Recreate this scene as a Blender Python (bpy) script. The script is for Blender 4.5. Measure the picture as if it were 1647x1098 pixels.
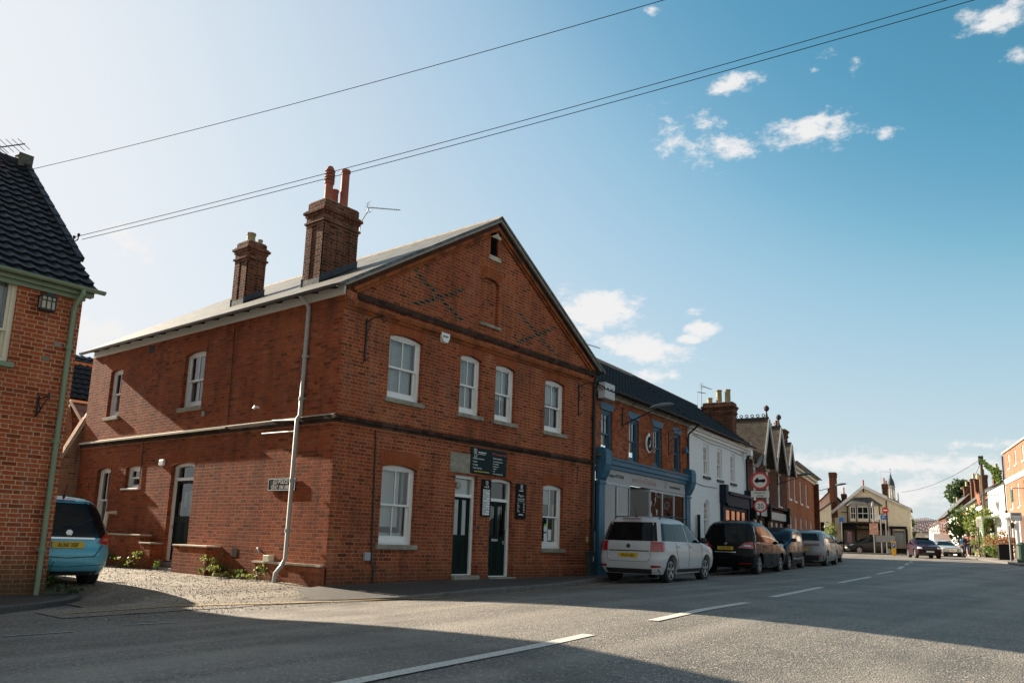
import bpy, bmesh, math, random
from mathutils import Vector, Matrix, noise
from mathutils.geometry import tessellate_polygon
S = bpy.context.scene
C = S.collection
for o in list(bpy.data.objects): bpy.data.objects.remove(o)
rad = math.radians
random.seed(7)

# ---------------------------------------------------------------- camera
CP = Vector((-10.006, -12.605, 0.908))
yaw, pitch, roll = rad(50.9396), rad(10.2485), rad(-1.8879)
fw = Vector((math.sin(yaw)*math.cos(pitch), math.cos(yaw)*math.cos(pitch), math.sin(pitch)))
r0 = Vector((math.cos(yaw), -math.sin(yaw), 0)); d0 = fw.cross(r0)
cr, sr = math.cos(roll), math.sin(roll)
ri = r0*cr + d0*sr; dn = -r0*sr + d0*cr
cam_d = bpy.data.cameras.new('camera'); cam = bpy.data.objects.new('camera', cam_d); C.objects.link(cam)
m = Matrix.Identity(4)
for i in range(3): m[i][0], m[i][1], m[i][2], m[i][3] = ri[i], -dn[i], -fw[i], CP[i]
cam.matrix_world = m
cam_d.sensor_width = 36; cam_d.lens = 1284.96/1647*36; cam_d.shift_y = 91/1647
cam_d.clip_start = .1; cam_d.clip_end = 3000
S.camera = cam
def pxdir(x, y):
    return (ri*((x-823.5)/1284.96) + dn*((y-640)/1284.96) + fw).normalized()

# ---------------------------------------------------------------- light
SUN_L = Vector((.06, -.99, 0)).normalized()          # horizontal way the light travels
ELEV = rad(24)
ld = Vector((SUN_L.x*math.cos(ELEV), SUN_L.y*math.cos(ELEV), -math.sin(ELEV)))
sd = bpy.data.lights.new('sun', 'SUN'); sd.energy = 5.0; sd.angle = rad(.55); sd.color = (1, .86, .68)
so = bpy.data.objects.new('sun', sd); C.objects.link(so)
so.rotation_euler = (-ld).to_track_quat('Z', 'Y').to_euler()
S.view_settings.view_transform = 'Standard'; S.view_settings.look = 'None'
S.view_settings.exposure = 1.6; S.view_settings.gamma = 1

W = bpy.data.worlds.new('World'); S.world = W; W.use_nodes = True
nt = W.node_tree; nt.nodes.clear()
def NN(t, typ, **k):
    n = t.nodes.new(typ)
    for a, v in k.items(): setattr(n, a, v)
    return n
def mth(t, op, a, b=None, c=None, clamp=False):
    n = t.nodes.new('ShaderNodeMath'); n.operation = op; n.use_clamp = clamp
    for i, v in enumerate((a, b, c)):
        if v is None: continue
        if isinstance(v, (int, float)): n.inputs[i].default_value = v
        else: t.links.new(v, n.inputs[i])
    return n.outputs[0]
def mixc(t, f, a, b, typ='MIX'):
    n = t.nodes.new('ShaderNodeMix'); n.data_type = 'RGBA'; n.blend_type = typ
    for s, v in ((n.inputs[0], f), (n.inputs[6], a), (n.inputs[7], b)):
        if isinstance(v, (int, float)): s.default_value = v
        elif isinstance(v, (tuple, list)): s.default_value = (*v, 1) if len(v) == 3 else v
        else: t.links.new(v, s)
    return n.outputs[2]
def maprange(t, v, a, b, c=0, d=1, smooth=False):
    n = t.nodes.new('ShaderNodeMapRange'); n.clamp = True
    if smooth: n.interpolation_type = 'SMOOTHSTEP'
    t.links.new(v, n.inputs[0])
    for i, q in enumerate((a, b, c, d)): n.inputs[i+1].default_value = q
    return n.outputs[0]
sky = NN(nt, 'ShaderNodeTexSky', sky_type='NISHITA'); sky.sun_disc = False
sky.sun_elevation = ELEV; sky.sun_rotation = math.atan2(-SUN_L.x, -SUN_L.y)
sky.air_density = 1.0; sky.dust_density = 1.6; sky.ozone_density = 1.0; sky.altitude = 50
tc = NN(nt, 'ShaderNodeTexCoord')
D = tc.outputs['Generated']
nz1 = NN(nt, 'ShaderNodeTexNoise'); nz1.inputs['Scale'].default_value = 34; nz1.inputs['Detail'].default_value = 10; nz1.inputs['Roughness'].default_value = .66
nz2 = NN(nt, 'ShaderNodeTexNoise'); nz2.inputs['Scale'].default_value = 9; nz2.inputs['Detail'].default_value = 6
mp = NN(nt, 'ShaderNodeMapping'); mp.inputs['Scale'].default_value = (1, 1, 2.0)
nt.links.new(D, mp.inputs[0]); nt.links.new(mp.outputs[0], nz1.inputs[0]); nt.links.new(mp.outputs[0], nz2.inputs[0])
# clouds: (x, y, rx, ry, tilt, strength) measured in the photograph, kept as directions on the sky
CL_ = [(1175,132,56,18,-8,.85),(1130,190,38,18,10,.7),(1160,235,58,27,-6,.95),(1285,210,66,24,0,1.0),(1345,200,30,32,0,.55),(1432,211,20,11,0,.9),(1330,92,26,13,10,.7),
  (1600,30,42,22,0,.75),(1640,92,18,13,0,.65),(1078,215,26,34,0,.6),(1378,100,10,12,0,.5),(1310,110,10,10,0,.4),
  (955,498,92,38,-2,1.7),(1035,560,80,27,6,1.7),(1130,528,32,16,0,1.5),(1108,545,30,9,0,1.2),(1122,500,20,8,0,.7),(1050,605,46,14,0,1.0),(905,525,50,24,0,1.4),
  (205,392,55,22,14,.8),(150,535,110,30,-4,1.2),(60,520,120,40,0,1),
  (1500,750,230,22,4,.95),(1320,745,180,14,0,.6),(1560,790,160,30,0,1.0),(1400,800,260,24,0,.8),(1240,815,200,16,0,.5),(1045,15,12,8,0,.5),(1570,715,60,8,0,.5)]
acc = None
up = Vector((0, 0, 1))
for (x, y, rx, ry, tl, st) in CL_:
    c = pxdir(x, y); u = c.cross(up).normalized(); v = u.cross(c)
    ca, sa = math.cos(rad(tl)), math.sin(rad(tl))
    u2 = (u*ca - v*sa)*(1284.96/rx); v2 = (u*sa + v*ca)*(1284.96/ry)
    def dot(vec):
        n = NN(nt, 'ShaderNodeVectorMath', operation='DOT_PRODUCT'); nt.links.new(D, n.inputs[0]); n.inputs[1].default_value = vec; return n.outputs['Value']
    a = dot(u2); b = dot(v2)
    q = mth(nt, 'ADD', mth(nt, 'MULTIPLY', a, a), mth(nt, 'MULTIPLY', b, b))
    k = mth(nt, 'MULTIPLY', mth(nt, 'SUBTRACT', 1.0, mth(nt, 'SQRT', q)), st)
    acc = k if acc is None else mth(nt, 'SMOOTH_MAX', acc, k, .15)
n1 = mth(nt, 'MULTIPLY', mth(nt, 'SUBTRACT', nz1.outputs[0], .5), 3.4)
n2 = mth(nt, 'MULTIPLY', mth(nt, 'SUBTRACT', nz2.outputs[0], .5), 1.6)
acc = mth(nt, 'MAXIMUM', acc, -1.2)
dens = maprange(nt, mth(nt, 'ADD', acc, mth(nt, 'ADD', n1, n2)), -.02, .98, 0, 1, True)
SKYK = .05
EXPK = 2**S.view_settings.exposure
sc_ = NN(nt, 'ShaderNodeVectorMath', operation='SCALE'); nt.links.new(sky.outputs[0], sc_.inputs[0]); sc_.inputs[3].default_value = SKYK*3.03/4
cv = NN(nt, 'ShaderNodeRGBCurve'); nt.links.new(sc_.outputs[0], cv.inputs['Color'])
for ci, pts in enumerate((((.165,.088),(.215,.17),(.27,.325),(.34,.45),(.42,.545),(.60,.655),(1,.78),(2,.86),(4,.92)), ((.25,.295),(.31,.395),(.40,.57),(.5,.66),(.65,.745),(1,.83),(2,.89),(4,.95)), ((.4,.46),(.5,.61),(.62,.76),(.8,.83),(1,.88),(2,.93),(4,.98)))):
    c = cv.mapping.curves[ci]; c.points[1].location = (1, pts[-1][1])
    for a, b in pts[:-1]: c.points.new(a/4, b)
cv.mapping.update()
sz = NN(nt, 'ShaderNodeSeparateXYZ'); nt.links.new(D, sz.inputs[0])
skyh = mixc(nt, maprange(nt, sz.outputs[2], .15, .015, 0, .96, True), cv.outputs[0], (.66, .74, .79))
skyc = mixc(nt, mth(nt, 'MULTIPLY', dens, .95), skyh, (.90, .89, .885))
# unseen broken cloud added behind the viewpoint to brighten and neutralise the shade
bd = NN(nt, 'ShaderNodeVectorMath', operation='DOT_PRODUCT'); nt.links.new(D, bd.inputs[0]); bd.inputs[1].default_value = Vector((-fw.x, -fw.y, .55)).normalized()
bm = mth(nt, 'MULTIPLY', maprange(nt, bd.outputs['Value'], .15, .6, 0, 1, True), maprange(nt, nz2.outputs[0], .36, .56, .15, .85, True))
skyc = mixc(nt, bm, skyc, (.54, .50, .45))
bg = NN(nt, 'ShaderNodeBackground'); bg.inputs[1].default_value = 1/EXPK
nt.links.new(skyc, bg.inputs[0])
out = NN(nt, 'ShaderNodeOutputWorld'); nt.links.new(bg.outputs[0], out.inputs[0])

# ---------------------------------------------------------------- object helpers
def frame(x, y, z=0, a=0): return Matrix.Translation((x, y, z)) @ Matrix.Rotation(rad(a), 4, 'Z')
def tag(o, label=None, cat=None, group=None, kind=None):
    for k, v in (('label', label), ('category', cat), ('group', group), ('kind', kind)):
        if v: o[k] = v
    return o
def thing(name, label, cat, fr=None, group=None, kind=None):
    o = bpy.data.objects.new(name, None); C.objects.link(o); o.empty_display_size = .3
    o.matrix_world = fr if fr is not None else Matrix.Identity(4)
    o['_w'] = 1
    WM[o.name] = o.matrix_world.copy()
    return tag(o, label, cat, group, kind)
WM = {}
class MB:
    """mesh builder: adds faces in a local frame; self.T transforms while adding; material slots by index"""
    def __init__(s): s.v = []; s.f = []; s.m = []; s.T = Matrix.Identity(4); s.mi = 0; s.uv = None
    def add(s, vs, fs):
        n = len(s.v); T = s.T
        s.v += [T @ Vector(p) for p in vs]
        for f in fs: s.f.append([i+n for i in f]); s.m.append(s.mi)
        return s
    def box(s, x0, x1, y0, y1, z0, z1):
        return s.add([(x0,y0,z0),(x1,y0,z0),(x1,y1,z0),(x0,y1,z0),(x0,y0,z1),(x1,y0,z1),(x1,y1,z1),(x0,y1,z1)],
            [(0,3,2,1),(4,5,6,7),(0,1,5,4),(1,2,6,5),(2,3,7,6),(3,0,4,7)])
    def quad(s, a, b, c, d): return s.add([a,b,c,d], [(0,1,2,3)])
    def bar(s, a, b, w, h=None):
        a, b = Vector(a), Vector(b); h = h or w; d = (b-a)
        if d.length < 1e-6: return s
        d.normalize(); u = d.cross(Vector((0,0,1)))
        u = u.normalized() if u.length > .01 else Vector((1,0,0)); v = d.cross(u)
        P = [(a + u*(i*w/2) + v*(j*h/2)) for i, j in ((-1,-1),(1,-1),(1,1),(-1,1))]
        Q = [p + (b-a) for p in P]
        return s.add(P+Q, [(0,1,2,3),(7,6,5,4),(0,4,5,1),(1,5,6,2),(2,6,7,3),(3,7,4,0)])
    def tube(s, pts, r, n=8, cap=True):
        pts = [Vector(p) for p in pts]; R = r if isinstance(r, (list, tuple)) else [r]*len(pts)
        vs, fs = [], []; pu = None
        for i, p in enumerate(pts):
            t = (pts[min(i+1, len(pts)-1)] - pts[max(i-1, 0)])
            t = t.normalized() if t.length > 1e-9 else Vector((0,0,1))
            if pu is None:
                u = t.cross(Vector((0,0,1)));  u = u if u.length > .05 else t.cross(Vector((1,0,0)))
            else: u = pu - t*pu.dot(t)
            u.normalize(); pu = u; v = t.cross(u)
            for k in range(n):
                a = 2*math.pi*k/n; vs.append(p + (u*math.cos(a) + v*math.sin(a))*R[i])
        for i in range(len(pts)-1):
            for k in range(n):
                a, b = i*n+k, i*n+(k+1) % n; fs.append((a, b, b+n, a+n))
        if cap: fs.append(tuple(range(n))[::-1]); fs.append(tuple(range(len(vs)-n, len(vs))))
        return s.add(vs, fs)
    def lathe(s, prof, n=16, c=(0,0,0)):
        vs = [(c[0]+r*math.cos(2*math.pi*k/n), c[1]+r*math.sin(2*math.pi*k/n), c[2]+z) for r, z in prof for k in range(n)]
        fs = [(i*n+k, i*n+(k+1)%n, (i+1)*n+(k+1)%n, (i+1)*n+k) for i in range(len(prof)-1) for k in range(n)]
        fs += [tuple(range(n))[::-1], tuple(range(len(vs)-n, len(vs)))]
        return s.add(vs, fs)
    def poly(s, outer, holes=(), y0=0, y1=.1, front=True, back=True, sides=True, hsides=True):
        """2D polygon (x,z) with holes, extruded from y0 (front) to y1"""
        loops = [list(outer)] + [list(h) for h in holes]
        flat = [p for l in loops for p in l]
        tri = tessellate_polygon([[Vector((p[0], p[1], 0)) for p in l] for l in loops])
        n = len(flat); vs = [(p[0], y0, p[1]) for p in flat] + [(p[0], y1, p[1]) for p in flat]; fs = []
        if front: fs += [tuple(t) for t in tri]
        if back: fs += [tuple(i+n for i in t[::-1]) for t in tri]
        k = 0
        for li, l in enumerate(loops):
            if (sides if li == 0 else hsides):
                for i in range(len(l)):
                    a, b = k+i, k+(i+1) % len(l); fs.append((a, b, b+n, a+n))
            k += len(l)
        return s.add(vs, fs)
def build(name, mb, mats, parent=None, fr=None, smooth=False, label=None, uvfr=True, bevel=0, autosm=None):
    if not isinstance(mats, (list, tuple)): mats = [mats]
    me = bpy.data.meshes.new(name); me.from_pydata([tuple(v) for v in mb.v], [], mb.f); me.update()
    for m_ in mats: me.materials.append(m_)
    if len(mats) > 1:
        for p, i in zip(me.polygons, mb.m): p.material_index = i
    uvl = me.uv_layers.new(name='UVMap').data
    V = me.vertices
    for p in me.polygons:
        n = p.normal; ax, ay, az = abs(n.x), abs(n.y), abs(n.z)
        for li in p.loop_indices:
            co = V[me.loops[li].vertex_index].co
            if az > .75 and az > ax and az > ay: uvl[li].uv = (co.x, co.y)
            elif ax > ay: uvl[li].uv = (co.y, co.z)
            else: uvl[li].uv = (co.x, co.z)
    if smooth: 
        me.polygons.foreach_set('use_smooth', [True]*len(me.polygons))
        me.set_sharp_from_angle(angle=rad(autosm or 35))
    o = bpy.data.objects.new(name, me); C.objects.link(o)
    M = fr if fr is not None else (WM[parent.name].copy() if parent is not None and parent.name in WM else Matrix.Identity(4))
    WM[o.name] = M.copy()
    if parent is not None:
        o.parent = parent; o.matrix_parent_inverse = Matrix.Identity(4)
        o.matrix_local = WM[parent.name].inverted() @ M
    else: o.matrix_world = M
    if bevel:
        b = o.modifiers.new('bevel', 'BEVEL'); b.width = bevel; b.segments = 2; b.limit_method = 'ANGLE'
    if label: o['label'] = label
    return o
def copytree(o, M, parent=None, label=None):
    c = o.copy(); C.objects.link(c)
    if parent is None: c.matrix_world = M; WM[c.name] = M.copy()
    else: c.parent = parent
    if label: c['label'] = label
    for ch in list(o.children): copytree(ch, None, c)
    return c
_fc = {}
def textmesh(body, size, align='LEFT', sx=1.0, ext=.002):
    cu = bpy.data.curves.new('t', 'FONT'); cu.body = body; cu.size = size; cu.align_x = align; cu.extrude = ext; cu.resolution_u = 2; cu.space_line = 1.0
    ob = bpy.data.objects.new('t', cu); C.objects.link(ob)
    me = bpy.data.meshes.new_from_object(ob.evaluated_get(bpy.context.evaluated_depsgraph_get()))
    bpy.data.objects.remove(ob); bpy.data.curves.remove(cu)
    vs = [(v.co.x*sx, v.co.z*-1, v.co.y) for v in me.vertices]; fs = [tuple(p.vertices) for p in me.polygons]
    bpy.data.meshes.remove(me)
    return vs, fs
def text(name, body, size, x, z, y, mat, parent, fr, align='LEFT', sx=1.0):
    mb = MB(); vs, fs = textmesh(body, size, align, sx)
    mb.add([(a+x, b+y, c+z) for a, b, c in vs], fs)
    return build(name, mb, mat, parent, fr)
# ---------------------------------------------------------------- materials
def pmat(name, col, rough=.6, metal=0, spec=None, coat=0, noise_amt=0, nscale=8, bump=0, bscale=40, emis=None, trans=0, col2=None, ior=None, coords='Object'):
    m_ = bpy.data.materials.new(name); m_.use_nodes = True; t = m_.node_tree; b = t.nodes['Principled BSDF']
    b.inputs['Base Color'].default_value = (*col, 1); b.inputs['Roughness'].default_value = rough; b.inputs['Metallic'].default_value = metal
    if spec is not None: b.inputs['Specular IOR Level'].default_value = spec
    if coat: b.inputs['Coat Weight'].default_value = coat; b.inputs['Coat Roughness'].default_value = .04
    if trans: b.inputs['Transmission Weight'].default_value = trans
    if ior: b.inputs['IOR'].default_value = ior
    if emis: b.inputs['Emission Color'].default_value = (*emis[0], 1); b.inputs['Emission Strength'].default_value = emis[1]
    if noise_amt or bump:
        co = t.nodes.new('ShaderNodeTexCoord')
    if noise_amt:
        n = t.nodes.new('ShaderNodeTexNoise'); n.inputs['Scale'].default_value = nscale; n.inputs['Detail'].default_value = 7; n.inputs['Roughness'].default_value = .65
        t.links.new(co.outputs[coords], n.inputs[0])
        f = maprange(t, n.outputs[0], .32, .68)
        c2 = col2 or tuple(c*(1-noise_amt) for c in col); c1 = col if col2 else tuple(min(1, c*(1+noise_amt*.6)) for c in col)
        t.links.new(mixc(t, f, c2, c1), b.inputs['Base Color'])
        t.links.new(maprange(t, n.outputs[0], .3, .7, max(.02, rough-.1), min(1, rough+.1)), b.inputs['Roughness'])
    if bump:
        n = t.nodes.new('ShaderNodeTexNoise'); n.inputs['Scale'].default_value = bscale; n.inputs['Detail'].default_value = 5
        t.links.new(co.outputs[coords], n.inputs[0])
        bp = t.nodes.new('ShaderNodeBump'); bp.inputs['Distance'].default_value = bump; t.links.new(n.outputs[0], bp.inputs['Height']); t.links.new(bp.outputs[0], b.inputs['Normal'])
    return m_
def brickmat(name, cols, mortar, bw=.23, bh=.075, mj=.011, flemish=True, dark=.12, stain=.35, bump=.006, rough=.88, scale_v=1.0, soldier=False, weath=None, painted=None, mot=.25, warp=0.0):
    """Flemish or stretcher bond worked out from UVs in metres"""
    m_ = bpy.data.materials.new(name); m_.use_nodes = True; t = m_.node_tree; b = t.nodes['Principled BSDF']
    uv = t.nodes.new('ShaderNodeUVMap'); uv.uv_map = 'UVMap'
    sp = t.nodes.new('ShaderNodeSeparateXYZ')
    wv = t.nodes.new('ShaderNodeTexNoise'); wv.inputs['Scale'].default_value = 2.2; wv.inputs['Detail'].default_value = 3
    t.links.new(uv.outputs[0], wv.inputs[0])
    wsub = t.nodes.new('ShaderNodeVectorMath'); wsub.operation = 'SUBTRACT'; t.links.new(wv.outputs['Color'], wsub.inputs[0]); wsub.inputs[1].default_value = (.5,.5,.5)
    wsc = t.nodes.new('ShaderNodeVectorMath'); wsc.operation = 'MULTIPLY_ADD'; t.links.new(wsub.outputs[0], wsc.inputs[0]); wsc.inputs[1].default_value = (.02+warp,.018+warp,0); t.links.new(uv.outputs[0], wsc.inputs[2])
    t.links.new(wsc.outputs[0], sp.inputs[0])
    U, V_ = (sp.outputs[1], sp.outputs[0]) if soldier else (sp.outputs[0], sp.outputs[1])
    vr = mth(t, 'DIVIDE', V_, bh); row = mth(t, 'FLOOR', vr); fv = mth(t, 'SUBTRACT', vr, row)
    odd = mth(t, 'FLOORED_MODULO', row, 2.0)
    P = bw*1.5 if flemish else bw
    off = mth(t, 'MULTIPLY', odd, P/2 if flemish else bw/2)
    rj = t.nodes.new('ShaderNodeTexWhiteNoise'); rj.noise_dimensions = '1D'; t.links.new(row, rj.inputs['W'])
    off = mth(t, 'ADD', off, mth(t, 'MULTIPLY', rj.outputs[0], .03))
    ur = mth(t, 'DIVIDE', mth(t, 'ADD', U, off), P); cell = mth(t, 'FLOOR', ur); fu = mth(t, 'MULTIPLY', mth(t, 'SUBTRACT', ur, cell), P)
    if flemish:
        hd = mth(t, 'LESS_THAN', fu, bw*.5)
        a1 = mth(t, 'MINIMUM', fu, mth(t, 'ABSOLUTE', mth(t, 'SUBTRACT', fu, bw*.5)))
        du = mth(t, 'MINIMUM', a1, mth(t, 'SUBTRACT', P, fu))
    else:
        hd = mth(t, 'MULTIPLY', fu, 0.0); du = mth(t, 'MINIMUM', fu, mth(t, 'SUBTRACT', P, fu))
    dv = mth(t, 'MULTIPLY', mth(t, 'MINIMUM', fv, mth(t, 'SUBTRACT', 1.0, fv)), bh)
    dd = mth(t, 'MINIMUM', du, dv)
    en = t.nodes.new('ShaderNodeTexNoise'); en.inputs['Scale'].default_value = 45; en.inputs['Detail'].default_value = 4; t.links.new(uv.outputs[0], en.inputs[0])
    dd2 = mth(t, 'ADD', dd, mth(t, 'MULTIPLY', mth(t, 'SUBTRACT', en.outputs[0], .5), .010))
    isb = maprange(t, dd2, mj*.35, mj*.75)
    cid = t.nodes.new('ShaderNodeCombineXYZ'); t.links.new(cell, cid.inputs[0]); t.links.new(row, cid.inputs[1]); t.links.new(hd, cid.inputs[2])
    wn = t.nodes.new('ShaderNodeTexWhiteNoise'); wn.noise_dimensions = '3D'; t.links.new(cid.outputs[0], wn.inputs[0])
    cr_ = t.nodes.new('ShaderNodeValToRGB'); e = cr_.color_ramp.elements
    cr_.color_ramp.interpolation = 'LINEAR'
    e[0].position = 0; e[0].color = (*cols[0], 1); e[1].position = 1; e[1].color = (*cols[-1], 1)
    for i, c in enumerate(cols[1:-1]): q = cr_.color_ramp.elements.new((i+1)/(len(cols)-1)); q.color = (*c, 1)
    t.links.new(wn.outputs['Value'], cr_.inputs[0])
    sc = t.nodes.new('ShaderNodeSeparateColor'); t.links.new(wn.outputs['Color'], sc.inputs[0])
    dk = maprange(t, sc.outputs[1], 1-dark, 1-dark+.04, 0, .6)
    colr = mixc(t, dk, cr_.outputs[0], tuple(c*.25 for c in cols[0]))
    n2 = t.nodes.new('ShaderNodeTexNoise'); n2.inputs['Scale'].default_value = 30; n2.inputs['Detail'].default_value = 6; t.links.new(uv.outputs[0], n2.inputs[0])
    colr = mixc(t, maprange(t, n2.outputs[0], .35, .75, 0, mot), colr, tuple(c*.45 for c in cols[0]))
    if painted: 
        colr = mixc(t, .97, colr, painted); mort = mixc(t, .9, mortar, painted)
    else: mort = mortar
    full = mixc(t, isb, mort, colr)
    nL = t.nodes.new('ShaderNodeTexNoise'); nL.inputs['Scale'].default_value = .45; nL.inputs['Detail'].default_value = 4; t.links.new(uv.outputs[0], nL.inputs[0])
    if not painted: full = mixc(t, maprange(t, nL.outputs[0], .38, .62, 0, .32), full, tuple(c*.62 for c in cols[0]))
    # weather stains: large soft patches and streaks running down
    n3 = t.nodes.new('ShaderNodeTexNoise'); n3.inputs['Scale'].default_value = .9; n3.inputs['Detail'].default_value = 8; n3.inputs['Roughness'].default_value = .68
    ms = t.nodes.new('ShaderNodeMapping'); ms.inputs['Scale'].default_value = (1.6, .7, 1); t.links.new(uv.outputs[0], ms.inputs[0]); t.links.new(ms.outputs[0], n3.inputs[0])
    st_ = maprange(t, n3.outputs[0], .5, .72, 0, stain)
    full = mixc(t, st_, full, (.05,.035,.025) if not painted else (.3,.3,.27))
    if weath:   # (height, colour, amount) soot and damp near the foot
        zz = sp.outputs[1]
        f = mth(t, 'MULTIPLY', maprange(t, mth(t, 'ADD', zz, mth(t, 'MULTIPLY', n3.outputs[0], .8)), weath[0]+.75, weath[0]), weath[2])
        full = mixc(t, f, full, weath[1])
    n4 = t.nodes.new('ShaderNodeTexNoise'); n4.inputs['Scale'].default_value = 1.0; n4.inputs['Detail'].default_value = 7; n4.inputs['Roughness'].default_value = .6
    m4 = t.nodes.new('ShaderNodeMapping'); m4.inputs['Scale'].default_value = (2.6, .38, 1); m4.inputs['Location'].default_value = (7.3, 1.1, 0); t.links.new(uv.outputs[0], m4.inputs[0]); t.links.new(m4.outputs[0], n4.inputs[0])
    if not painted:
        full = mixc(t, maprange(t, n4.outputs[0], .52, .68, 0, .42), full, (.045,.03,.022))
        full = mixc(t, maprange(t, n4.outputs[0], .44, .30, 0, .16), full, (.42,.30,.22))
    t.links.new(full, b.inputs['Base Color']); b.inputs['Roughness'].default_value = rough; b.inputs['Specular IOR Level'].default_value = .12
    hh = mth(t, 'ADD', mth(t, 'MULTIPLY', isb, 1.0), mth(t, 'ADD', mth(t, 'MULTIPLY', n2.outputs[0], .45), mth(t, 'MULTIPLY', wn.outputs['Value'], .5)))
    bp = t.nodes.new('ShaderNodeBump'); bp.inputs['Distance'].default_value = bump; t.links.new(hh, bp.inputs['Height']); t.links.new(bp.outputs[0], b.inputs['Normal'])
    return m_
def glassmat(name, tint=(.9,.95,.95), refl=1.0):
    m_ = bpy.data.materials.new(name); m_.use_nodes = True; t = m_.node_tree; t.nodes.clear()
    o = t.nodes.new('ShaderNodeOutputMaterial'); mx = t.nodes.new('ShaderNodeMixShader'); tr = t.nodes.new('ShaderNodeBsdfTransparent'); gl = t.nodes.new('ShaderNodeBsdfGlossy')
    tr.inputs[0].default_value = (*tint, 1); gl.inputs['Roughness'].default_value = .015
    fr_ = t.nodes.new('ShaderNodeFresnel'); fr_.inputs[0].default_value = 1.55
    n = t.nodes.new('ShaderNodeTexNoise'); n.inputs['Scale'].default_value = 1.7; co = t.nodes.new('ShaderNodeTexCoord'); t.links.new(co.outputs['Object'], n.inputs[0])
    bp = t.nodes.new('ShaderNodeBump'); bp.inputs['Distance'].default_value = .006; t.links.new(n.outputs[0], bp.inputs['Height']); t.links.new(bp.outputs[0], gl.inputs['Normal'])
    f = mth(t, 'MULTIPLY', fr_.outputs[0], 1.7*refl, clamp=True)
    t.links.new(f, mx.inputs[0]); t.links.new(tr.outputs[0], mx.inputs[1]); t.links.new(gl.outputs[0], mx.inputs[2]); t.links.new(mx.outputs[0], o.inputs[0])
    return m_
RED = [(.32,.066,.024),(.38,.088,.032),(.26,.056,.022),(.41,.112,.042),(.18,.048,.024)]
MORT = (.46,.29,.175)
b_front = brickmat('brick_front', RED, MORT, mj=.011, dark=.13, stain=.5, weath=(.15,(.045,.032,.022),.85))
b_side = brickmat('brick_side', RED, (.36,.20,.115), mj=.010, dark=.12, stain=.45, bump=.014, weath=(.1,(.10,.075,.05),.55), warp=.01)
b_arch = brickmat('brick_arch', [(.33,.075,.026),(.28,.06,.022),(.36,.09,.032)], (.36,.19,.10), bw=.30, bh=.062, mj=.007, flemish=False, soldier=True, dark=.03, stain=.1)
b_orange = brickmat('brick_orange', [(.33,.09,.026),(.38,.11,.034),(.24,.06,.02)], (.12,.07,.04), bw=.23, bh=.08, flemish=False, dark=.2, stain=.8)
b_band = brickmat('brick_band', [(.05,.032,.024),(.075,.042,.03),(.11,.05,.032)], (.03,.024,.02), bw=.23, bh=.07, flemish=False, dark=.3, stain=.5)
b_blue = brickmat('brick_blue_headers', [(.07,.07,.06),(.09,.085,.07),(.05,.052,.05)], (.2,.16,.12), bw=.115, bh=.075, flemish=False, dark=.1)
b_chim = brickmat('brick_chimney', [(.17,.05,.028),(.24,.075,.036),(.08,.035,.025),(.27,.10,.05),(.05,.028,.022)], (.22,.17,.12), mj=.014, dark=.3, stain=.55, mot=.5)
b_left = brickmat('brick_left_house', [(.42,.085,.028),(.48,.11,.036),(.35,.065,.024),(.5,.13,.045),(.26,.055,.024)], (.62,.46,.30), mj=.013, dark=.1, stain=.2, weath=(.35,(.06,.055,.03),.8))
b_shop = brickmat('brick_shop', [(.40,.095,.032),(.47,.13,.045),(.32,.065,.025),(.18,.05,.025)], (.25,.18,.12), dark=.16, stain=.4)
b_white = brickmat('brick_white', [(.7,.7,.7),(.74,.74,.74)], (.5,.5,.5), painted=(.87,.88,.88), dark=0, stain=.06, mot=.05, bump=.008)
b_far = brickmat('brick_far', [(.46,.12,.04),(.52,.15,.055),(.38,.09,.03)], (.4,.3,.2), dark=.06, stain=.15)
b_farbright = brickmat('brick_far_bright', [(.30,.115,.065),(.34,.14,.08),(.25,.09,.05)], (.5,.4,.3), dark=.04, stain=.1)
b_rear = brickmat('brick_rear', [(.45,.22,.13),(.5,.27,.17),(.38,.17,.1),(.3,.2,.15)], (.5,.42,.32), dark=.1, stain=.5, bump=.014, flemish=False, warp=.02)
b_dark = brickmat('brick_gabled', [(.16,.055,.035),(.22,.08,.045),(.12,.045,.03)], (.12,.09,.07), dark=.2, stain=.4)
w_white = pmat('white_paint', (.80,.80,.78), .38, noise_amt=.06, nscale=6)
w_cream = pmat('cream_paint', (.72,.66,.50), .45, noise_amt=.06)
w_green = pmat('sage_paint', (.20,.27,.17), .42, noise_amt=.12, nscale=5)
w_blue = pmat('blue_paint', (.045,.135,.215), .5, spec=.3, noise_amt=.12, nscale=4)
w_blued = pmat('deep_blue_paint', (.03,.10,.17), .45, noise_amt=.1)
w_navy = pmat('navy_paint', (.010,.018,.035), .6, spec=.2)
w_black = pmat('black_paint', (.008,.008,.009), .6, spec=.2)
d_green = pmat('dark_green_paint', (.004,.013,.011), .6, spec=.15)
stone = pmat('stone', (.30,.27,.21), .85, noise_amt=.45, nscale=7, bump=.006, bscale=60)
stone_l = pmat('pale_stone', (.52,.47,.37), .85, noise_amt=.3, nscale=9, bump=.006, bscale=60)
concrete = pmat('concrete', (.27,.235,.19), .9, noise_amt=.15, nscale=5, bump=.002)
iron = pmat('iron', (.012,.012,.013), .5)
pipe_gr = pmat('grey_pipe', (.20,.20,.20), .45, noise_amt=.12)
lead = pmat('lead', (.07,.085,.10), .7, spec=.2, noise_amt=.25, nscale=5)
terra = pmat('terracotta', (.30,.085,.05), .75, noise_amt=.3, nscale=4)
terra_b = pmat('buff_clay', (.32,.27,.14), .8, noise_amt=.35, nscale=6)
alu = pmat('aluminium', (.45,.45,.45), .35, metal=.9)
glass = glassmat('window_glass')
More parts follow.
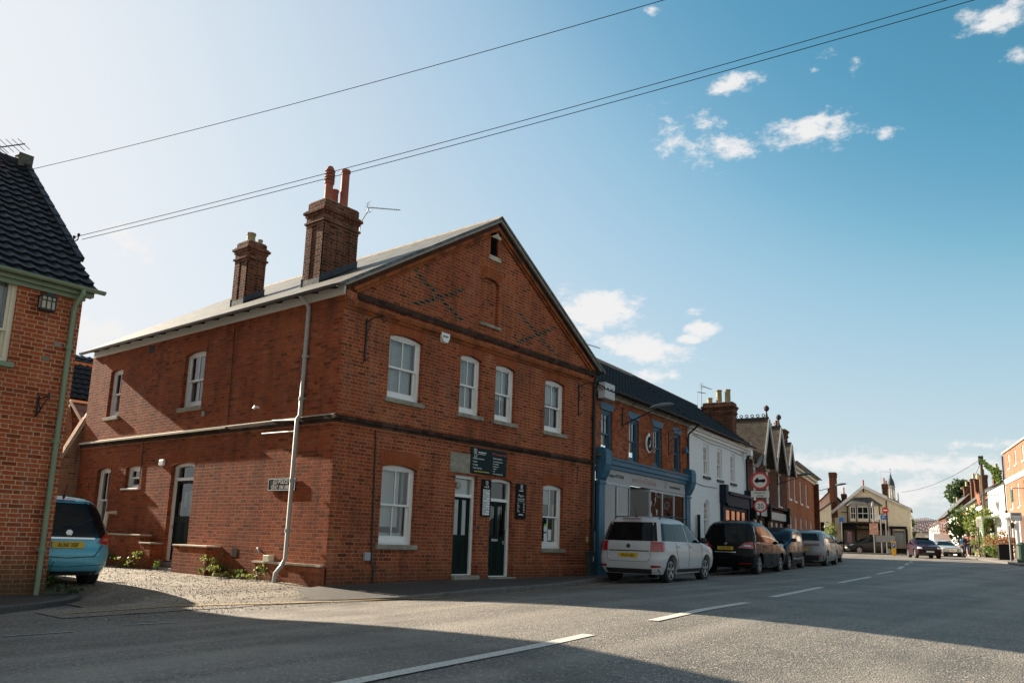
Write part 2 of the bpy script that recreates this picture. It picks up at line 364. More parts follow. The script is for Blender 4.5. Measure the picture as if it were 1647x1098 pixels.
glass_d = glassmat('shop_glass', (.85,.88,.86), 1.0)
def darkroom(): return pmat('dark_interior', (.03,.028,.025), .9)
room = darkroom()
curt = pmat('net_curtain', (.55,.56,.56), .9, noise_amt=.15, nscale=14)
blind = pmat('blind', (.62,.64,.62), .8)
curt_g = pmat('green_curtain', (.015,.10,.06), .9)
paper_w = pmat('paper', (.75,.76,.78), .7)
def slate(name, col, w=.3, h=.22, rough=.42, bump=.012, var=.45, mj=.006, spec=.5):
    m_ = bpy.data.materials.new(name); m_.use_nodes = True; t = m_.node_tree; b = t.nodes['Principled BSDF']
    uv = t.nodes.new('ShaderNodeUVMap'); uv.uv_map = 'UVMap'; br = t.nodes.new('ShaderNodeTexBrick')
    t.links.new(uv.outputs[0], br.inputs[0]); br.inputs['Scale'].default_value = 1; br.inputs['Brick Width'].default_value = w; br.inputs['Row Height'].default_value = h
    br.inputs['Mortar Size'].default_value = mj; br.inputs['Mortar Smooth'].default_value = .3; br.inputs['Bias'].default_value = 0
    br.inputs['Color1'].default_value = (*[c*(1+var) for c in col], 1); br.inputs['Color2'].default_value = (*[c*(1-var) for c in col], 1); br.inputs['Mortar'].default_value = (*[c*.2 for c in col], 1)
    n = t.nodes.new('ShaderNodeTexNoise'); n.inputs['Scale'].default_value = 2.3; n.inputs['Detail'].default_value = 9; n.inputs['Roughness'].default_value = .7; t.links.new(uv.outputs[0], n.inputs[0])
    c = mixc(t, maprange(t, n.outputs[0], .4, .75, 0, .55), br.outputs[0], (.2,.19,.14))
    t.links.new(c, b.inputs['Base Color']); b.inputs['Roughness'].default_value = rough; b.inputs['Specular IOR Level'].default_value = spec
    sp = t.nodes.new('ShaderNodeSeparateXYZ'); t.links.new(uv.outputs[0], sp.inputs[0])
    q = mth(t, 'DIVIDE', sp.outputs[1], h); fr_ = mth(t, 'SUBTRACT', 1.0, mth(t, 'FRACT', q))
    hh = mth(t, 'ADD', mth(t, 'ADD', fr_, mth(t, 'MULTIPLY', br.outputs['Fac'], -.5)), mth(t, 'MULTIPLY', n.outputs[0], .5))
    bp = t.nodes.new('ShaderNodeBump'); bp.inputs['Distance'].default_value = bump; t.links.new(hh, bp.inputs['Height']); t.links.new(bp.outputs[0], b.inputs['Normal'])
    return m_
s_main = slate('slate_roof', (.095,.094,.09), rough=.55, spec=.35, bump=.03, mj=.009)
s_dark = slate('dark_slate', (.05,.055,.06), rough=.6)
s_plain = slate('plain_tiles', (.06,.040,.029), w=.17, h=.11, rough=.8)
s_redtile = slate('red_tiles', (.22,.09,.05), w=.17, h=.11, rough=.8)
tile_blk = pmat('black_pantile', (.014,.016,.020), .55, spec=.3, noise_amt=.35, nscale=3, bump=.004, bscale=30)
# foliage
def leafmat(name, c1, c2, tr=.3):
    m_ = bpy.data.materials.new(name); m_.use_nodes = True; t = m_.node_tree; b = t.nodes['Principled BSDF']
    gi = t.nodes.new('ShaderNodeNewGeometry'); 
    t.links.new(mixc(t, gi.outputs['Random Per Island'], c1, c2), b.inputs['Base Color']); b.inputs['Roughness'].default_value = .55
    tl = t.nodes.new('ShaderNodeBsdfTranslucent'); tl.inputs[0].default_value = (*[min(1, c*1.6) for c in c2], 1); mx = t.nodes.new('ShaderNodeMixShader'); mx.inputs[0].default_value = tr
    t.links.new(b.outputs[0], mx.inputs[1]); t.links.new(tl.outputs[0], mx.inputs[2]); t.links.new(mx.outputs[0], t.nodes['Material Output'].inputs[0])
    return m_
lf_mid = leafmat('leaves_mid', (.03,.06,.012), (.10,.16,.03))
lf_dark = leafmat('leaves_dark', (.022,.05,.022), (.07,.12,.045), .2)
lf_yel = leafmat('leaves_yellow_green', (.07,.11,.02), (.19,.22,.05))
lf_red = leafmat('leaves_russet', (.16,.05,.03), (.25,.12,.05))
bark = pmat('bark', (.10,.075,.05), .9, noise_amt=.3)
def leaves(mb, c, r, n, s, rnd, flat=1.0, up_=.0):
    """leaf-sized quads scattered in an ellipsoid, in clumps"""
    c = Vector(c); rx, ry, rz = r
    clumps = [Vector((rnd.gauss(0,.5), rnd.gauss(0,.5), rnd.gauss(0,.5))) for _ in range(max(5, n//45))]
    for q in clumps:
        if q.length > 1: q.normalize()
    for i in range(n):
        q = rnd.choice(clumps) + Vector((rnd.gauss(0,.16), rnd.gauss(0,.16), rnd.gauss(0,.16)))
        if q.length > 1.15: q *= 1.05/q.length
        p = c + Vector((q.x*rx, q.y*ry, q.z*rz*flat))
        u = Vector((rnd.uniform(-1,1), rnd.uniform(-1,1), rnd.uniform(-1,1))).normalized(); w = u.cross(Vector((rnd.uniform(-1,1), rnd.uniform(-1,1), rnd.uniform(-1,1)))).normalized()
        a = s*rnd.uniform(.6,1.3); bq = a*.55
        mb.add([p-u*a, p-w*bq, p+u*a, p+w*bq], [(0,1,2,3)])
# ---------------------------------------------------------------- ground
def interp(x, xs, ys):
    if x <= xs[0]: return ys[0]
    for i in range(1, len(xs)):
        if x <= xs[i]: return ys[i-1] + (ys[i]-ys[i-1])*(x-xs[i-1])/(xs[i]-xs[i-1])
    return ys[-1]
XS=[-40,-10,-3.5,-.5,1,3.4,9.3,16,21,26.5,33.5,41,48,58,70,90,400]; ZS=[-.35,-.2,-.09,0,.045,.07,.13,.22,.31,.42,.52,.60,.68,.85,.98,1.05,1.05]
CLX=[-40,-.7,9.3,16.2,24,32,40,200]; CLY=[-11.95,-7.48,-6.35,-5.57,-4.55,-3.1,-1.0,42]
def gz(x, y):
    yc = interp(x, CLX, CLY); d = min(abs(y - yc), 5); k = 1 - min(max((x-30)/15, 0), 1)
    q = -.065*min(max(yc-.1-y, 0), 4)*min(max((.5-x)/3.3, 0), 1.2)*min(max((y+14)/2, 0), 1)
    return interp(x, XS, ZS) - .006*d*d*k + q
def sst(a, b, x): t = min(max((x-a)/(b-a), 0), 1); return t*t*(3-2*t)   # also falls when b < a
def asphalt(name, c1, c2, grain=90):
    m_ = bpy.data.materials.new(name); m_.use_nodes = True; t = m_.node_tree; b = t.nodes['Principled BSDF']
    co = t.nodes.new('ShaderNodeTexCoord'); P = co.outputs['Object']
    def nz(s, d=4, r=.6):
        n = t.nodes.new('ShaderNodeTexNoise'); n.inputs['Scale'].default_value = s; n.inputs['Detail'].default_value = d; n.inputs['Roughness'].default_value = r; t.links.new(P, n.inputs[0]); return n.outputs[0]
    g = nz(grain, 3, .8); a = nz(1.1, 7, .65); w = t.nodes.new('ShaderNodeTexVoronoi'); w.inputs['Scale'].default_value = 52; t.links.new(P, w.inputs[0])
    c = mixc(t, maprange(t, g, .35, .65), c1, c2)
    c = mixc(t, maprange(t, a, .42, .68, 0, .38), c, tuple(q*.62 for q in c1))
    sc = t.nodes.new('ShaderNodeSeparateColor'); t.links.new(w.outputs['Color'], sc.inputs[0])
    c = mixc(t, maprange(t, sc.outputs[0], .8, .95, 0, .55), c, tuple(min(1, q*2.0) for q in c2))
    c = mixc(t, maprange(t, sc.outputs[1], .82, .95, 0, .6), c, tuple(q*.35 for q in c1))
    vc = t.nodes.new('ShaderNodeTexVoronoi'); vc.feature = 'DISTANCE_TO_EDGE'; vc.inputs['Scale'].default_value = .33; wn_ = t.nodes.new('ShaderNodeTexNoise'); wn_.inputs['Scale'].default_value = 2.5; wn_.inputs['Detail'].default_value = 5; t.links.new(P, wn_.inputs[0])
    va = t.nodes.new('ShaderNodeVectorMath'); va.operation = 'MULTIPLY_ADD'; t.links.new(wn_.outputs['Color'], va.inputs[0]); va.inputs[1].default_value = (.9,.9,0); t.links.new(P, va.inputs[2]); t.links.new(va.outputs[0], vc.inputs[0])
    c = mixc(t, mth(t, 'MULTIPLY', maprange(t, vc.outputs['Distance'], .006, .0, 0, .55), maprange(t, a, .45, .6)), c, tuple(q*.4 for q in c1))
    # tyre-polished bands along the street and patch repairs
    mp_ = t.nodes.new('ShaderNodeMapping'); mp_.inputs['Rotation'].default_value = (0, 0, rad(-6.5)); mp_.inputs['Scale'].default_value = (.05, 1.2, 1); t.links.new(P, mp_.inputs[0])
    n = t.nodes.new('ShaderNodeTexNoise'); n.inputs['Scale'].default_value = 1.2; n.inputs['Detail'].default_value = 3; t.links.new(mp_.outputs[0], n.inputs[0])
    c = mixc(t, maprange(t, n.outputs[0], .45, .7, 0, .5), c, tuple(q*1.3 for q in c2))
    n5 = t.nodes.new('ShaderNodeTexNoise'); n5.inputs['Scale'].default_value = .28; n5.inputs['Detail'].default_value = 6; n5.inputs['Roughness'].default_value = .6; t.links.new(P, n5.inputs[0])
    c = mixc(t, maprange(t, n5.outputs[0], .5, .58, 0, .3), c, tuple(q*.7 for q in c1))
    t.links.new(c, b.inputs['Base Color']); b.inputs['Roughness'].default_value = .62; b.inputs['Specular IOR Level'].default_value = .5
    bp = t.nodes.new('ShaderNodeBump'); bp.inputs['Distance'].default_value = .012; t.links.new(mth(t, 'ADD', g, mth(t, 'MULTIPLY', w.outputs['Distance'], .8)), bp.inputs['Height']); t.links.new(bp.outputs[0], b.inputs['Normal'])
    return m_
asp = asphalt('asphalt', (.075,.068,.058), (.27,.243,.208), 48)
pav = asphalt('pavement_asphalt', (.05,.046,.042), (.085,.08,.073), 60)
grv = asphalt('gravel_ground', (.085,.07,.052), (.33,.285,.225), 34)
kst = pmat('kerb_stone', (.13,.12,.11), .85, noise_amt=.35, nscale=5, bump=.004)
def sheet(name, xs, ys, f, mat, kind='structure'):
    mb = MB(); nx, ny = len(xs), len(ys)
    mb.add([(x, y, f(x, y)) for y in ys for x in xs], [(j*nx+i, j*nx+i+1, (j+1)*nx+i+1, (j+1)*nx+i) for j in range(ny-1) for i in range(nx-1)])
    o = build(name, mb, mat, smooth=True, autosm=80); o['kind'] = kind; return o
def rng(a, b, s): n = int(round((b-a)/s)); return [a + (b-a)*i/n for i in range(n+1)]
sheet('road', [-300,-150,-80]+rng(-40,110,.6)+[130,170,230,400,900], [-400,-200,-100,-60]+rng(-30,45,.6)+[60,90,150,300,700], gz, asp)
def yardz(x, y):
    t = sst(-1.55, 1.2, y); w = sst(-3.3,-3.75,x)*sst(2.7,1.7,y) if x > -9 else 0; b = -.02 + .030*min(x, 0) + .006*max(min(y,11),0)
    b = b*(1-w) - .245*w
    return (gz(x, y)+.004)*(1-t) + b*t + .012*noise.noise(Vector((x*1.3, y*1.3, 0)))*sst(-1.4,-.6,y)
mb = MB(); ny = rng(-1.5, 30, .3)
def yx(y): 
    l = -5.0 if y < 1.0 else (-4.3 if y < 1.9 else -4.35); return l
g_ = []
for j, y in enumerate(ny):
    for i in range(18):
        u = i/17; x = -4.4 + u*4.5
        if y < 0: x = -5.2 + u*(6.0) 
        g_.append((x, y if y > -1.4 else -1.15 - .85*u*u + .06*math.sin(x*5), yardz(x, y)+.004))
mb.add(g_, [(j*18+i, j*18+i+1, (j+1)*18+i+1, (j+1)*18+i) for j in range(len(ny)-1) for i in range(17)])
o = build('gravel_yard', mb, grv, smooth=True, autosm=80); o['kind'] = 'structure'
rs = random.Random(3); mb = MB()
for i in range(11000):
    x = rs.uniform(-4.3, 0) ; y = -1.9 + 10*rs.random()**1.3
    if y < 0: x = rs.uniform(-5, .6)
    s_ = rs.uniform(.004, .011) if rs.random() < .975 else rs.uniform(.011,.02); z = (yardz(x, y) if y > -1.4 else gz(x, y)) + .006
    if y < -1.2 and rs.random() < .6: continue
    a = [rs.uniform(.7,1.3)*s_ for _ in range(6)]
    mb.add([(x+a[0],y+rs.uniform(-.3,.3)*s_,z),(x,y+a[1],z),(x-a[2],y,z),(x+rs.uniform(-.3,.3)*s_,y-a[3],z),(x,y,z+a[4]*.8),(x,y,z-a[5]*.5)], [(0,1,4),(1,2,4),(2,3,4),(3,0,4),(1,0,5),(2,1,5),(3,2,5),(0,3,5)])
pebm = pmat('pebbles', (.22,.185,.14), .85, noise_amt=.4, nscale=12)
o = build('gravel', mb, pebm); tag(o, kind='stuff')
# building-side pavement with kerb
FX=[-2,0,9.35,16.6,23.95,31.9,43.6,60]; FY=[0,0,0,.66,1.5,2.62,5.1,9.7]
KX=[-1.5,-.4,.8,2.4,4,6,8,12,16.6,24,32,42,60]; KY=[-1.0,-2.0,-2.42,-2.44,-2.2,-1.65,-1.02,-.58,-.15,.68,1.8,3.9,8.4]
xs = rng(-1.45, 60, .45); top = []
def kh(x): return .02 + .085*sst(-1.2, 1.6, x)
def pvz(x, v):
    yk = interp(x, KX, KY); zk = gz(x, yk) + kh(x); zw = max(interp(x, [0,9.1,16.6,24,32,42,60],[0,.08,.22,.42,.55,.66,.95]), zk+.005); zw = zw if x > .5 else .0 + zk*(1-sst(-1.4,.5,x))
    return zk*(1-v) + zw*v
mb = MB(); n = 7
for x in xs:
    yk = interp(x, KX, KY); yf = interp(x, FX, FY) + .05 if x > 0 else .02 - 0*x
    for i in range(n): v = i/(n-1); top.append((x, yk+.12 + (yf-yk-.12)*v, pvz(x, v)))
mb.add(top, [(j*n+i, (j+1)*n+i, (j+1)*n+i+1, j*n+i+1) for j in range(len(xs)-1) for i in range(n-1)])
o = build('pavement', mb, pav, smooth=True, autosm=80); o['kind'] = 'structure'
def kerb(name, pts, hf, zf, w=.125, step=.92, inner=1):
    mb = MB(); P = [Vector((*p, 0)) for p in pts]; L = []
    for i in range(len(P)-1): L.append((P[i+1]-P[i]).length)
    tot = sum(L)
    def at(s):
        for i, l in enumerate(L):
            if s <= l or i == len(L)-1: return P[i] + (P[i+1]-P[i])*(s/l)
            s -= l
    s = 0
    while s < tot - .2:
        a, b = at(s+.006), at(min(s+step-.006, tot)); d = (b-a).normalized(); nrm = Vector((-d.y, d.x, 0))*inner*w
        ha, hb = hf(a.x), hf(b.x); za, zb = zf(a.x, a.y), zf(b.x, b.y); c = .018
        q = nrm*(c/w)
        mb.add([(a.x,a.y,za-.2),(b.x,b.y,zb-.2),(b.x,b.y,zb+hb-c),(a.x,a.y,za+ha-c),(a.x+q.x,a.y+q.y,za+ha),(b.x+q.x,b.y+q.y,zb+hb),(b.x+nrm.x,b.y+nrm.y,zb+hb),(a.x+nrm.x,a.y+nrm.y,za+ha),
            (a.x+nrm.x,a.y+nrm.y,za-.2),(b.x+nrm.x,b.y+nrm.y,zb-.2)], [(0,1,2,3),(3,2,5,4),(4,5,6,7),(7,6,9,8),(0,3,4,7,8),(1,9,6,5,2)])
        s += step
    o = build(name, mb, kst); o['kind'] = 'structure'; return o
kerb('kerb', list(zip(KX, KY)), lambda x: kh(x)+.003, gz)
# left house pavement
LK = [(-12,-1.3),(-8,-.6),(-5.6,-.15),(-4.98,.2),(-4.4,.66),(-3.98,1.15),(-3.76,1.6),(-3.66,2.1)]
mb = MB(); P = LK + [(-4.22,2.0),(-12,2.0)]
mb.T = Matrix(((1,0,0,0),(0,0,1,0),(0,-1,0,0),(0,0,0,1)))
mb.poly([(x, y) for x, y in P], y0=.185, y1=.33)
o = build('pavement', mb, pav); o['kind'] = 'structure'
kerb('kerb', LK, lambda x: .065, lambda x, y: -.248, inner=-1 if False else 1)
def strip(mb, pts, w, dz=.007, zf=gz, step=.4):
    Q = []
    for i in range(len(pts)-1):
        a, b = Vector(pts[i]), Vector(pts[i+1]); n = max(1, int((b-a).length/step))
        for k in range(n + (i == len(pts)-2)): Q.append(a + (b-a)*k/n)
    vs = []
    for i, q in enumerate(Q):
        d = (Q[min(i+1, len(Q)-1)] - Q[max(i-1, 0)]).normalized(); n = Vector((-d.y, d.x))*w/2
        for s_ in (-1, -.33, .33, 1):
            p = q + n*s_; vs.append((p.x, p.y, zf(p.x, p.y)+dz))
    mb.add(vs, [(i*4+k, (i+1)*4+k, (i+1)*4+k+1, i*4+k+1) for i in range(len(Q)-1) for k in range(3)])
def wornpaint(name, col, wear):
    m_ = pmat(name, col, .7); t = m_.node_tree; b = t.nodes['Principled BSDF']; co = t.nodes.new('ShaderNodeTexCoord')
    n = t.nodes.new('ShaderNodeTexNoise'); n.inputs['Scale'].default_value = 55; n.inputs['Detail'].default_value = 5; n.inputs['Roughness'].default_value = .75; t.links.new(co.outputs['Object'], n.inputs[0])
    t.links.new(mixc(t, maprange(t, n.outputs[0], wear-.05, wear+.04), (.12,.115,.10), col), b.inputs['Base Color'])
    bp = t.nodes.new('ShaderNodeBump'); bp.inputs['Distance'].default_value = .01; t.links.new(n.outputs[0], bp.inputs['Height']); t.links.new(bp.outputs[0], b.inputs['Normal'])
    return m_
pw = wornpaint('road_white', (.62,.60,.55), .42); pw2 = wornpaint('road_white_worn', (.5,.49,.46), .5); py = wornpaint('road_yellow', (.55,.36,.12), .45)
mb = MB()
for a, b in ((-12.5,-8.6),(-6.6,-2.37),(-.71,2.96),(4.74,9.27),(11.8,16.8),(18.9,22.4),(24.6,28.6),(31,34.5),(37,41)):
    strip(mb, [(x, interp(x, [-13,-6,-2.4,-.7,2.96,4.74,9.27,11.8,16.8,18.9,22.3,24.5,39.8,45], [-8.6,-7.9,-7.61,-7.47,-7.19,-6.94,-6.36,-5.99,-5.42,-5.06,-4.75,-4.41,-1.5,.1])) for x in rng(a, b, 1.0)], .16)
o = build('centre_line', mb, pw); o['kind'] = 'structure'
mb = MB()
for q in ([(-6.35,-2.55),(-5.66,-2.62)],[(-4.95,-2.33),(-4.3,-2.52)],[(-4.65,-2.1),(-4.4,-2.15)],[(5.6,-3.45),(6.5,-3.45)],[(6.9,-3.42),(7.3,-3.4)],[(8.0,-3.3),(8.5,-3.22)],[(9.3,-3.15),(9.7,-3.1)],[(10.6,-3.0),(11.2,-2.93)],[(51,2.5),(49,-3),(46,-7)],[(50,1.0),(44,3.2),(36,.5)]):
    strip(mb, q, .07)
o = build('road_markings', mb, pw2); o['kind'] = 'structure'
mb = MB()
YL = [(-5.0,-.72),(-3.85,-.62),(-3.2,-.85),(-2.4,-1.12),(-1.5,-1.5),(-.05,-2.1),(.7,-2.58),(2.6,-2.68),(5,-2.15),(8,-1.5),(12,-1.0)]
strip(mb, YL, .07, zf=lambda x, y: max(gz(x, y), yardz(x,y)+.004 if x < .8 else -9), dz=.012)
o = build('yellow_line', mb, py); o['kind'] = 'structure'
# far side pavement on the right
RK = [(34,-16),(37.2,-10.5),(41.3,-6.35),(45,-5.45),(52,-3.3),(58,-1.55),(68,.6),(80,3.9),(130,17.7)]
FR = [(x, -1.94+(x-70.27)*math.tan(rad(15.5))) for x in (130,100,80,68,58,52,45,40,34)]
mb = MB()
for i in range(len(RK)-1):
    (x0,y0),(x1,y1) = RK[i], RK[i+1]
    for k in range(6):
        xa, ya = x0+(x1-x0)*k/6, y0+(y1-y0)*k/6; xb, yb = x0+(x1-x0)*(k+1)/6, y0+(y1-y0)*(k+1)/6
        fa, fb = -1.94+(xa-70.27)*.2773, -1.94+(xb-70.27)*.2773
        fa, fb = min(fa, ya-.5)-4, min(fb, yb-.5)-4
        mb.add([(xa,ya-.12,gz(xa,ya)+.11),(xb,yb-.12,gz(xb,yb)+.11),(xb,fb,gz(xb,yb)+.16),(xa,fa,gz(xa,ya)+.16)], [(0,3,2,1)])
pavl = asphalt('pale_pavement', (.17,.15,.125), (.26,.235,.20), 60)
o = build('pavement', mb, pavl); o['kind'] = 'structure'
kerb('kerb', RK, lambda x: .115, gz, inner=-1, step=1.5)
# ---------------------------------------------------------------- building helpers
def archpts(x0, x1, z0, z1, rise, n=8):
    """opening outline, bottom-left first, with segmental head"""
    P = [(x0, z0), (x1, z0)]
    if rise <= 0: return P + [(x1, z1), (x0, z1)]
    w = (x1-x0)/2; R = (w*w + rise*rise)/(2*rise); cx, cz = (x0+x1)/2, z1-R; a = math.asin(w/R)
    return P + [(cx + R*math.sin(a-2*a*i/n), cz + R*math.cos(a-2*a*i/n)) for i in range(n+1)]
def brick_arch(parent, fr, x0, x1, ztop, rise, h=.3, proud=.004, mat=None, splay=.12, depth=.1):
    """segmental arch of voussoirs; u runs along the arc"""
    w = (x1-x0)/2; R = (w*w + rise*rise)/(2*rise); cx, cz = (x0+x1)/2, ztop-R; a = math.asin(w/R)
    n = 12; mb = MB(); a2 = math.asin(min(.99, (w+splay)/(R+h)))
    I = [(cx + R*math.sin(-a+2*a*i/n), cz + R*math.cos(-a+2*a*i/n)) for i in range(n+1)]
    O = [(cx + (R+h)*math.sin(-a2+2*a2*i/n), cz + (R+h)*math.cos(-a2+2*a2*i/n)) for i in range(n+1)]
    vs = [(p[0], -proud, p[1]) for p in I] + [(p[0], -proud, p[1]) for p in O] + [(p[0], depth, p[1]) for p in I] + [(p[0], .02, p[1]) for p in O]
    m_ = n+1
    fs = [(i, i+1, m_+i+1, m_+i) for i in range(n)] + [(i, 2*m_+i, 2*m_+i+1, i+1) for i in range(n)] + [(m_+i, m_+i+1, 3*m_+i+1, 3*m_+i) for i in range(n)] + [(0, m_, 3*m_, 2*m_), (n, 2*m_+n, 3*m_+n, m_+n)]
    mb.add(vs, fs)
    return build('brick_arch', mb, mat or b_arch, parent, fr)
def window(parent, fr, x0, x1, z0, z1, rise=.07, rec=.095, mat=None, sillmat=None, sill=True, arch=True, archh=.3, back=None, upper=2, lower=2, split=.5, fw_=.075, archmat=None, gl=None, sillw=.09, rows=1, lowrows=1, sillh=.1, bottom=.12, label=None, name='window'):
    """sliding sash window: frame, two sashes with bars, glass, curtain or blind, stone sill, brick arch. back: list of (kind, x0f, x1f, z0f, z1f)"""
    mat = mat or w_white
    mb = MB(); outer = archpts(x0, x1, z0, z1, rise); inner = archpts(x0+fw_, x1-fw_, z0+.06, z1-.075, rise*.6)
    mb.poly(outer, [inner], rec, rec+.13)
    f = build(name, mb, mat, parent, fr, label=label)
    ix0, ix1, iz0, iz1 = x0+fw_, x1-fw_, z0+.06, z1-.075
    zm = iz0 + (iz1-iz0)*split
    s = .045
    for nm, (a, b, c, d, y, cols, rws, bot) in (('sash', (ix0, ix1, zm-.02, iz1, rec+.03, upper, rows, .04)), ('sash', (ix0, ix1, iz0, zm+.02, rec+.075, lower, lowrows, bottom))):
        mb = MB(); mb.box(a, a+s, y, y+.04, c, d); mb.box(b-s, b, y, y+.04, c, d); mb.box(a+s, b-s, y, y+.04, c, c+bot); mb.box(a+s, b-s, y, y+.04, d-.045, d)
        for k in range(1, cols): xx = a+s + (b-a-2*s)*k/cols; mb.box(xx-.012, xx+.012, y+.004, y+.036, c+bot, d-.045)
        for k in range(1, rws): zz = c+bot + (d-.045-c-bot)*k/rws; mb.box(a+s, b-s, y+.006, y+.034, zz-.011, zz+.011)
        o = build(nm, mb, mat, f, fr)
        mb = MB(); mb.quad((a+s, y+.02, c+bot), (b-s, y+.02, c+bot), (b-s, y+.02, d-.045), (a+s, y+.02, d-.045)); build('pane', mb, gl or glass, f, fr)
    if back is None: back = [('curtain', 0, 1, 0, 1)]
    for kd, u0, u1, v0, v1 in back:
        mb = MB(); A, B = ix0+(ix1-ix0)*u0, ix0+(ix1-ix0)*u1; cz0, cz1 = iz0+(iz1-iz0)*v0, iz0+(iz1-iz0)*v1; y = rec+.20
        if kd in ('curtain', 'green'):
            n = 34; rr = random.Random(int(x0*97+z0*31)); vs = []; ph = rr.random()*6
            for i in range(n+1):
                u = i/n; yy = y + .03*math.sin(u*(B-A)*34+ph+2*math.sin(u*7+ph)) + .012*math.sin(u*(B-A)*71)
                vs += [(A+(B-A)*u, yy, cz0), (A+(B-A)*u, yy, cz1)]
            mb.add(vs, [(2*i, 2*i+2, 2*i+3, 2*i+1) for i in range(n)])
            build('curtain', mb, curt if kd == 'curtain' else curt_g, f, fr, smooth=True, autosm=80)
        elif kd == 'blind': mb.box(A, B, y-.01, y, cz0, cz1); build('blind', mb, blind, f, fr)
        elif kd == 'darkstrip': mb.box(A, B, y-.03, y-.025, cz0, cz1); build('blackout_edge', mb, w_black, f, fr)
        elif kd == 'reveal': mb.box(A, B, y-.06, y+.1, cz0, cz1); build('lining', mb, w_cream, f, fr)
        elif kd == 'paper': mb.box(A, B, rec+.125, rec+.127, cz0, cz1); build('notice', mb, paper_w, f, fr)
    if sill:
        mb = MB(); mb.box(x0-.08, x1+.08, -sillw*.7, rec+.1, z0-sillh, z0-.002); build('sill', mb, sillmat or stone, f, fr, bevel=.008)
    if arch: brick_arch(f, fr, x0, x1, z1, max(rise, .01), archh, mat=archmat)
    return f
def pantile(parent, fr, x0, x1, A, Bv, tw=.24, course=.3, mat=None, name='roof', rise=.035, lift=.035, rnd=None, under=True):
    """wavy interlocking tiles on the plane from eave A(y,z) to ridge B(y,z)"""
    mb = MB(); A = Vector((0, *A)); B = Vector((0, *Bv)); d = B-A; L = d.length; d.normalize(); n = Vector((0, -d.z, d.y)); 
    nc = max(1, round(L/course)); cs = L/nc; nt = max(1, round((x1-x0)/tw)); tw = (x1-x0)/nt; k = 6; rr = rnd or random.Random(11)
    for c in range(nc):
        vs = []; fs = []; 
        for j in range(nt*k+1):
            u = j/k; fu = u - math.floor(u); w = (math.cos(2*math.pi*fu) if fu < .5 else -math.cos(2*math.pi*(fu-.5)) *1.0); w = math.cos(2*math.pi*fu)*.6 + math.cos(4*math.pi*fu+.8)*.25
            x = x0 + tw*u; t = int(u); jit = (hash((c, t)) % 100)/100*.012; e0 = c*cs - .05 - jit; e1 = (c+1)*cs
            p0 = A + d*e0 + n*(lift*1.15 + w*rise + jit*.8); p1 = A + d*e1 + n*(.0 + w*rise); p2 = A + d*(e0+.004) + n*(lift*.15 + w*rise*.8)
            for p in (p0, p1, p2): vs.append((x, p.y, p.z))
        for j in range(nt*k): a = j*3; fs += [(a, a+3, a+4, a+1), (a+2, a+5, a+3, a)]
        mb.add(vs, fs)
    if under:
        a = A - n*.03; b = B - n*.03; mb.quad((x0, a.y, a.z), (x1, a.y, a.z), (x1, b.y, b.z), (x0, b.y, b.z))
    return build(name, mb, mat or tile_blk, parent, fr, smooth=True, autosm=40)
def roofslab(parent, fr, x0, x1, A, Bv, th=.07, mat=None, name='roof'):
    """flat slated slope; UV measured along the slope"""
    mb = MB(); a, b = Vector((0, *A)), Vector((0, *Bv)); d = (b-a); n = Vector((0, -d.z, d.y)).normalized()*th
    if n.z < 0: n = -n
    vs = [(x0,a.y,a.z),(x1,a.y,a.z),(x1,b.y,b.z),(x0,b.y,b.z)]; vs += [(p[0], p[1]-n.y, p[2]-n.z) for p in vs]
    mb.add(vs, [(0,1,2,3),(7,6,5,4),(0,4,5,1),(1,5,6,2),(2,6,7,3),(3,7,4,0)])
    o = build(name, mb, mat or s_dark, parent, fr)
    L = d.length; uv = o.data.uv_layers[0].data
    for p in o.data.polygons:
        if abs(p.normal.z) > .2:
            for li in p.loop_indices:
                co = o.data.vertices[o.data.loops[li].vertex_index].co; uv[li].uv = (co.x, (Vector((0, co.y, co.z))-a).dot(d)/L)
    return o
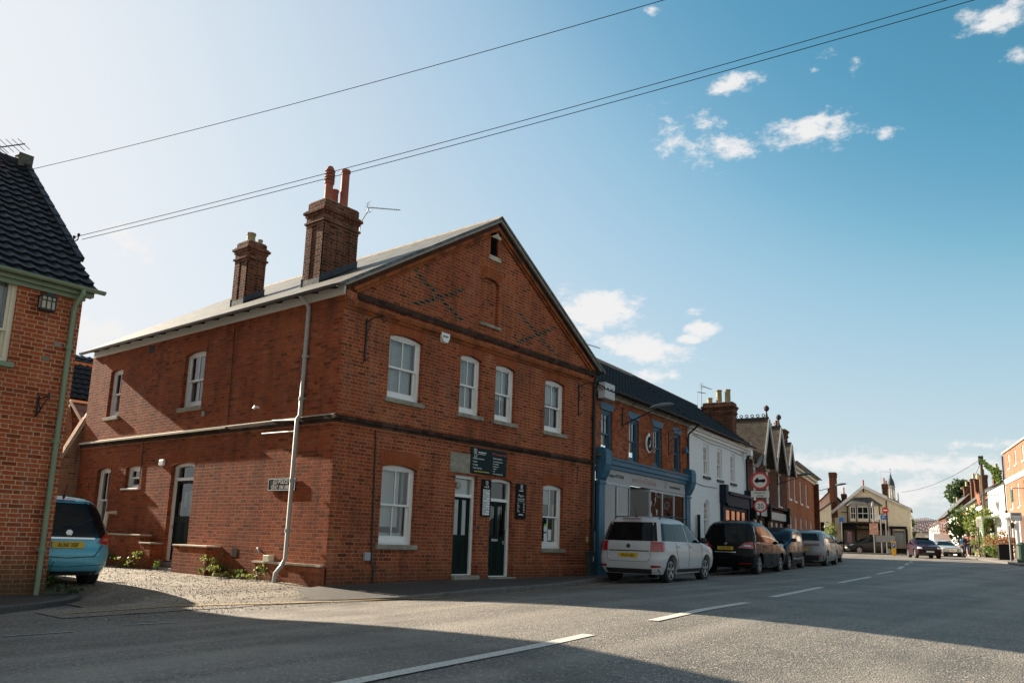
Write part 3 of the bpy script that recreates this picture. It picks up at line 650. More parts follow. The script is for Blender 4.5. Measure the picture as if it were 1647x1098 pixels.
def chimney(parent, fr, cx, cy, w, d, z0, z1, mat=None, recess=True, pots=(), capz=.5, over=.07, name='chimney', topmat=None):
    mb = MB(); mat = mat or b_chim; hw, hd = w/2, d/2
    mb.box(cx-hw, cx+hw, cy-hd, cy+hd, z0, z1-capz)
    if recess:
        g = .028
        for sx in (-1, 1):
            for k in range(2): pass
        # pilaster strips around recessed panels
        for x in ((-hw, -hw+.2), (hw-.2, hw)) + (((-.09, .09),) if w > .9 else ()): mb.box(cx+x[0]-(g if x[0] < -.1 else 0), cx+x[1]+(g if x[1] > .1 else 0), cy-hd-g, cy-hd+.01, z0, z1-capz)
        for y in ((-hd, -hd+.18), (hd-.18, hd)): mb.box(cx-hw-g-.002, cx-hw+.01, cy+y[0]-g, cy+y[1]+g, z0, z1-capz)
    zc = z1-capz; seq = [(.035, .07), (.07, .05), (.035, .13), (.06, .07), (.10, .07), (.06, .04), (.02, max(.02, capz-.43))]
    for o_, h in seq:
        mb.box(cx-hw-o_, cx+hw+o_, cy-hd-o_, cy+hd+o_, zc, zc+h-.002); zc += h
    ch = build(name, mb, mat, parent, fr, bevel=.006)
    mb = MB(); mb.box(cx-hw+.0, cx+hw-.0, cy-hd, cy+hd, zc, zc+.03); build('flaunching', mb, topmat or concrete, ch, fr, bevel=.01)
    for (px, py, r, h, kind, pm) in pots:
        mb = MB()
        if kind == 'tall': pr = [(r*1.12,0),(r*1.02,.05),(r,.1),(r*.97,h-.08),(r*1.15,h-.07),(r*1.18,h-.02),(r*1.08,h),(r*.85,h),(r*.85,h-.1)]
        elif kind == 'louvre':
            pr = [(r*1.2,0),(r*1.05,.08),(r*.98,h*.52),(r*1.22,h*.53),(r*1.25,h*.58)]
            z = h*.58
            for k in range(4): pr += [(r*1.0, z), (r*1.0, z+.035), (r*1.32, z+.035), (r*1.18, z+.075)]; z += .075
            pr += [(r*1.0,z),(r*.95,z+.04),(r*.6,z+.09)]
        else: pr = [(r*1.15,0),(r*1.0,.04),(r*.95,h-.06),(r*1.1,h-.05),(r*1.1,h),(r*.8,h),(r*.8,h-.1)]
        mb.lathe(pr, 18, (cx+px, cy+py, zc+.02)); build('chimney_pot', mb, pm or terra, ch, fr, smooth=True)
    return ch
def pipe(name, parent, fr, pts, r=.04, mat=None, collars=()):
    mb = MB(); mb.tube(pts, r, 10)
    for c in collars:
        c = Vector(c); mb.tube([c-Vector((0,0,.035)), c+Vector((0,0,.035))], r*1.28, 10); mb.box(c.x-.07, c.x+.07, c.y+.01, c.y+r+.03, c.z-.015, c.z+.015)
    return build(name, mb, mat or pipe_gr, parent, fr, smooth=True)
def halfgutter(parent, fr, x0, x1, y, z, r=.055, mat=None, name='gutter'):
    mb = MB(); n = 8; vs = []
    for x in (x0, x1):
        for rr_ in (r, r-.008):
            for i in range(n+1): a = math.pi + math.pi*i/n; vs.append((x, y + rr_*math.cos(a), z + rr_*math.sin(a)))
    q = n+1
    fs = [(i, i+1, 2*q+i+1, 2*q+i) for i in range(n)] + [(q+i+1, q+i, 3*q+i, 3*q+i+1) for i in range(n)] + [(0, 2*q, 3*q, q), (n, q+n, 3*q+n, 2*q+n)] + [(i, q+i, q+i+1, i+1) for i in range(n)] + [(2*q+i, 2*q+i+1, 3*q+i+1, 3*q+i) for i in range(n)]
    mb.add(vs, fs)
    return build(name, mb, mat or iron, parent, fr, smooth=True)
def scroll(mb, p, r, a0, a1, t, n=14, axis=((1,0,0),(0,0,1))):
    u, v = Vector(axis[0]), Vector(axis[1]); p = Vector(p)
    mb.tube([p + (u*math.cos(a0+(a1-a0)*i/n) + v*math.sin(a0+(a1-a0)*i/n))*r*(1-.45*i/n) for i in range(n+1)], t, 6)
def wallpoly(name, parent, fr, outer, holes, mat, rec=.1, back=False):
    mb = MB(); mb.poly(outer, holes, 0, rec, front=True, back=back, sides=False); return build(name, mb, mat, parent, fr)
# ---------------------------------------------------------------- the red brick gabled house on the corner
F0 = frame(0, 0, 0, 0); LW = 11.3
FL = frame(0, LW, 0, -90)               # left side wall: s = LW - y
H = thing('brick_house', 'red brick corner house with a wide street gable bearing two dark brick crosses', 'house', F0)
W_ = 9.35
up4 = [(1.30,2.30),(3.56,4.32),(4.86,5.65),(6.93,7.85)]
lowh = [archpts(1.31,2.31,.79,2.46,.07), archpts(3.56,4.33,.10,2.43,.0), archpts(4.82,5.68,.05,2.45,.06), archpts(6.95,7.87,.79,2.46,.07)]
wallpoly('wall', H, F0, [(0,-.3),(W_,-.3),(W_,5.62),(0,5.62)], lowh + [archpts(a,b,3.87,5.30,.07) for a,b in up4], b_front)
# gable with blind niche and vent
ni = archpts(4.22,4.86,6.22,7.42,.09)
sl = .628
gl_ = [(-.0,5.62),(W_,5.62),(W_,5.99),(4.68,8.93),(0,5.99)]
wallpoly('wall', H, F0, gl_, [ni, [(4.47,8.02),(4.77,8.02),(4.77,8.50),(4.47,8.50)]], b_front, rec=.09)
mb = MB(); mb.box(4.2,4.9,.08,.12,6.2,7.45); build('blind_niche', mb, b_front, H, F0)
brick_arch(H, F0, 4.20, 4.88, 7.44, .09, .26)
mb = MB(); mb.box(4.14,4.94,-.06,.08,6.14,6.215); build('niche_sill', mb, stone, H, F0, bevel=.008)
mb = MB(); mb.box(4.45,4.79,.1,.13,8.0,8.5)
for k in range(7): z = 8.04+k*.066; mb.add([(4.47,.02,z),(4.77,.02,z),(4.77,.075,z+.05),(4.47,.075,z+.05),(4.47,.03,z-.01),(4.77,.03,z-.01)], [(0,1,2,3),(0,4,5,1)])
v = build('gable_vent', mb, w_black, H, F0)
mb = MB(); mb.box(4.41,4.82,-.05,.06,8.50,8.66); build('lintel', mb, stone_l, v, F0, bevel=.006)
mb = MB(); mb.box(4.41,4.84,-.05,.08,7.90,8.015); build('sill', mb, stone_l, v, F0, bevel=.006)
# blue header crosses
def cross_(cx, cz, hw, hh, n):
    mb = MB()
    for sgn in (1, -1):
        for i in range(-n, n+1):
            if sgn < 0 and i == 0: continue
            x = cx + hw*i/n*1.0; z = cz + sgn*hh*i/n; z = round(z/.075)*.075
            mb.box(x-.066, x+.066, -.002, .01, z+.008, z+.067)
    return mb
for c in ((2.74,6.42,.79,.38,9),(6.53,6.38,.79,.38,9)):
    build('blue_brick_cross', cross_(*c), b_blue, H, F0)
# cornice below the gable, middle band and plinth; butted at the corner
def band(z0, z1, pr, mat, x0=0, x1=W_, name='string_course', f=F0, n=1):
    mb = MB(); mb.box(x0, x1, -pr, -.001, z0, z1); return build(name, mb, mat, H, f)
band(5.50,5.575,.025,b_orange,.0,W_,'cornice'); band(5.577,5.66,.06,b_orange,0,W_,'cornice'); band(5.662,5.76,.035,b_front,.35,W_-.3,'cornice'); band(5.762,5.895,.08,b_band,.30,W_-.05,'cornice'); 
mb = MB(); mb.box(0,.34,-.05,-.001,5.662,5.90); mb.box(-.002,.2,-.085,-.05,5.70,5.86); build('kneeler', mb, b_front, H, F0)
for z0, z1, p, mt in ((3.10,3.165,.02,b_front),(3.167,3.215,.045,b_band),(3.217,3.30,.075,b_band)):
    mb = MB(); mb.box(-p, W_, -p, -.001, z0, z1); build('string_course', mb, mt, H, F0)
    mb = MB(); mb.box(0, LW-.001, -p, -.001, z0, z1); build('string_course', mb, mt, H, FL)
mb = MB(); mb.poly([(-.0,3.301),(0,3.301)] , y0=0, y1=0) if False else None
mb = MB(); mb.add([(0,-.075,3.301),(LW,-.075,3.301),(LW,-.001,3.34),(0,-.001,3.34)], [(0,1,2,3)]); mb.box(0, 7.5, -.105, -.076, 3.255, 3.30); build('weathering', mb, stone_l, H, FL)
# plinth
for x0, x1 in ((-.05,3.5),(4.38,4.78),(5.72,W_)):
    mb = MB(); mb.box(x0, x1, -.05, -.001, -.3, .33); mb.add([(x0,-.05,.33),(x1,-.05,.33),(x1,-.001,.375),(x0,-.001,.375)], [(0,1,2,3)]); build('plinth', mb, b_front, H, F0)
mb = MB(); mb.box(LW-2.25, LW+.05, -.10, -.001, -.3, .33); build('plinth', mb, b_side, H, FL)
mb = MB(); mb.box(LW-2.27, LW-.02, -.12, -.001, .331, .37); build('plinth_ledge', mb, stone_l, H, FL)
# raking cornice under the verge, verge boards
def rake(y0, y1, o0, o1, mat, name, ex=0):
    for sgn in (-1, 1):
        mb = MB(); ax, az = 4.68, 9.0; ex_ = 4.76+ex; fx, fz = ax+sgn*ex_, az-ex_*sl
        dx, dz = (fx-ax), (fz-az); L = math.hypot(dx, dz); nx, nz_ = -dz/L*sgn, dx/L*sgn     # normal pointing up
        if nz_ < 0: nx, nz_ = -nx, -nz_
        k0 = o0/nz_; k1 = o1/nz_
        pts = [(ax, az+k0), (fx+nx*o0, fz+nz_*o0), (fx+nx*o1, fz+nz_*o1), (ax, az+k1)]
        mb.poly(pts, y0=y0, y1=y1); 
        o = build(name, mb, mat, H, F0)
        for p in o.data.polygons:
            for li in p.loop_indices:
                co = o.data.vertices[o.data.loops[li].vertex_index].co; o.data.uv_layers[0].data[li].uv = (((co.x-ax)*dx+(co.z-az)*dz)/L, ((co.x-ax)*nx+(co.z-az)*nz_))
rake(-.05, -.001, -.30, -.235, b_orange, 'raking_cornice', -.2); rake(-.085, -.001, -.234, -.15, b_orange, 'raking_cornice', -.15); rake(-.04, -.001, -.149, -.07, b_front, 'raking_cornice', -.05)
verge_m = pmat('verge_board', (.34,.32,.27), .6, noise_amt=.3)
rake(-.17, -.12, -.055, .05, verge_m, 'verge_board', .05)
# ---- roof: two slopes running back, seen end on
rm = MB()
def slope(x_e, z_e, y0, y1, name, mat):
    mb = MB(); ax, az = 4.68, 9.06; a = Vector((x_e,0,z_e)); b = Vector((ax,0,az)); n = Vector((-(b.z-a.z),0,b.x-a.x)).normalized()*.06
    if n.z < 0: n = -n
    vs = [(a.x,y0,a.z),(b.x,y0,b.z),(b.x,y1,b.z),(a.x,y1,a.z)]; vs += [(p[0]-n.x,p[1],p[2]-n.z) for p in vs]
    mb.add(vs, [(0,1,2,3),(7,6,5,4),(0,4,5,1),(1,5,6,2),(2,6,7,3),(3,7,4,0)])
    o = build(name, mb, mat, H, F0); L = (b-a).length
    for p in o.data.polygons:
        for li in p.loop_indices:
            co = o.data.vertices[o.data.loops[li].vertex_index].co; o.data.uv_layers[0].data[li].uv = (co.y, (Vector((co.x,0,co.z))-a).dot(b-a)/L)
    return o
RB = 11.55
ze = 9.06 - (4.68+.30)*sl
R1 = slope(-.30, ze, -.2, RB, 'roof', s_main); R2 = slope(9.66, ze, -.2, RB, 'roof', s_main)
mb = MB()
for k in range(26):
    y = -.18 + k*.45
    mb.T = Matrix.Translation((4.68, y, 9.03)); mb.add([(-.15,0,-.06),(0,0,.065),(.15,0,-.06),(-.15,.445,-.06),(0,.445,.06),(.15,.445,-.06)], [(0,1,4,3),(1,2,5,4),(0,2,1),(3,4,5)])
build('ridge_tiles', mb, pmat('ridge_clay', (.30,.22,.13), .8, noise_amt=.3), R1, F0)
# left eave: fascia, rafter feet, gutter
mb = MB(); mb.box(.1, LW+.02, -.035, -.001, 5.79, 6.0); build('fascia', mb, w_white, H, FL)
for k in range(18):
    mb = MB(); x = .35+k*.63; mb.add([(x-.03,-.24,5.885),(x+.03,-.24,5.885),(x+.03,-.036,5.945),(x-.03,-.036,5.945),(x-.03,-.24,5.90),(x+.03,-.24,5.90),(x+.03,-.036,6.0),(x-.03,-.036,6.0)],[(0,3,2,1),(4,5,6,7),(0,1,5,4),(1,2,6,5),(3,0,4,7)])
    build('rafter_foot', mb, w_black, H, FL)
halfgutter(H, FL, -.1, LW+.12, -.33, 5.895, .055, iron)
# ---- left wall
ld_ = lambda y: LW-y
holes = [archpts(ld_(10.04),ld_(9.33),3.96,5.30,.06), archpts(ld_(6.06),ld_(5.12),3.90,5.30,.07), archpts(ld_(10.14),ld_(9.35),.85,2.55,.06),
         archpts(ld_(8.50),ld_(7.72),1.98,2.55,.03), archpts(ld_(6.16),ld_(5.10),.15,2.55,.07)]
wallpoly('wall', H, FL, [(0,-.3),(LW,-.3),(LW,5.90),(0,5.90)], holes, b_side)
window(H, FL, ld_(10.04), ld_(9.33), 3.96, 5.30, .06, back=[('curtain',0,1,.0,.5)])
window(H, FL, ld_(6.06), ld_(5.12), 3.90, 5.30, .07, back=[('curtain',0,.25,0,1),('green',.3,1,0,.5)])
window(H, FL, ld_(10.14), ld_(9.35), .85, 2.55, .06)
window(H, FL, ld_(8.50), ld_(7.72), 1.98, 2.55, .03, upper=1, lower=1, split=.5, sillmat=w_white, sillh=.05, bottom=.05, back=[])
# front windows
window(H, F0, 1.30, 2.30, 3.87, 5.30)
window(H, F0, 3.56, 4.32, 3.87, 5.30)
window(H, F0, 4.86, 5.65, 3.87, 5.30, back=[('blind',0,1,.42,1),('curtain',.82,1,0,.5)])
window(H, F0, 6.93, 7.85, 3.87, 5.30, back=[('blind',0,1,.58,1),('curtain',.8,1,0,.5)])
window(H, F0, 1.31, 2.31, .79, 2.46, back=[('blind',0,.80,.20,1),('darkstrip',.80,.85,.14,1),('darkstrip',0,.85,.12,.17),('curtain',.86,1,0,1),('blind',0,1,0,.12)])
g4 = window(H, F0, 6.95, 7.87, .79, 2.46, back=[('blind',0,.82,.72,1),('reveal',.88,1,0,.72)], sillmat=stone)
mb = MB()
posters = [(.02,.20,.0,.26),(.36,.52,.02,.22),(.36,.52,.25,.36),(.62,.82,.08,.30)]
for u0,u1,v0,v1 in posters: mb.box(7.02+.72*u0, 7.02+.72*u1, .185, .188, .90+1.3*v0, .90+1.3*v1)
build('notices', mb, paper_w, g4, F0)
mb = MB(); mb.box(7.285,7.40,.182,.184,1.37,1.43); build('notices', mb, pmat('lime_paper', (.25,.6,.05), .7), g4, F0)
mb = MB(); mb.box(7.03,7.16,.182,.184,.90,.95); build('notices', mb, pmat('blue_paper', (.03,.25,.5), .7), g4, F0)
brick_arch(H, F0, 4.80, 5.70, 2.47, .06, .26)
# doors
def door(parent, fr, x0, x1, z0, z1, fan, rise, glz, rec=.10, handle_side=1, fm=.075, dm=None, label=None, twin=True, bars='plain'):
    dm = dm or d_green
    mb = MB(); mb.poly(archpts(x0, x1, z0, z1, rise), [archpts(x0+fm, x1-fm, z0+.02, z0+fan-.07, 0), archpts(x0+fm, x1-fm, z0+fan, z1-fm, rise*.5)], rec, rec+.11)
    f = build('door_frame', mb, w_white, parent, fr)
    a, b, c, d = x0+fm, x1-fm, z0+.02, z0+fan-.07; w = b-a
    if twin: gls = [(a+.09, a+w/2-.045, glz[0], glz[1]), (a+w/2+.045, b-.09, glz[0], glz[1])]
    else: gls = [(a+.10, b-.10, glz[0], glz[1])]
    mb = MB(); mb.poly([(a,c),(b,c),(b,d),(a,d)], [[(q[0],q[2]),(q[1],q[2]),(q[1],q[3]-(.06 if bars == 'curved' and i == 0 else 0)),(q[0],q[3]-(.06 if bars == 'curved' and i == 1 else 0))][::1] if True else None for i, q in enumerate(gls)], rec+.05, rec+.10)
    for k in range(2):
        pa, pb = (a+.09, a+w/2-.03) if k == 0 else (a+w/2+.03, b-.09)
        for (u0,u1,v0,v1) in ((pa,pb,c+.14,c+.16),(pa,pb,glz[0]-.16,glz[0]-.14),(pa,pa+.02,c+.161,glz[0]-.161),(pb-.02,pb,c+.161,glz[0]-.161)): mb.box(u0,u1,rec+.04,rec+.0499,v0,v1)
    dr = build('door', mb, dm, parent, fr)
    mb = MB()
    for q in gls: mb.quad((q[0],rec+.07,q[2]),(q[1],rec+.07,q[2]),(q[1],rec+.07,q[3]),(q[0],rec+.07,q[3]))
    build('pane', mb, glass, dr, fr)
    mb = MB(); mb.quad((a,rec+.07,z0+fan),(b,rec+.07,z0+fan),(b,rec+.07,z1-fm+rise*.5),(a,rec+.07,z1-fm+rise*.5)); build('pane', mb, glass, f, fr)
    return f, dr, (a, b, c, d)
f1, d1, q1 = door(H, F0, 3.56, 4.33, .14, 2.43, 1.85, .0, (1.05,1.86))
mb = MB(); 
for x0, x1 in ((3.72,3.90),(3.97,4.19)): mb.box(x0, x1, .19, .195, 1.05, 1.86)
build('blind', mb, curt, d1, F0)
mb = MB(); mb.box(3.64,4.25,.21,.215,2.0,2.34); build('blind', mb, blind, f1, F0)
mb = MB(); mb.T = Matrix.Translation((3.84,.165,2.19)) @ Matrix.Rotation(rad(90),4,'X'); mb.lathe([(.085,0),(.085,.02),(.06,.03)], 18); build('extractor_fan', mb, pmat('fan_plastic', (.35,.3,.22), .5), f1, F0)
f2, d2, q2 = door(H, F0, 4.82, 5.68, .09, 2.45, 1.87, .06, (1.06,1.82), bars='curved')
mb = MB(); mb.box(4.93,5.58,.30,.305,1.05,1.85); build('blind', mb, pmat('grey_blind', (.22,.21,.19), .8), d2, F0)
mb = MB(); mb.tube([(5.52,.11,1.22),(5.52,.085,1.24),(5.52,.085,1.66),(5.52,.11,1.68)], .011, 8); build('door_handle', mb, alu, d2, F0)
mb = MB(); mb.box(5.08,5.32,.135,.148,.93,.99); build('letter_slot', mb, alu, d2, F0, bevel=.004)
mb = MB(); mb.box(5.50,5.54,.125,.149,.86,.95); build('lock', mb, alu, d2, F0, bevel=.004)
mb = MB(); mb.box(3.50,4.38,-.14,.24,-.3,.135); build('door_step', mb, stone, H, F0, bevel=.012)
mb = MB(); mb.box(4.76,5.74,-.14,.24,-.3,.085); build('door_step', mb, stone, H, F0, bevel=.012)
mb = MB(); mb.box(3.34,4.10,-.012,-.0005,2.47,2.93); build('stone_panel', mb, stone, H, F0)
f3, d3, q3 = door(H, FL, ld_(6.16), ld_(5.10), .22, 2.55, 1.98, .07, (1.28,2.06), twin=False)
mb = MB(); x = ld_(6.16)
for u0,u1,z0,z1 in ((.20,.34,1.30,1.62),(.40,.55,1.50,1.86),(.60,.75,1.55,1.90)): mb.box(x+u0, x+u1, .185, .188, z0, z1)
build('notices', mb, paper_w, d3, FL)
mb = MB(); mb.box(x+.60,x+.76,.185,.188,1.30,1.52); build('notices', mb, pmat('green_poster', (.15,.5,.05), .7), d3, FL)
mb = MB(); mb.lathe([(.012,0),(.03,.02),(.03,.04),(.01,.05)], 12); o = build('door_handle', mb, alu, d3, FL @ Matrix.Translation((x+.12,.14,1.02)) @ Matrix.Rotation(rad(90),4,'X'))
mb = MB(); mb.box(x-.05, x+1.15, -.25, .2, -.2, .08); mb.box(x-.0, x+1.08, -.06, .2, .08, .20); build('door_step', mb, pmat('wet_stone', (.16,.15,.14), .5, noise_amt=.3), H, FL, bevel=.01)
# door arches and low buttress walls beside the yard door
for a, b, zt in ((ld_(6.16),ld_(5.10),2.55),):
    brick_arch(H, FL, a, b, zt, .07, .3)
for nm, a, b, zt, dp in (('low_wall', ld_(8.8), ld_(6.75), .82, .30), ('low_wall', ld_(6.74), ld_(6.2), .64, .30), ('low_wall', ld_(5.08), ld_(3.66), .63, .34)):
    mb = MB(); mb.box(a, b, -dp, -.001, -.3, zt-.04); o = build(nm, mb, b_side, H, FL)
    mb = MB(); mb.box(a-.01, b+.01, -dp-.02, -.001, zt-.038, zt); build('coping', mb, stone_l, o, FL, bevel=.008)
# other walls (back and right) so the roof has a house under it
mb = MB(); mb.quad((0,LW,-.3),(W_,LW,-.3),(W_,LW,5.9),(0,LW,5.9)); mb.add([(0,LW,5.9),(W_,LW,5.9),(4.68,LW,8.97)], [(0,1,2)]); mb.quad((W_,0,-.3),(W_,LW,-.3),(W_,LW,5.9),(W_,0,5.9))
build('wall', mb, b_side, H, F0)
# inside: floors and partition so rooms read as rooms
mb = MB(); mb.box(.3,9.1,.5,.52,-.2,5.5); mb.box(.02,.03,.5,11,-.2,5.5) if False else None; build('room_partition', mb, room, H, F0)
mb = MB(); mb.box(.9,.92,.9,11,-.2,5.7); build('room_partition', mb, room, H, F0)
# chimneys
chimney(H, F0, 1.32, 2.30, .98, .60, 6.2, 8.70, capz=.62, pots=[(-.20,.0,.095,1.0,'louvre',None),(.08,.12,.085,.5,'plain',None),(.25,-.02,.10,1.05,'tall',None)])
chimney(H, F0, 1.20, 5.50, .50, .52, 6.3, 8.42, capz=.55, pots=[(-.05,0,.11,.28,'plain',terra_b),(.14,-.14,.06,.13,'plain',terra_b)])
for (cx, cy, w, d, z) in ((1.32,2.30,.98,.60,0),(1.20,5.50,.50,.52,0)):
    mb = MB(); 
    for sgn in (-1, 1):
        y = cy + sgn*(d/2+.04); za = ze + (cx-w/2+.30)*sl; zb = ze + (cx+w/2+.30)*sl
        mb.add([(cx-w/2-.05,y,za),(cx+w/2+.05,y,zb+.03),(cx+w/2+.05,y,zb+.20),(cx-w/2-.05,y,za+.17),(cx-w/2-.05,y+sgn*.16,za+.01),(cx+w/2+.05,y+sgn*.16,zb+.04)], [(0,1,2,3),(0,1,5,4)])
    x = cx-w/2-.045; za = ze+(x+.30)*sl; mb.quad((x,cy-d/2-.04,za-.02),(x,cy+d/2+.04,za-.02),(x,cy+d/2+.04,za+.15),(x,cy-d/2-.04,za+.15))
    build('lead_flashing', mb, lead, H, F0)
# pipes and brackets
pipe('downpipe', H, FL, [(ld_(1.06),-.33,5.85),(ld_(1.06),-.22,5.80),(ld_(1.06),-.08,5.66),(ld_(1.07),-.08,3.36),(ld_(1.08),-.135,3.27),(ld_(1.10),-.135,.45),(ld_(1.12),-.20,.30),(ld_(1.16),-.30,.16),(ld_(1.17),-.31,-.05)], .045, pmat('weathered_pipe', (.33,.33,.31), .5, noise_amt=.2), [(ld_(1.065),-.08,4.6),(ld_(1.07),-.08,3.7),(ld_(1.09),-.135,2.0),(ld_(1.1),-.135,1.0)])
pipe('overflow_pipe', H, FL, [(ld_(2.40),-.05,3.05),(ld_(1.12),-.07,3.03)], .022, None); pipe('overflow_pipe', H, FL, [(ld_(1.98),-.10,3.30),(ld_(1.12),-.10,3.255)], .022, None)
pipe('overflow_pipe', H, FL, [(ld_(2.7),0,3.66),(ld_(2.7),-.10,3.66),(ld_(2.7),-.12,3.61)], .03, w_white)
pipe('conduit', H, F0, [(1.02,-.03,3.12),(1.05,-.02,2.95),(1.05,-.03,2.8),(1.13,-.03,.42),(1.15,-.08,.34),(1.16,-.08,-.02)], .016, iron)
pipe('downpipe', H, F0, [(9.27,-.12,5.75),(9.27,-.06,5.5),(9.25,-.06,.0)], .05, iron, [(9.26,-.06,4.5),(9.26,-.06,3.4),(9.25,-.06,1.6)])
pipe('cable', H, FL, [(ld_(3.95),-.012,5.78),(ld_(3.86),-.012,3.34)], .008, iron)
pipe('cable', H, FL, [(ld_(7.55),-.02,3.3),(ld_(7.6),-.09,3.22),(ld_(7.68),-.02,3.1),(ld_(7.7),-.012,2.6),(ld_(7.68),-.012,2.0)], .008, iron)
pipe('cable', H, F0, [(8.55,-.03,3.09),(8.5,-.02,2.8),(8.5,-.02,2.62),(8.62,-.02,2.6)], .009, iron)
for (x, z) in ((2.60,4.60),(2.76,4.585)): mb = MB(); mb.box(x-.02,x+.02,-.006,.01,z,z+.05); build('wall_fixing', mb, iron, H, F0)
mb = MB(); mb.box(4.39,4.45,-.012,-.0005,1.18,1.28); build('doorbell', mb, iron, H, F0)
mb = MB(); mb.box(ld_(8.0),ld_(7.72),-.004,.01,5.54,5.74); build('air_vent', mb, w_black, H, FL)
mb = MB(); mb.box(ld_(3.22),ld_(3.02),-.006,.01,.42,.60); build('air_vent', mb, w_black, H, FL)
mb = MB(); mb.box(ld_(1.86),ld_(1.66),-.14,-.001,.36,.50); build('wall_box', mb, w_cream, H, FL, bevel=.01)
mb = MB(); mb.box(ld_(4.98),ld_(4.86),-.04,-.001,3.62,3.74); build('wall_box', mb, pipe_gr, H, FL, bevel=.01)
pipe('waste_pipe', H, FL, [(ld_(8.55),-.10,1.35),(ld_(8.55),-.33,1.33),(ld_(8.55),-.36,.9),(ld_(8.6),-.40,.75),(ld_(8.6),-.40,.05)], .05, w_cream)
pipe('waste_pipe', H, FL, [(ld_(2.25),-.02,.62),(ld_(2.1),-.09,.62),(ld_(2.05),-.09,.52)], .028, pipe_gr)
# separate things fixed on the walls
o = thing('alarm_box', 'white burglar alarm box high on the red brick front between two upper windows', 'alarm box', frame(2.93,-.001,5.515))
mb = MB(); mb.poly([(-.13,.10),(.13,.10),(.13,0),(.07,-.10),(-.07,-.10),(-.13,0)], y0=-.075, y1=0); build('case', mb, w_white, o, bevel=.012)
text('lettering', 'BHM', .075, 0, .0, -.079, w_black, o, WM[o.name], 'CENTER', 1.1)
def iron_bracket(fr, label, L=.72, Hh=.86, kind=0):
    o = thing('sign_bracket', label, 'bracket', fr); mb = MB()
    mb.box(-.018,.018,-.03,0,-Hh,.06); mb.box(-.045,.045,-.02,0,-.07,-.02); mb.tube([(0,-.02,-Hh),(.05,-.10,-Hh+.1)], .012, 6)
    if kind == 0:
        mb.tube([(0,-.03,0),(0,-L*.5,.05),(0,-L,.03)], .012, 6); scroll(mb, (0,-L,-.04), .07, rad(90), rad(-250), .011, axis=((0,-1,0),(0,0,1)))
        mb.tube([(0,-.03,-.3),(0,-.1,-.12),(0,-.14,.0)], .009, 6); scroll(mb, (0,-.05,-.38), .05, rad(90), rad(-200), .009, axis=((0,-1,0),(0,0,1)))
    build('bar', mb, iron, o); return o
iron_bracket(frame(.62,0,5.36,0), 'black iron sign bracket near the left corner of the red brick gabled front', .55)
iron_bracket(frame(8.52,0,5.36,0), 'black iron sign bracket near the right end of the red brick gabled front', .55)
def plate(nm, label, cat, fr, w, h, mat, th=.02, y=-.03): 
    o = thing(nm, label, cat, fr); mb = MB(); mb.box(0,w,y,y+th,0,h); build('board', mb, mat, o, bevel=.003); return o
sg = pmat('sign_green', (.006,.020,.020), .65, spec=.2); s_w = pmat('sign_white', (.75,.76,.75), .5); s_red = pmat('sign_coral', (.55,.10,.07), .5); s_yel = pmat('sign_yellow', (.6,.5,.08), .5); s_blk = pmat('sign_black', (.008,.008,.010), .7, spec=.15)
o = plate('clinic_sign', 'wide dark green board listing dental treatments above the two street doors', 'sign', frame(4.03,0,2.50), 1.33, .615, sg)
M_ = WM[o.name]
def bars(o, M_, mat, L, y=-.033):
    mb = MB()
    for a, b, c, d in L: mb.box(a, b, y, y+.002, c, d)
    build('small_print', mb, mat, o, M_)
def logo(o, x, z, s, M_, y=-.033):
    mb = MB()
    scroll(mb, (x+.05*s,y,z-.10*s), .09*s, rad(200), rad(560), .011*s, 20); mb.tube([(x-.05*s,y,z+.14*s),(x-.05*s,y,z-.05*s)], .010*s, 5); scroll(mb, (x+.05*s,y,z+.06*s), .075*s, rad(150), rad(-200), .010*s, 18); mb.tube([(x+.03*s,y,z+.14*s),(x+.02*s,y,z-.05*s)], .009*s, 5)
    build('emblem', mb, s_w, o, M_)
logo(o, .13, .50, .62, M_)
bars(o, M_, s_w, [(.26,.54,.50,.522),(.26,.52,.463,.474)])
text('lettering', "We're open on sat!", .078, 1.30, .50, -.033, s_red, o, M_, 'RIGHT', .85)
for i, s in enumerate(('\u2022 All dental treatments', '\u2022 Implant', '\u2022 Invisalign', '\u2022 Teeth whitening')): text('lettering', s, .052, .05, .34-i*.075, -.033, s_w, o, M_, sx=.9)
bars(o, M_, s_yel, [(.12,.26,.045,.062),(.275,.45,.045,.062),(.465,.68,.045,.062)])
text('lettering', 'Facial Aesthetics', .058, .80, .40, -.033, s_w, o, M_, sx=.9)
for i, s in enumerate(('\u2022 Anti-wrinkle injections', '\u2022 Dermal fillers', '\u2022 Skin boosters', '\u2022 Profhilo', '\u2022 PRP', '\u2022 Micro-needling & facials')): text('lettering', s, .043, .80, .33-i*.060, -.033, s_w, o, M_, sx=.88)
o = plate('clinic_name_board', 'tall black board with a column of white name strips between the two street doors', 'sign', frame(4.46,0,1.505), .345, .885, s_blk); M_ = WM[o.name]
logo(o, .17, .78, .5, M_); bars(o, M_, s_w, [(.08,.26,.69,.705)])
mb = MB()
for k in range(10): z = .035+k*.062; mb.box(.05,.295,-.036,-.031,z,z+.05)
build('name_strips', mb, s_w, o, M_)
bars(o, M_, s_blk, [(.07,.12+.16*((k*7)%5)/5,.052+k*.062,.064+k*.062) for k in range(9)]+[(.08,.27,.612,.626)], -.0375)
o = plate('opening_times_board', 'tall black board with small white writing to the right of the street doors', 'sign', frame(5.785,0,1.50), .41, .885, s_blk); M_ = WM[o.name]
logo(o, .2, .79, .5, M_); bars(o, M_, s_w, [(.11,.29,.70,.714)]); text('lettering', 'Pop in', .085, .2, .56, -.033, s_w, o, M_, 'CENTER')
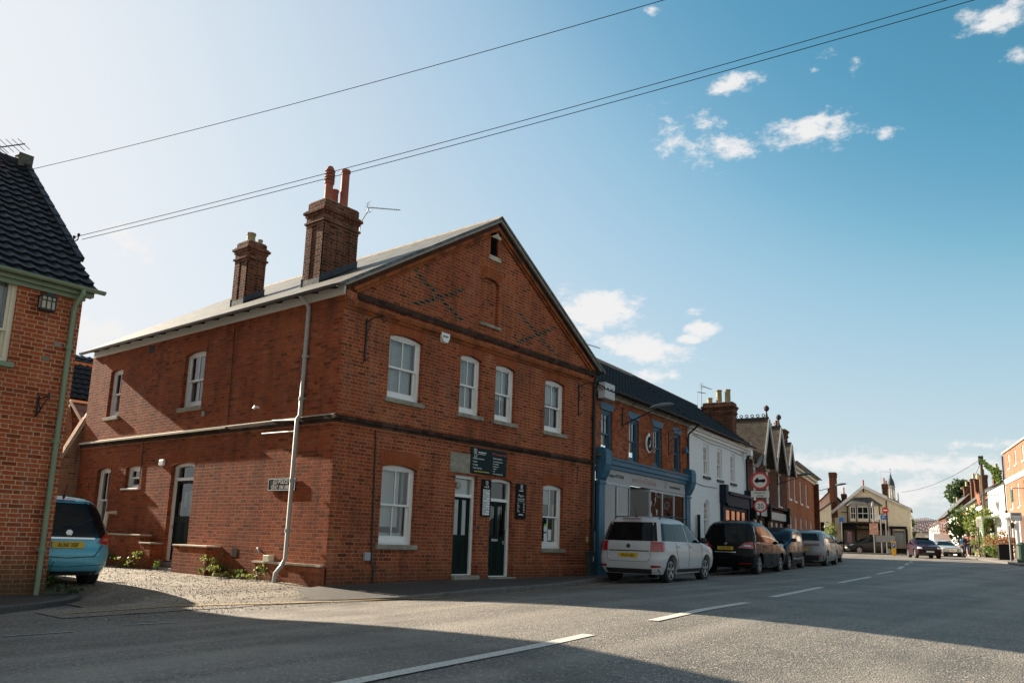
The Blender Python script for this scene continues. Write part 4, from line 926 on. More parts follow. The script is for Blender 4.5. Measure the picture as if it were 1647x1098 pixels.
bars(o, M_, s_w, [(.06,.35,.50,.512),(.08,.33,.455,.467),(.04,.37,.415,.418),(.12,.3,.10,.125)]+[(.06,.10+.03*(k%3),.38-k*.04,.392-k*.04) for k in range(6)]+[(.29,.35,.38-k*.04,.392-k*.04) for k in range(6)])
o = plate('street_name_sign', 'black street name plate with worn white letters beside the pale downpipe', 'sign', FL @ frame(ld_(2.06),0,1.81), .95, .27, s_blk); M_ = WM[o.name]
mb = MB(); mb.poly([(.012,.012),(.938,.012),(.938,.258),(.012,.258)], [[(.025,.025),(.925,.025),(.925,.245),(.025,.245)]], -.033, -.0305); build('border', mb, s_w, o, M_)
text('lettering', '(LD POLICE', .125, .44, .147, -.033, s_w, o, M_, 'CENTER', .80); text('lettering', 'STAT ON /ARD', .125, .475, .035, -.033, s_w, o, M_, 'CENTER', .80)
o = thing('meter_box', 'small pale grey box low on the brick front beside the black conduit', 'meter box', frame(.92,0,.46)); mb = MB(); mb.box(0,.15,-.075,0,0,.165); build('case', mb, pmat('box_grey', (.33,.36,.37), .5), o, bevel=.012)
o = thing('utility_cabinet', 'narrow dark green cabinet standing against the wall where the brick front meets the blue shop', 'cabinet', frame(8.98,-.16,.05)); mb = MB(); mb.box(0,.26,0,.14,0,.66); mb.box(-.012,.272,-.015,.15,.66,.70); build('case', mb, pmat('cabinet_green', (.05,.07,.06), .5, noise_amt=.2), o, bevel=.008)
mb = MB(); mb.poly([(.16,.42),(.20,.42),(.20,.56),(.16,.56)], y0=-.004, y1=-.001); build('sticker', mb, paper_w, o)
o = thing('wall_lantern', 'round-edged white wall light left of the green yard door', 'lamp', FL @ frame(ld_(6.72),0,2.50)); mb = MB(); mb.box(0,.24,-.07,0,0,.16); build('cover', mb, w_white, o, bevel=.03)
o = thing('gas_meter_plate', 'small yellow and white plate at the right end of the brick front', 'plate', frame(9.02,0,1.0)); mb = MB(); mb.box(0,.1,-.012,0,0,.15); build('plate', mb, pmat('plate_yellow', (.5,.42,.15), .5), o)
# aerial on the big chimney
def yagi(name, label, fr, L=.8, n=14, el=.18, mastL=.6, mast=None, reflector=True, mat=None):
    o = thing(name, label, 'aerial', fr); mb = MB(); mt = mat or alu
    if mast: mb.tube(mast, .012, 6)
    mb.tube([(0,0,0),(L,0,0)], .009, 6)
    build('mast', mb, mt, o); mb = MB()
    for k in range(n): x = .08 + (L-.1)*k/(n-1); h = el*(1-.35*k/n); mb.tube([(x,-h/2,0),(x,h/2,0)], .0045, 4, False)
    if reflector:
        for z in (-.12,-.04,.04,.12): mb.tube([(-.02+abs(z)*.4,-el*.7,z),(-.02+abs(z)*.4,el*.7,z)], .005, 4, False)
        mb.tube([(.03,0,-.13),(-.02,0,0),(.03,0,.13)], .007, 5)
    build('elements', mb, mt, o); return o
aer = pmat('aerial_grey', (.16,.17,.18), .5, metal=.3)
yagi('tv_aerial', 'thin tv aerial on a bent arm fixed to the big chimney stack', frame(2.10,2.0,8.93,-8) @ Matrix.Rotation(rad(-14),4,'Y'), L=.98, mast=[(0,0,0),(-.04,0,-.12),(-.24,.06,-.38),(-.29,.1,-.62)], mat=aer)
# ---------------------------------------------------------------- brick house at the left edge with black pantiles
LX, LY = -4.22, 1.95
FA = frame(LX, LY, 0, 180) @ Matrix.Rotation(0,4,'Z')
FN = frame(LX-6, LY, 0, 0)             # front wall: s from left, wall right corner at s=6
HL = thing('pantiled_house', 'brick house at the left edge with black wavy roof tiles and sage green gutter', 'house', FN)
wallpoly('wall', HL, FN, [(0,-.4),(6,-.4),(6,5.05),(0,5.05)], [[(3.9,3.55),(4.97,3.55),(4.97,5.02),(3.9,5.02)]], b_left)
GD = 4.3    # front half depth: eave y=1.95, ridge y=6.25
FG = frame(LX, LY, 0, 90)
# right gable wall (faces +x): outer normal must be +x -> frame heading 90 gives inward -x
wallpoly('wall', HL, FG, [(0,-.4),(8.6,-.4),(8.6,5.0),(GD,8.55),(0,5.0)], [], b_left)
window(HL, FN, 3.9, 4.97, 3.56, 5.02, rise=0, rec=.05, mat=w_cream, arch=False, sillmat=w_green, sillh=.09, rows=1, upper=2, lower=2, split=.36, lowrows=2, back=[('curtain',0,1,0,1)])
pantile(HL, FN, 1.0, 6.13, (-.20, 5.02), (GD, 8.70), tw=.25, course=.29, rise=.024, lift=.042)
pantile(HL, FN, 1.0, 6.13, (8.6+.2, 5.02), (GD, 8.70), tw=.25, course=.295, name='roof', under=True) if False else None
roofslab(HL, FN, 1.0, 6.13, (8.8, 5.0), (GD, 8.66), mat=s_dark)
mb = MB(); mb.tube([(1,GD,8.72),(6.13,GD,8.72)], .11, 12); build('ridge_tiles', mb, tile_blk, HL, FN, smooth=True)
mb = MB(); mb.poly([(5.98,8.66),(6.24,8.66),(6.24,8.93),(5.98,8.93)], y0=GD-.13, y1=GD+.13); build('ridge_end_block', mb, pmat('mossy_stone', (.10,.10,.08), .9, noise_amt=.4), HL, FN, bevel=.02)
# verge capping tiles
mb = MB(); a = Vector((6.16,.75,5.02+(.95)*3.68/4.5)); b = Vector((6.16,GD,8.74)); n = 10
for k in range(n): p = a+(b-a)*k/n; q = a+(b-a)*(k+1.06)/n; mb.bar(p+Vector((0,0,.05)), q+Vector((0,0,.03)), .13, .09)
build('verge_tiles', mb, tile_blk, HL, FN)
halfgutter(HL, FN, 0, 6.26, -.24, 5.05, .062, w_green)
mb = MB(); mb.box(0, 6.12, -.15, -.001, 4.93, 5.03); mb.box(0,6.02,-.06,-.0012,4.86,4.93); build('soffit', mb, w_green, HL, FN)
pipe('downpipe', HL, FN, [(5.90,-.24,5.0),(5.90,-.24,4.92),(5.86,-.10,4.76),(5.85,-.075,4.6),(5.85,-.075,-.3)], .042, w_green, [(5.85,-.075,3.98),(5.85,-.075,2.35),(5.85,-.075,.55)])
o = thing('wall_lantern', 'black framed box lantern with cream glass under the green gutter', 'lamp', FN @ frame(5.40,-.02,4.52)); mb = MB()
mb.box(-.12,.12,-.15,-.01,.0,.03); mb.poly([(-.14,.24),(.14,.24),(.0,.31)], y0=-.17, y1=0)
for x in (-.12,-.04,.04,.105): mb.box(x,x+.015,-.155,-.14,.03,.24)
for y in (-.15,-.02): mb.box(.107,.12,y,y+.012,.03,.24)
for y in (-.15,-.02): mb.box(-.12,-.107,y,y+.012,.03,.24)
mb.box(-.12,.12,-.157,-.142,.165,.178)
build('frame', mb, iron, o); mb = MB(); mb.box(-.105,.105,-.139,-.012,.031,.238); build('lantern_glass', mb, pmat('lantern_cream', (.45,.42,.30), .3), o)
o = thing('sign_bracket', 'black triangular iron bracket on the left house below its lantern', 'bracket', FN @ frame(5.50,-.01,2.72)); mb = MB()
mb.box(-.012,.012,-.03,0,0,.36); mb.tube([(0,-.02,.31),(0,-.42,.31)], .011, 6); mb.tube([(0,-.02,.03),(0,-.42,.31)], .011, 6); mb.tube([(0,-.02,.31),(0,-.13,.12)], .008, 6); mb.tube([(0,-.42,.27),(0,-.42,.37)], .022, 6); mb.tube([(0,-.15,.14),(0,-.15,.17)],.02,6)
b_ = build('bar', mb, iron, o)
mb = MB(); mb.poly([(5.62,3.98),(5.74,3.96),(5.76,4.02),(5.66,4.07)], y0=-.006, y1=.01); build('mortar_patch', mb, concrete, HL, FN)
mb = MB(); mb.box(5.47,5.59,-.004,.01,3.70,3.765); build('grey_brick', mb, pmat('grey_brick', (.16,.18,.14), .8), HL, FN)
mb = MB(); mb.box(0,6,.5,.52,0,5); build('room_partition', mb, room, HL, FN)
# aerial over its ridge
o = thing('tv_aerial', 'tv aerial with long crossing rods above the black tiled roof at the left edge', 'aerial', frame(-5.2, 4.6, 8.05)); mb = MB()
mb.tube([(-.25,1.2,-.6),(-.25,.2,-.05),(-.15,0,.06)], .016, 6); mb.tube([(-.32,.1,-.06),(.52,-.1,.40)], .013, 6); build('mast', mb, aer, o)
mb = MB()
for k in range(7): t = k/6; c = Vector((-.05+.55*t,-.02-.08*t,.10+.285*t)); h = .21-.05*t; mb.tube([c-Vector((h*.75,0,-h*.42)), c+Vector((h*.75,0,-h*.42))], .006, 5)
for dz in (-.16,-.05,.06,.20): c = Vector((-.05,0,.05+dz)); mb.tube([c-Vector((.42,0,-.2)), c+Vector((.42,0,-.2))], .008, 5)
mb.tube([(-.14,0,-.12),(.02,0,.30)], .01, 5)
build('elements', mb, pmat('rusty_rod', (.12,.06,.05), .6), o)
# weeds at the wall foot
def weed(label, x, y, z, r, h, n, mat, rnd, s=.05):
    h *= .85; r *= 1.15
    o = thing('weed', label, 'plant', frame(x, y, z)); mb = MB(); 
    for k in range(5): a = rnd.uniform(0, 6.28); mb.tube([(0,0,0),(.4*r*math.cos(a),.4*r*math.sin(a),h*.5),(.8*r*math.cos(a),.8*r*math.sin(a),h*rnd.uniform(.7,1.1))], .005, 4)
    build('stem', mb, lf_mid, o); mb = MB(); leaves(mb, (0,0,h*.5), (r,r*.7,h*.55), n, s, rnd); build('foliage', mb, mat, o); return o
rw = random.Random(5)
weed('tall white-flowering weed beside the foot of the left house', -4.12, 2.3, -.16, .13, .62, 130, lf_mid, rw, .05)
weed('low dark weed spreading from the left house corner over the pavement end', -4.0, 1.75, -.18, .26, .16, 130, lf_dark, rw, .04)
for i, (y, x, h, n, r) in enumerate(((9.6,-.55,.75,160,.35),(8.9,-.62,.45,140,.35),(8.1,-.5,.55,150,.3),(7.2,-.48,.28,110,.3),(6.6,-.42,.5,80,.2),(5.6,-.38,.35,40,.1),(3.45,-.3,.55,150,.25),(3.0,-.35,.3,120,.3),(2.5,-.2,.22,70,.25),(2.05,-.3,.16,60,.25),(1.75,-.22,.36,110,.16))):
    lab = ['bushy weed at the foot of the low wall beside the blue car','pale weed under the cream waste pipe by the yard wall','leafy weed against the tall part of the low yard wall','short weed where the low yard wall steps down','spindly weed just left of the green yard door','single thin stalk growing at the green door step','tall upright weed at the right end of the low wall by the green door','spreading low weed right of the green door wall','small weed midway along the brick plinth','flat weed near the plinth before the downpipe','silvery weed left of the foot of the pale downpipe'][i]
    weed(lab, x, y, yardz(x, y), r, h, int(n*1.3), lf_yel if i % 3 != 2 else lf_mid, rw, .032)
# ---------------------------------------------------------------- behind: rear wall, lean-to, black tiled house
HR = thing('rear_wall', 'sloping brick garden wall with pale coping behind the corner house', 'wall', frame(0,11.32,0))
mb = MB(); mb.poly([(-2.2,-.3),(.3,-.3),(.3,4.45),(-2.2,-.9+.0)][:0] or [(-1.6,-.3),(.2,-.3),(.2,4.25),(.02,4.05),(-1.6,.40)], y0=.1, y1=.34); build('wall', mb, b_rear, HR)
mb = MB(); mb.bar((.2,.22,4.28),(-1.65,.22,.32), .30, .05); build('coping', mb, stone_l, HR)
HB = thing('outbuilding', 'small brick outbuilding with a slate roof behind the rear wall', 'outbuilding', frame(.2,13,0))
FB = frame(.2,13,0,0)
mb = MB(); mb.poly([(-.25,0),(.14,0),(.14,3.95),(.02,4.62),(-.25,4.0)], y0=0, y1=.2); build('wall', mb, b_rear, HB)
mb = MB(); mb.add([(.0,-.05,4.70),(1.6,-.05,4.70),(1.6,-.75,3.95),(.16,-.75,3.95)], [(0,1,2,3)]); o = build('roof', mb, s_main, HB)
mb = MB(); mb.bar((-.02,-.05,4.70),(.15,-.76,3.95), .05, .06); mb.box(-.02,1.6,-.1,.02,4.69,4.76); build('verge_board', mb, w_cream, HB)
mb = MB(); mb.box(.18,1.6,-.7,-.6,2.6,3.93); build('dark_doors', mb, room, HB)  # doors in the dark interior material
FC = frame(1.2,16,0,0)
HC = thing('rear_house', 'house with a steep black pantiled roof seen between the two brick houses', 'house', FC)
pantile(HC, FC, -1.2, 3.2, (0,5.32), (1.3,6.75), tw=.26, course=.27)
pantile(HC, FC, -1.2, 3.2, (1.4,6.85), (1.8,7.15), tw=.26, course=.27)
mb = MB(); mb.box(-1.2,3.2,1.25,1.4,6.68,6.80); build('lath', mb, pmat('orange_batten', (.5,.22,.07), .7), HC)
mb = MB(); mb.box(-1.2,3.2,.05,.3,4.9,5.3); build('eaves', mb, w_black, HC); mb = MB(); mb.box(-1.0,3.2,.3,.6,-.2,4.9); mb.box(-1,3.2,1.8,2,0,7.1); build('wall', mb, b_dark, HC)
# ---------------------------------------------------------------- the blue shop
def along(P, a, s): return (P[0]+s*math.cos(rad(a)), P[1]+s*math.sin(rad(a)))
PA = (9.37, 0.0); FS = frame(*PA, 0, 5.2); SLn = 7.28
HS = thing('bed_shop', 'brick shop with blue window frames and a blue shopfront', 'shop', FS)
wins = [(.42,1.16),(2.32,3.06),(4.2,4.93),(5.98,6.60)]
wallpoly('wall', HS, FS, [(0,3.2),(SLn,3.2),(SLn,5.36),(0,5.36)], [[(a,3.52),(b,3.52),(b,4.90),(a,4.90)] for a, b in wins], b_shop)
for a, b in wins:
    f = window(HS, FS, a, b, 3.52, 4.90, rise=0, mat=w_blue, arch=False, sillmat=w_blue, sillh=.07, sillw=.12, upper=2, lower=1, rec=.06, back=[('curtain',0,.4,.5,1),('curtain',.7,1,.5,1)])
    mb = MB(); mb.poly([(a+.02,4.905),(b-.02,4.905),(b+.14,5.12),(a-.14,5.12)], y0=-.012, y1=.02); build('lintel', mb, w_blue, f, FS)
mb = MB(); mb.box(0,SLn,-.12,-.001,5.37,5.46); mb.box(0,SLn,-.07,-.0012,5.29,5.368); build('eaves_cornice', mb, pmat('peeling_cream', (.5,.46,.38), .7, noise_amt=.5, nscale=3, col2=(.16,.12,.09)), HS, FS)
mb = MB(); mb.box(-.02,.62,-.34,-.125,5.14,5.60); build('box_end', mb, pmat('grey_white_board', (.5,.52,.53), .6, noise_amt=.1), HS, FS)
pantile(HS, FS, -.1, 17.2-.0 if False else SLn+.05, (-.30,5.40), (2.3,7.40), tw=.24, course=.30)
mb = MB(); mb.tube([(0,2.3,7.45),(SLn,2.3,7.43)], .09, 10); build('ridge_tiles', mb, pmat('mortared_ridge', (.28,.24,.19), .8, noise_amt=.3), HS, FS, smooth=True)
roofslab(HS, FS, 0, SLn, (5.2,5.3), (2.3,7.38), mat=s_dark)
halfgutter(HS, FS, .75, SLn+.2, -.37, 5.44, .055, iron)
pipe('downpipe', HS, FS, [(7.40,-.37,5.40),(7.40,-.30,5.30),(7.22,-.07,5.02),(7.20,-.06,4.8),(7.20,-.06,3.55)], .035, iron)
# shopfront
mb = MB(); mb.box(.2,SLn-.05,-.22,0,3.28,3.42); mb.box(.25,SLn-.1,-.16,0,3.16,3.279); mb.box(.2,SLn-.05,-.26,0,3.421,3.46); build('cornice', mb, w_blue, HS, FS)
mb = MB(); mb.box(0,SLn,-.2,.1,3.461,3.5); build('flashing', mb, pmat('mossy_lead', (.10,.09,.08), .8, noise_amt=.5, col2=(.2,.14,.10)), HS, FS)
mb = MB(); mb.box(.62,6.78,-.09,-.02,2.78,3.15); fas = build('fascia_board', mb, pmat('fascia_grey', (.38,.37,.36), .6, noise_amt=.1), HS, FS)
sgd = pmat('letter_dark', (.06,.06,.06), .6); sgp = pmat('letter_faded_red', (.42,.26,.24), .6)
text('lettering', 'Telephone: 01379 855466', .16, .74, 2.92, -.095, sgd, fas, FS, sx=.62)
text('lettering', 'www.BestPriceBeds', .30, 2.36, 2.88, -.095, sgp, fas, FS, sx=.78)
text('lettering', 'LLC', .30, 4.88, 2.88, -.095, sgp, fas, FS, sx=.6)
text('lettering', 'www.bestpricebeds.co.uk', .15, 5.35, 2.92, -.095, sgd, fas, FS, sx=.62)
def console(x0, x1, zt, zb, y):
    mb = MB(); w = [(y, zt-.9),(y-.0,zb),(y-.02, zb),(y-.10,zb+.1),(y-.20,zb+.32),(y-.24,zb+.5),(y-.24,zt-.12),(y-.20,zt-.03),(y-.10,zt),(0,zt),(0,zb)]
    P = [(-q[0], q[1]) for q in [(y,zb),(y-.06,zb+.05),(y-.16,zb+.25),(y-.22,zb+.45),(y-.22,zt-.15),(y-.19,zt-.05),(y-.10,zt+.02),(0,zt+.02),(0,zb)]]
    n = len(P); vs = [(x0, -p[0], p[1]) for p in P] + [(x1, -p[0], p[1]) for p in P]
    mb.add(vs, [tuple(range(n)), tuple(range(n, 2*n))[::-1]] + [(i, (i+1)%n, (i+1)%n+n, i+n) for i in range(n)]); return mb
for (x0, x1, nm) in ((.12,.52,1),(6.85,7.24,2)):
    build('console', console(x0, x1, 3.70, 2.80, -.10), w_blue, HS, FS, bevel=.008)
    mb = MB(); mb.box(x0+.02,x1-.02,-.12,0,.42,2.79); mb.box(x0-.02,x1+.02,-.15,0,2.68,2.74); mb.box(x0-.02,x1+.02,-.17,0,-.1,.42); build('pilaster', mb, w_blue, HS, FS, bevel=.006)
# glazing: left bay, recessed door, right bay
fm = pmat('shop_frame_grey', (.42,.47,.50), .45)
mb = MB(); mb.box(.52,6.85,-.07,.02,.05,.62); build('stall_riser', mb, w_blued, HS, FS)
def shopwin(pts, cols):
    f = None
    (xa, ya), (xb, yb) = pts; d = Vector((xb-xa, yb-ya, 0)); L = d.length; an = math.degrees(math.atan2(d.y, d.x)); fr2 = FS @ frame(xa, ya, 0, an); mb = MB()
    mb.box(0,L,-.03,.03,.62,.68); mb.box(0,L,-.03,.03,2.70,2.77)
    for k in range(cols+1): x = L*k/cols; mb.box(max(0,x-.03),min(L,x+.03),-.028,.028,.681,2.699)
    f = build('shop_window', mb, fm, HS, fr2); mb = MB(); mb.quad((0,0,.68),(L,0,.68),(L,0,2.7),(0,0,2.7)); build('pane', mb, glass_d, f, fr2)
shopwin([(.54,-.03),(2.30,-.03)], 2); shopwin([(2.30,-.03),(2.75,.75)], 1); shopwin([(3.38,.75),(3.84,-.03)], 1); shopwin([(3.84,-.03),(6.84,-.03)], 3)
mb = MB(); mb.poly([(2.75,.05),(3.38,.05),(3.38,2.7),(2.75,2.7)], [[(2.84,.25),(3.29,.25),(3.29,1.98),(2.84,1.98)],[(2.84,2.08),(3.29,2.08),(3.29,2.6),(2.84,2.6)]], .73, .78); sdr = build('door', mb, fm, HS, FS)
mb = MB(); mb.quad((2.8,.755,.2),(3.33,.755,.2),(3.33,.755,2.65),(2.8,.755,2.65)); build('pane', mb, glass_d, sdr, FS)
mb = MB(); mb.quad((0,4.2,0),(SLn,4.2,0),(SLn,4.2,3.2),(0,4.2,3.2)); mb.quad((0,.8,2.9),(SLn,.8,2.9),(SLn,4.2,2.9),(0,4.2,2.9)); mb.quad((0,0,3.18),(SLn,0,3.18),(SLn,.8,3.18),(0,.8,3.18)); mb.quad((0,0,.02),(SLn,0,.02),(SLn,4.2,.02),(0,4.2,.02)); mb.quad((0,0,0),(0,4.2,0),(0,4.2,3.1),(0,0,3.1)); mb.quad((SLn,0,0),(SLn,4.2,0),(SLn,4.2,3.1),(SLn,0,3.1)); build('shop_interior', mb, pmat('shop_dark_walls', (.10,.09,.08), .9), HS, FS)
wm = pmat('bed_fabric', (.5,.47,.42), .9); wm2 = pmat('bed_grey', (.25,.25,.27), .9)
for i, (x, y, w, h, mt) in enumerate(((.9,.9,1.3,1.35,wm2),(2.0,1.9,.5,2.0,wm),(4.3,.8,1.5,1.2,wm),(6.0,1.0,1.2,1.5,wm2))):
    mb = MB(); mb.box(x,x+w,y,y+.12,.1,h); mb.box(x,x+w,y+.121,y+1.2,.1,.6); o = build('display_bed', mb, mt, None, FS, bevel=.03)
    tag(o, ['grey bed with a tall headboard behind the left shop window','pale upright mattress behind the shop window beside the door','cream bed behind the right-hand shop window','grey bed at the right end of the shop window'][i], 'bed', 'beds in the blue shop window')
mb = MB(); mb.box(SLn-.01,SLn,0,.3,0,5.4); mb.quad((0,5.2,0),(SLn,5.2,0),(SLn,5.2,5.3),(0,5.2,5.3)); mb.quad((0,.15,0),(0,5.2,0),(0,5.2,5.3),(0,.15,5.3)); build('wall', mb, b_shop, HS, FS)
mb = MB(); mb.add([(-.02,-.1,5.35),(-.02,5.2,5.3),(-.02,2.3,7.32)], [(0,1,2)]); build('gable_wall', mb, b_shop, HS, FS)
# oval bird plaque, lamp, bracket, bell
o = thing('oval_sign', 'black oval plaque with a pale rim and a bird between the blue windows', 'sign', FS @ frame(3.74,-.02,4.245)); mb = MB(); mb.T = Matrix.Diagonal((1,1,1.25,1)) @ Matrix.Rotation(rad(90),4,'X'); mb.lathe([(.235,0),(.235,.04),(.2,.055)], 28); build('rim', mb, w_white, o)
mb = MB(); mb.T = Matrix.Diagonal((1,1,1.25,1)) @ Matrix.Rotation(rad(90),4,'X'); mb.lathe([(.20,.04),(.20,.06)], 28); build('board', mb, s_blk, o)
mb = MB(); mb.poly([(-.11,-.10),(-.02,-.14),(.07,-.06),(.10,.10),(.05,.15),(.03,.02),(-.04,-.04)], y0=-.068, y1=-.061); build('bird_emblem', mb, pmat('emblem_gold', (.4,.38,.28), .6), o); mb = MB(); mb.poly([(-.07,.32),(0,.37),(.07,.32),(.05,.27),(-.05,.27)], y0=-.04, y1=0); build('crest', mb, w_white, o)
def streetlamp(fr, label, reach, armz, rise=.1):
    o = thing('street_lamp', label, 'street lamp', fr); mb = MB(); mb.box(-.03,.03,-.04,0,-.15,.45)
    mb.tube([(0,-.03,-.1),(0,-reach*.55,armz*.6),(0,-reach*.8,armz)], .02, 8); build('arm', mb, iron, o); mb = MB()
    prof = [(-.02,.03),(.06,.07),(.2,.105),(.42,.125),(.62,.10),(.74,.05),(.78,.01)]; n = 12; vs = []
    for (u, r) in prof:
        for k in range(n): a = 2*math.pi*k/n; vs.append((r*1.1*math.cos(a), -reach*.75-u*.95, armz+rise + r*.62*math.sin(a)+.10*math.sin(u*2)))
    mb.add(vs, [(i*n+k, i*n+(k+1)%n, (i+1)*n+(k+1)%n, (i+1)*n+k) for i in range(len(prof)-1) for k in range(n)]+[tuple(range(n)), tuple(range(len(vs)-n, len(vs)))[::-1]])
    build('lamp_head', mb, pmat('lamp_grey', (.14,.16,.18), .45), o, smooth=True, autosm=60); return o
streetlamp(FS @ frame(1.82,0,4.70) @ Matrix.Rotation(rad(14),4,'Z'), 'grey street lamp head on an arm from the wall of the blue shop', 1.15, .32)
o = iron_bracket(FS @ frame(5.5,0,4.86), 'thin black iron bracket between the right two blue windows of the shop', .9, .78, 1)
mb = MB(); mb.tube([(0,-.02,.03),(0,-.95,.10)], .01, 6); mb.tube([(0,-.02,-.35),(0,-.4,.05)], .008, 6); build('arm', mb, iron, o)
o = thing('shop_bell', 'small blue bell-shaped lamp at the right end of the shop front', 'bell', FS @ frame(6.90,-.10,4.30)); mb = MB(); mb.lathe([(.09,0),(.085,.03),(.05,.10),(.035,.17),(.01,.2)], 14); mb.tube([(0,0,.19),(0,.1,.26)], .01, 6); build('bell', mb, pmat('bell_blue', (.05,.16,.35), .4), o)
yagi('tv_aerial', 'small tv aerial standing on the black roof ridge of the blue shop', FS @ frame(3.55,2.3,7.85,-12), L=.85, mast=[(0,0,0),(0,0,-.5)], mat=aer)
# ---------------------------------------------------------------- white brick house
PB = along(PA, 5.2, SLn); FWh = frame(*PB, 0, 6.5); WL = 7.45
HW = thing('white_house', 'white painted brick house with a navy blue shop porch', 'house', FWh)
ww = [(1.72,2.36),(3.36,4.0),(5.12,5.74)]
wallpoly('wall', HW, FWh, [(0,-.3),(WL,-.3),(WL,5.36),(0,5.36)], [archpts(a,b,3.66,4.90,0) for a, b in ww]+[archpts(1.70,2.38,1.3,2.76,.08),[(4.30,.3),(7.1,.3),(7.1,2.65),(4.30,2.65)]], b_white)
for a, b in ww: window(HW, FWh, a, b, 3.66, 4.90, rise=0, arch=False, rec=.05, upper=3, lower=3, rows=2, lowrows=2, bottom=.06, fw_=.05, sillmat=pmat('dark_sill',(.06,.06,.07),.7) if a < 2 else bpy.data.materials['dark_sill'], back=[('curtain',0,1,0,1)])
window(HW, FWh, 1.70, 2.38, 1.3, 2.76, rise=.08, arch=False, rec=.05, upper=3, lower=3, rows=3, lowrows=2, bottom=.06, fw_=.05, sillmat=w_white)
mb = MB(); mb.box(0,WL,-.10,-.001,5.14,5.24); mb.box(0,WL,-.20,-.001,5.241,5.36); build('eaves_cornice', mb, w_white, HW, FWh)
pantile(HW, FWh, .0, WL+.05, (-.33,5.38), (2.3,7.38), tw=.24, course=.30)
roofslab(HW, FWh, 0, WL, (5.2,5.3), (2.3,7.36), mat=s_dark); mb = MB(); mb.add([(WL,0,5.35),(WL,5.2,5.3),(WL,2.3,7.34)],[(0,1,2)]); build('gable_wall', mb, b_white, HW, FWh)
mb = MB(); mb.tube([(0,2.3,7.43),(WL,2.3,7.41)], .08, 10); build('ridge_tiles', mb, tile_blk, HW, FWh, smooth=True)
halfgutter(HW, FWh, .1, WL+.1, -.40, 5.40, .05, iron)
mb = MB(); mb.box(6.75,7.05,-.40,-.205,4.98,5.20); build('hopper', mb, w_white, HW, FWh)
pipe('downpipe', HW, FWh, [(6.9,-.3,5.0),(7.0,-.12,4.8),(7.2,-.08,4.6),(7.2,-.08,3.0)], .045, w_navy)
pipe('cable', HW, FWh, [(.3,-.02,3.34),(1.6,-.02,3.27),(3.2,-.02,3.30)], .01, iron)
pipe('cable', HW, FWh, [(.5,-.02,5.08),(2.6,-.02,4.99),(4.6,-.02,5.03),(6.6,-.03,4.96)], .01, pipe_gr)
pipe('post', HW, FWh, [(.85,-.1,0),(.85,-.1,2.15)], .06, w_black)
mb = MB(); mb.box(3.60,3.92,-.28,-.001,2.75,3.48); mb.box(3.66,3.88,-.14,-.001,.1,2.751); build('shop_pilaster', mb, w_navy, HW, FWh)
mb = MB(); mb.box(7.02,7.34,-.28,-.001,2.75,3.48); mb.box(7.06,7.28,-.14,-.001,.1,2.751); build('shop_pilaster', mb, w_navy, HW, FWh)
mb = MB(); mb.box(3.93,7.01,-.34,-.001,3.10,3.22); mb.box(3.93,7.01,-.24,-.001,2.66,3.099); build('shop_fascia', mb, w_navy, HW, FWh)
mb = MB(); mb.poly([(4.0,.3),(7.0,.3),(7.0,2.64),(4.0,2.64)], [[(4.1+.72*k,.7),(4.72+.72*k,.7),(4.72+.72*k,1.75),(4.1+.72*k,1.75)] for k in range(4)]+[[(4.1+.72*k,1.82),(4.72+.72*k,1.82),(4.72+.72*k,2.5),(4.1+.72*k,2.5)] for k in range(4)], -.10, -.04); swn = build('shop_window', mb, w_navy, HW, FWh)
mb = MB(); mb.quad((4.05,-.07,.6),(6.95,-.07,.6),(6.95,-.07,2.55),(4.05,-.07,2.55)); build('pane', mb, glass_d, swn, FWh)
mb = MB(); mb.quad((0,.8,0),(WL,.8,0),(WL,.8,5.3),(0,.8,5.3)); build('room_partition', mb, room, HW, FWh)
# chimney behind the junction with the gabled house
PC = along(PB, 6.5, WL); FGb = frame(*PC, 0, 8.0); GLn = 8.05
HG = thing('gabled_house', 'dark brick house with a row of three steep tiled gables and crested ridges', 'house', FGb)
chimney(HG, FGb, .28, 1.25, .62, 1.35, 5.3, 7.50, recess=False, capz=.55, pots=[(0,.45,.12,.28,'plain',terra_b),(0,.02,.13,.62,'plain',terra_b),(0,-.38,.13,.62,'plain',terra_b)])
o = yagi('tv_aerial', 'pair of tv aerials on a pole beside the buff chimney pots', FGb @ frame(.0,2.0,8.35,-10), L=1.0, mast=[(0,0,0),(0,0,-1.3)], mat=aer); mb = MB(); mb.tube([(-.4,0,-.35),(.4,0,-.3)], .01, 5); mb.tube([(-.4,0,-.35),(-.4,0,-1.3)], .012, 5)
for k in range(6): mb.tube([(-.3+.11*k,-.12,-.34+.007*k),(-.3+.11*k,.12,-.34+.007*k)], .005, 4, False)
build('elements', mb, aer, o)
gw = [(1.15,1.75),(3.55,4.20),(6.0,6.6)]
wallpoly('wall', HG, FGb, [(0,-.3),(GLn,-.3),(GLn,5.2),(0,5.2)], [[(a,3.15),(b,3.15),(b,4.70),(a,4.70)] for a, b in gw]+[[(a,.8),(a+.6,.8),(a+.6,2.3),(a,2.3)] for a in (1.2,2.2,4.3,5.3,6.3)], b_dark)
for a, b in gw:
    f = window(HG, FGb, a, b, 3.15, 4.70, rise=0, arch=False, rec=.05, upper=1, lower=1, sillmat=w_white); mb = MB(); mb.box(a-.08,b+.08,-.01,-.001,4.71,5.0); build('lintel', mb, stone_l, f, FGb)
for a in (1.2,2.2,4.3,5.3,6.3): window(HG, FGb, a, a+.6, .8, 2.3, rise=0, arch=False, rec=.05, upper=1, lower=1, sillmat=w_white)
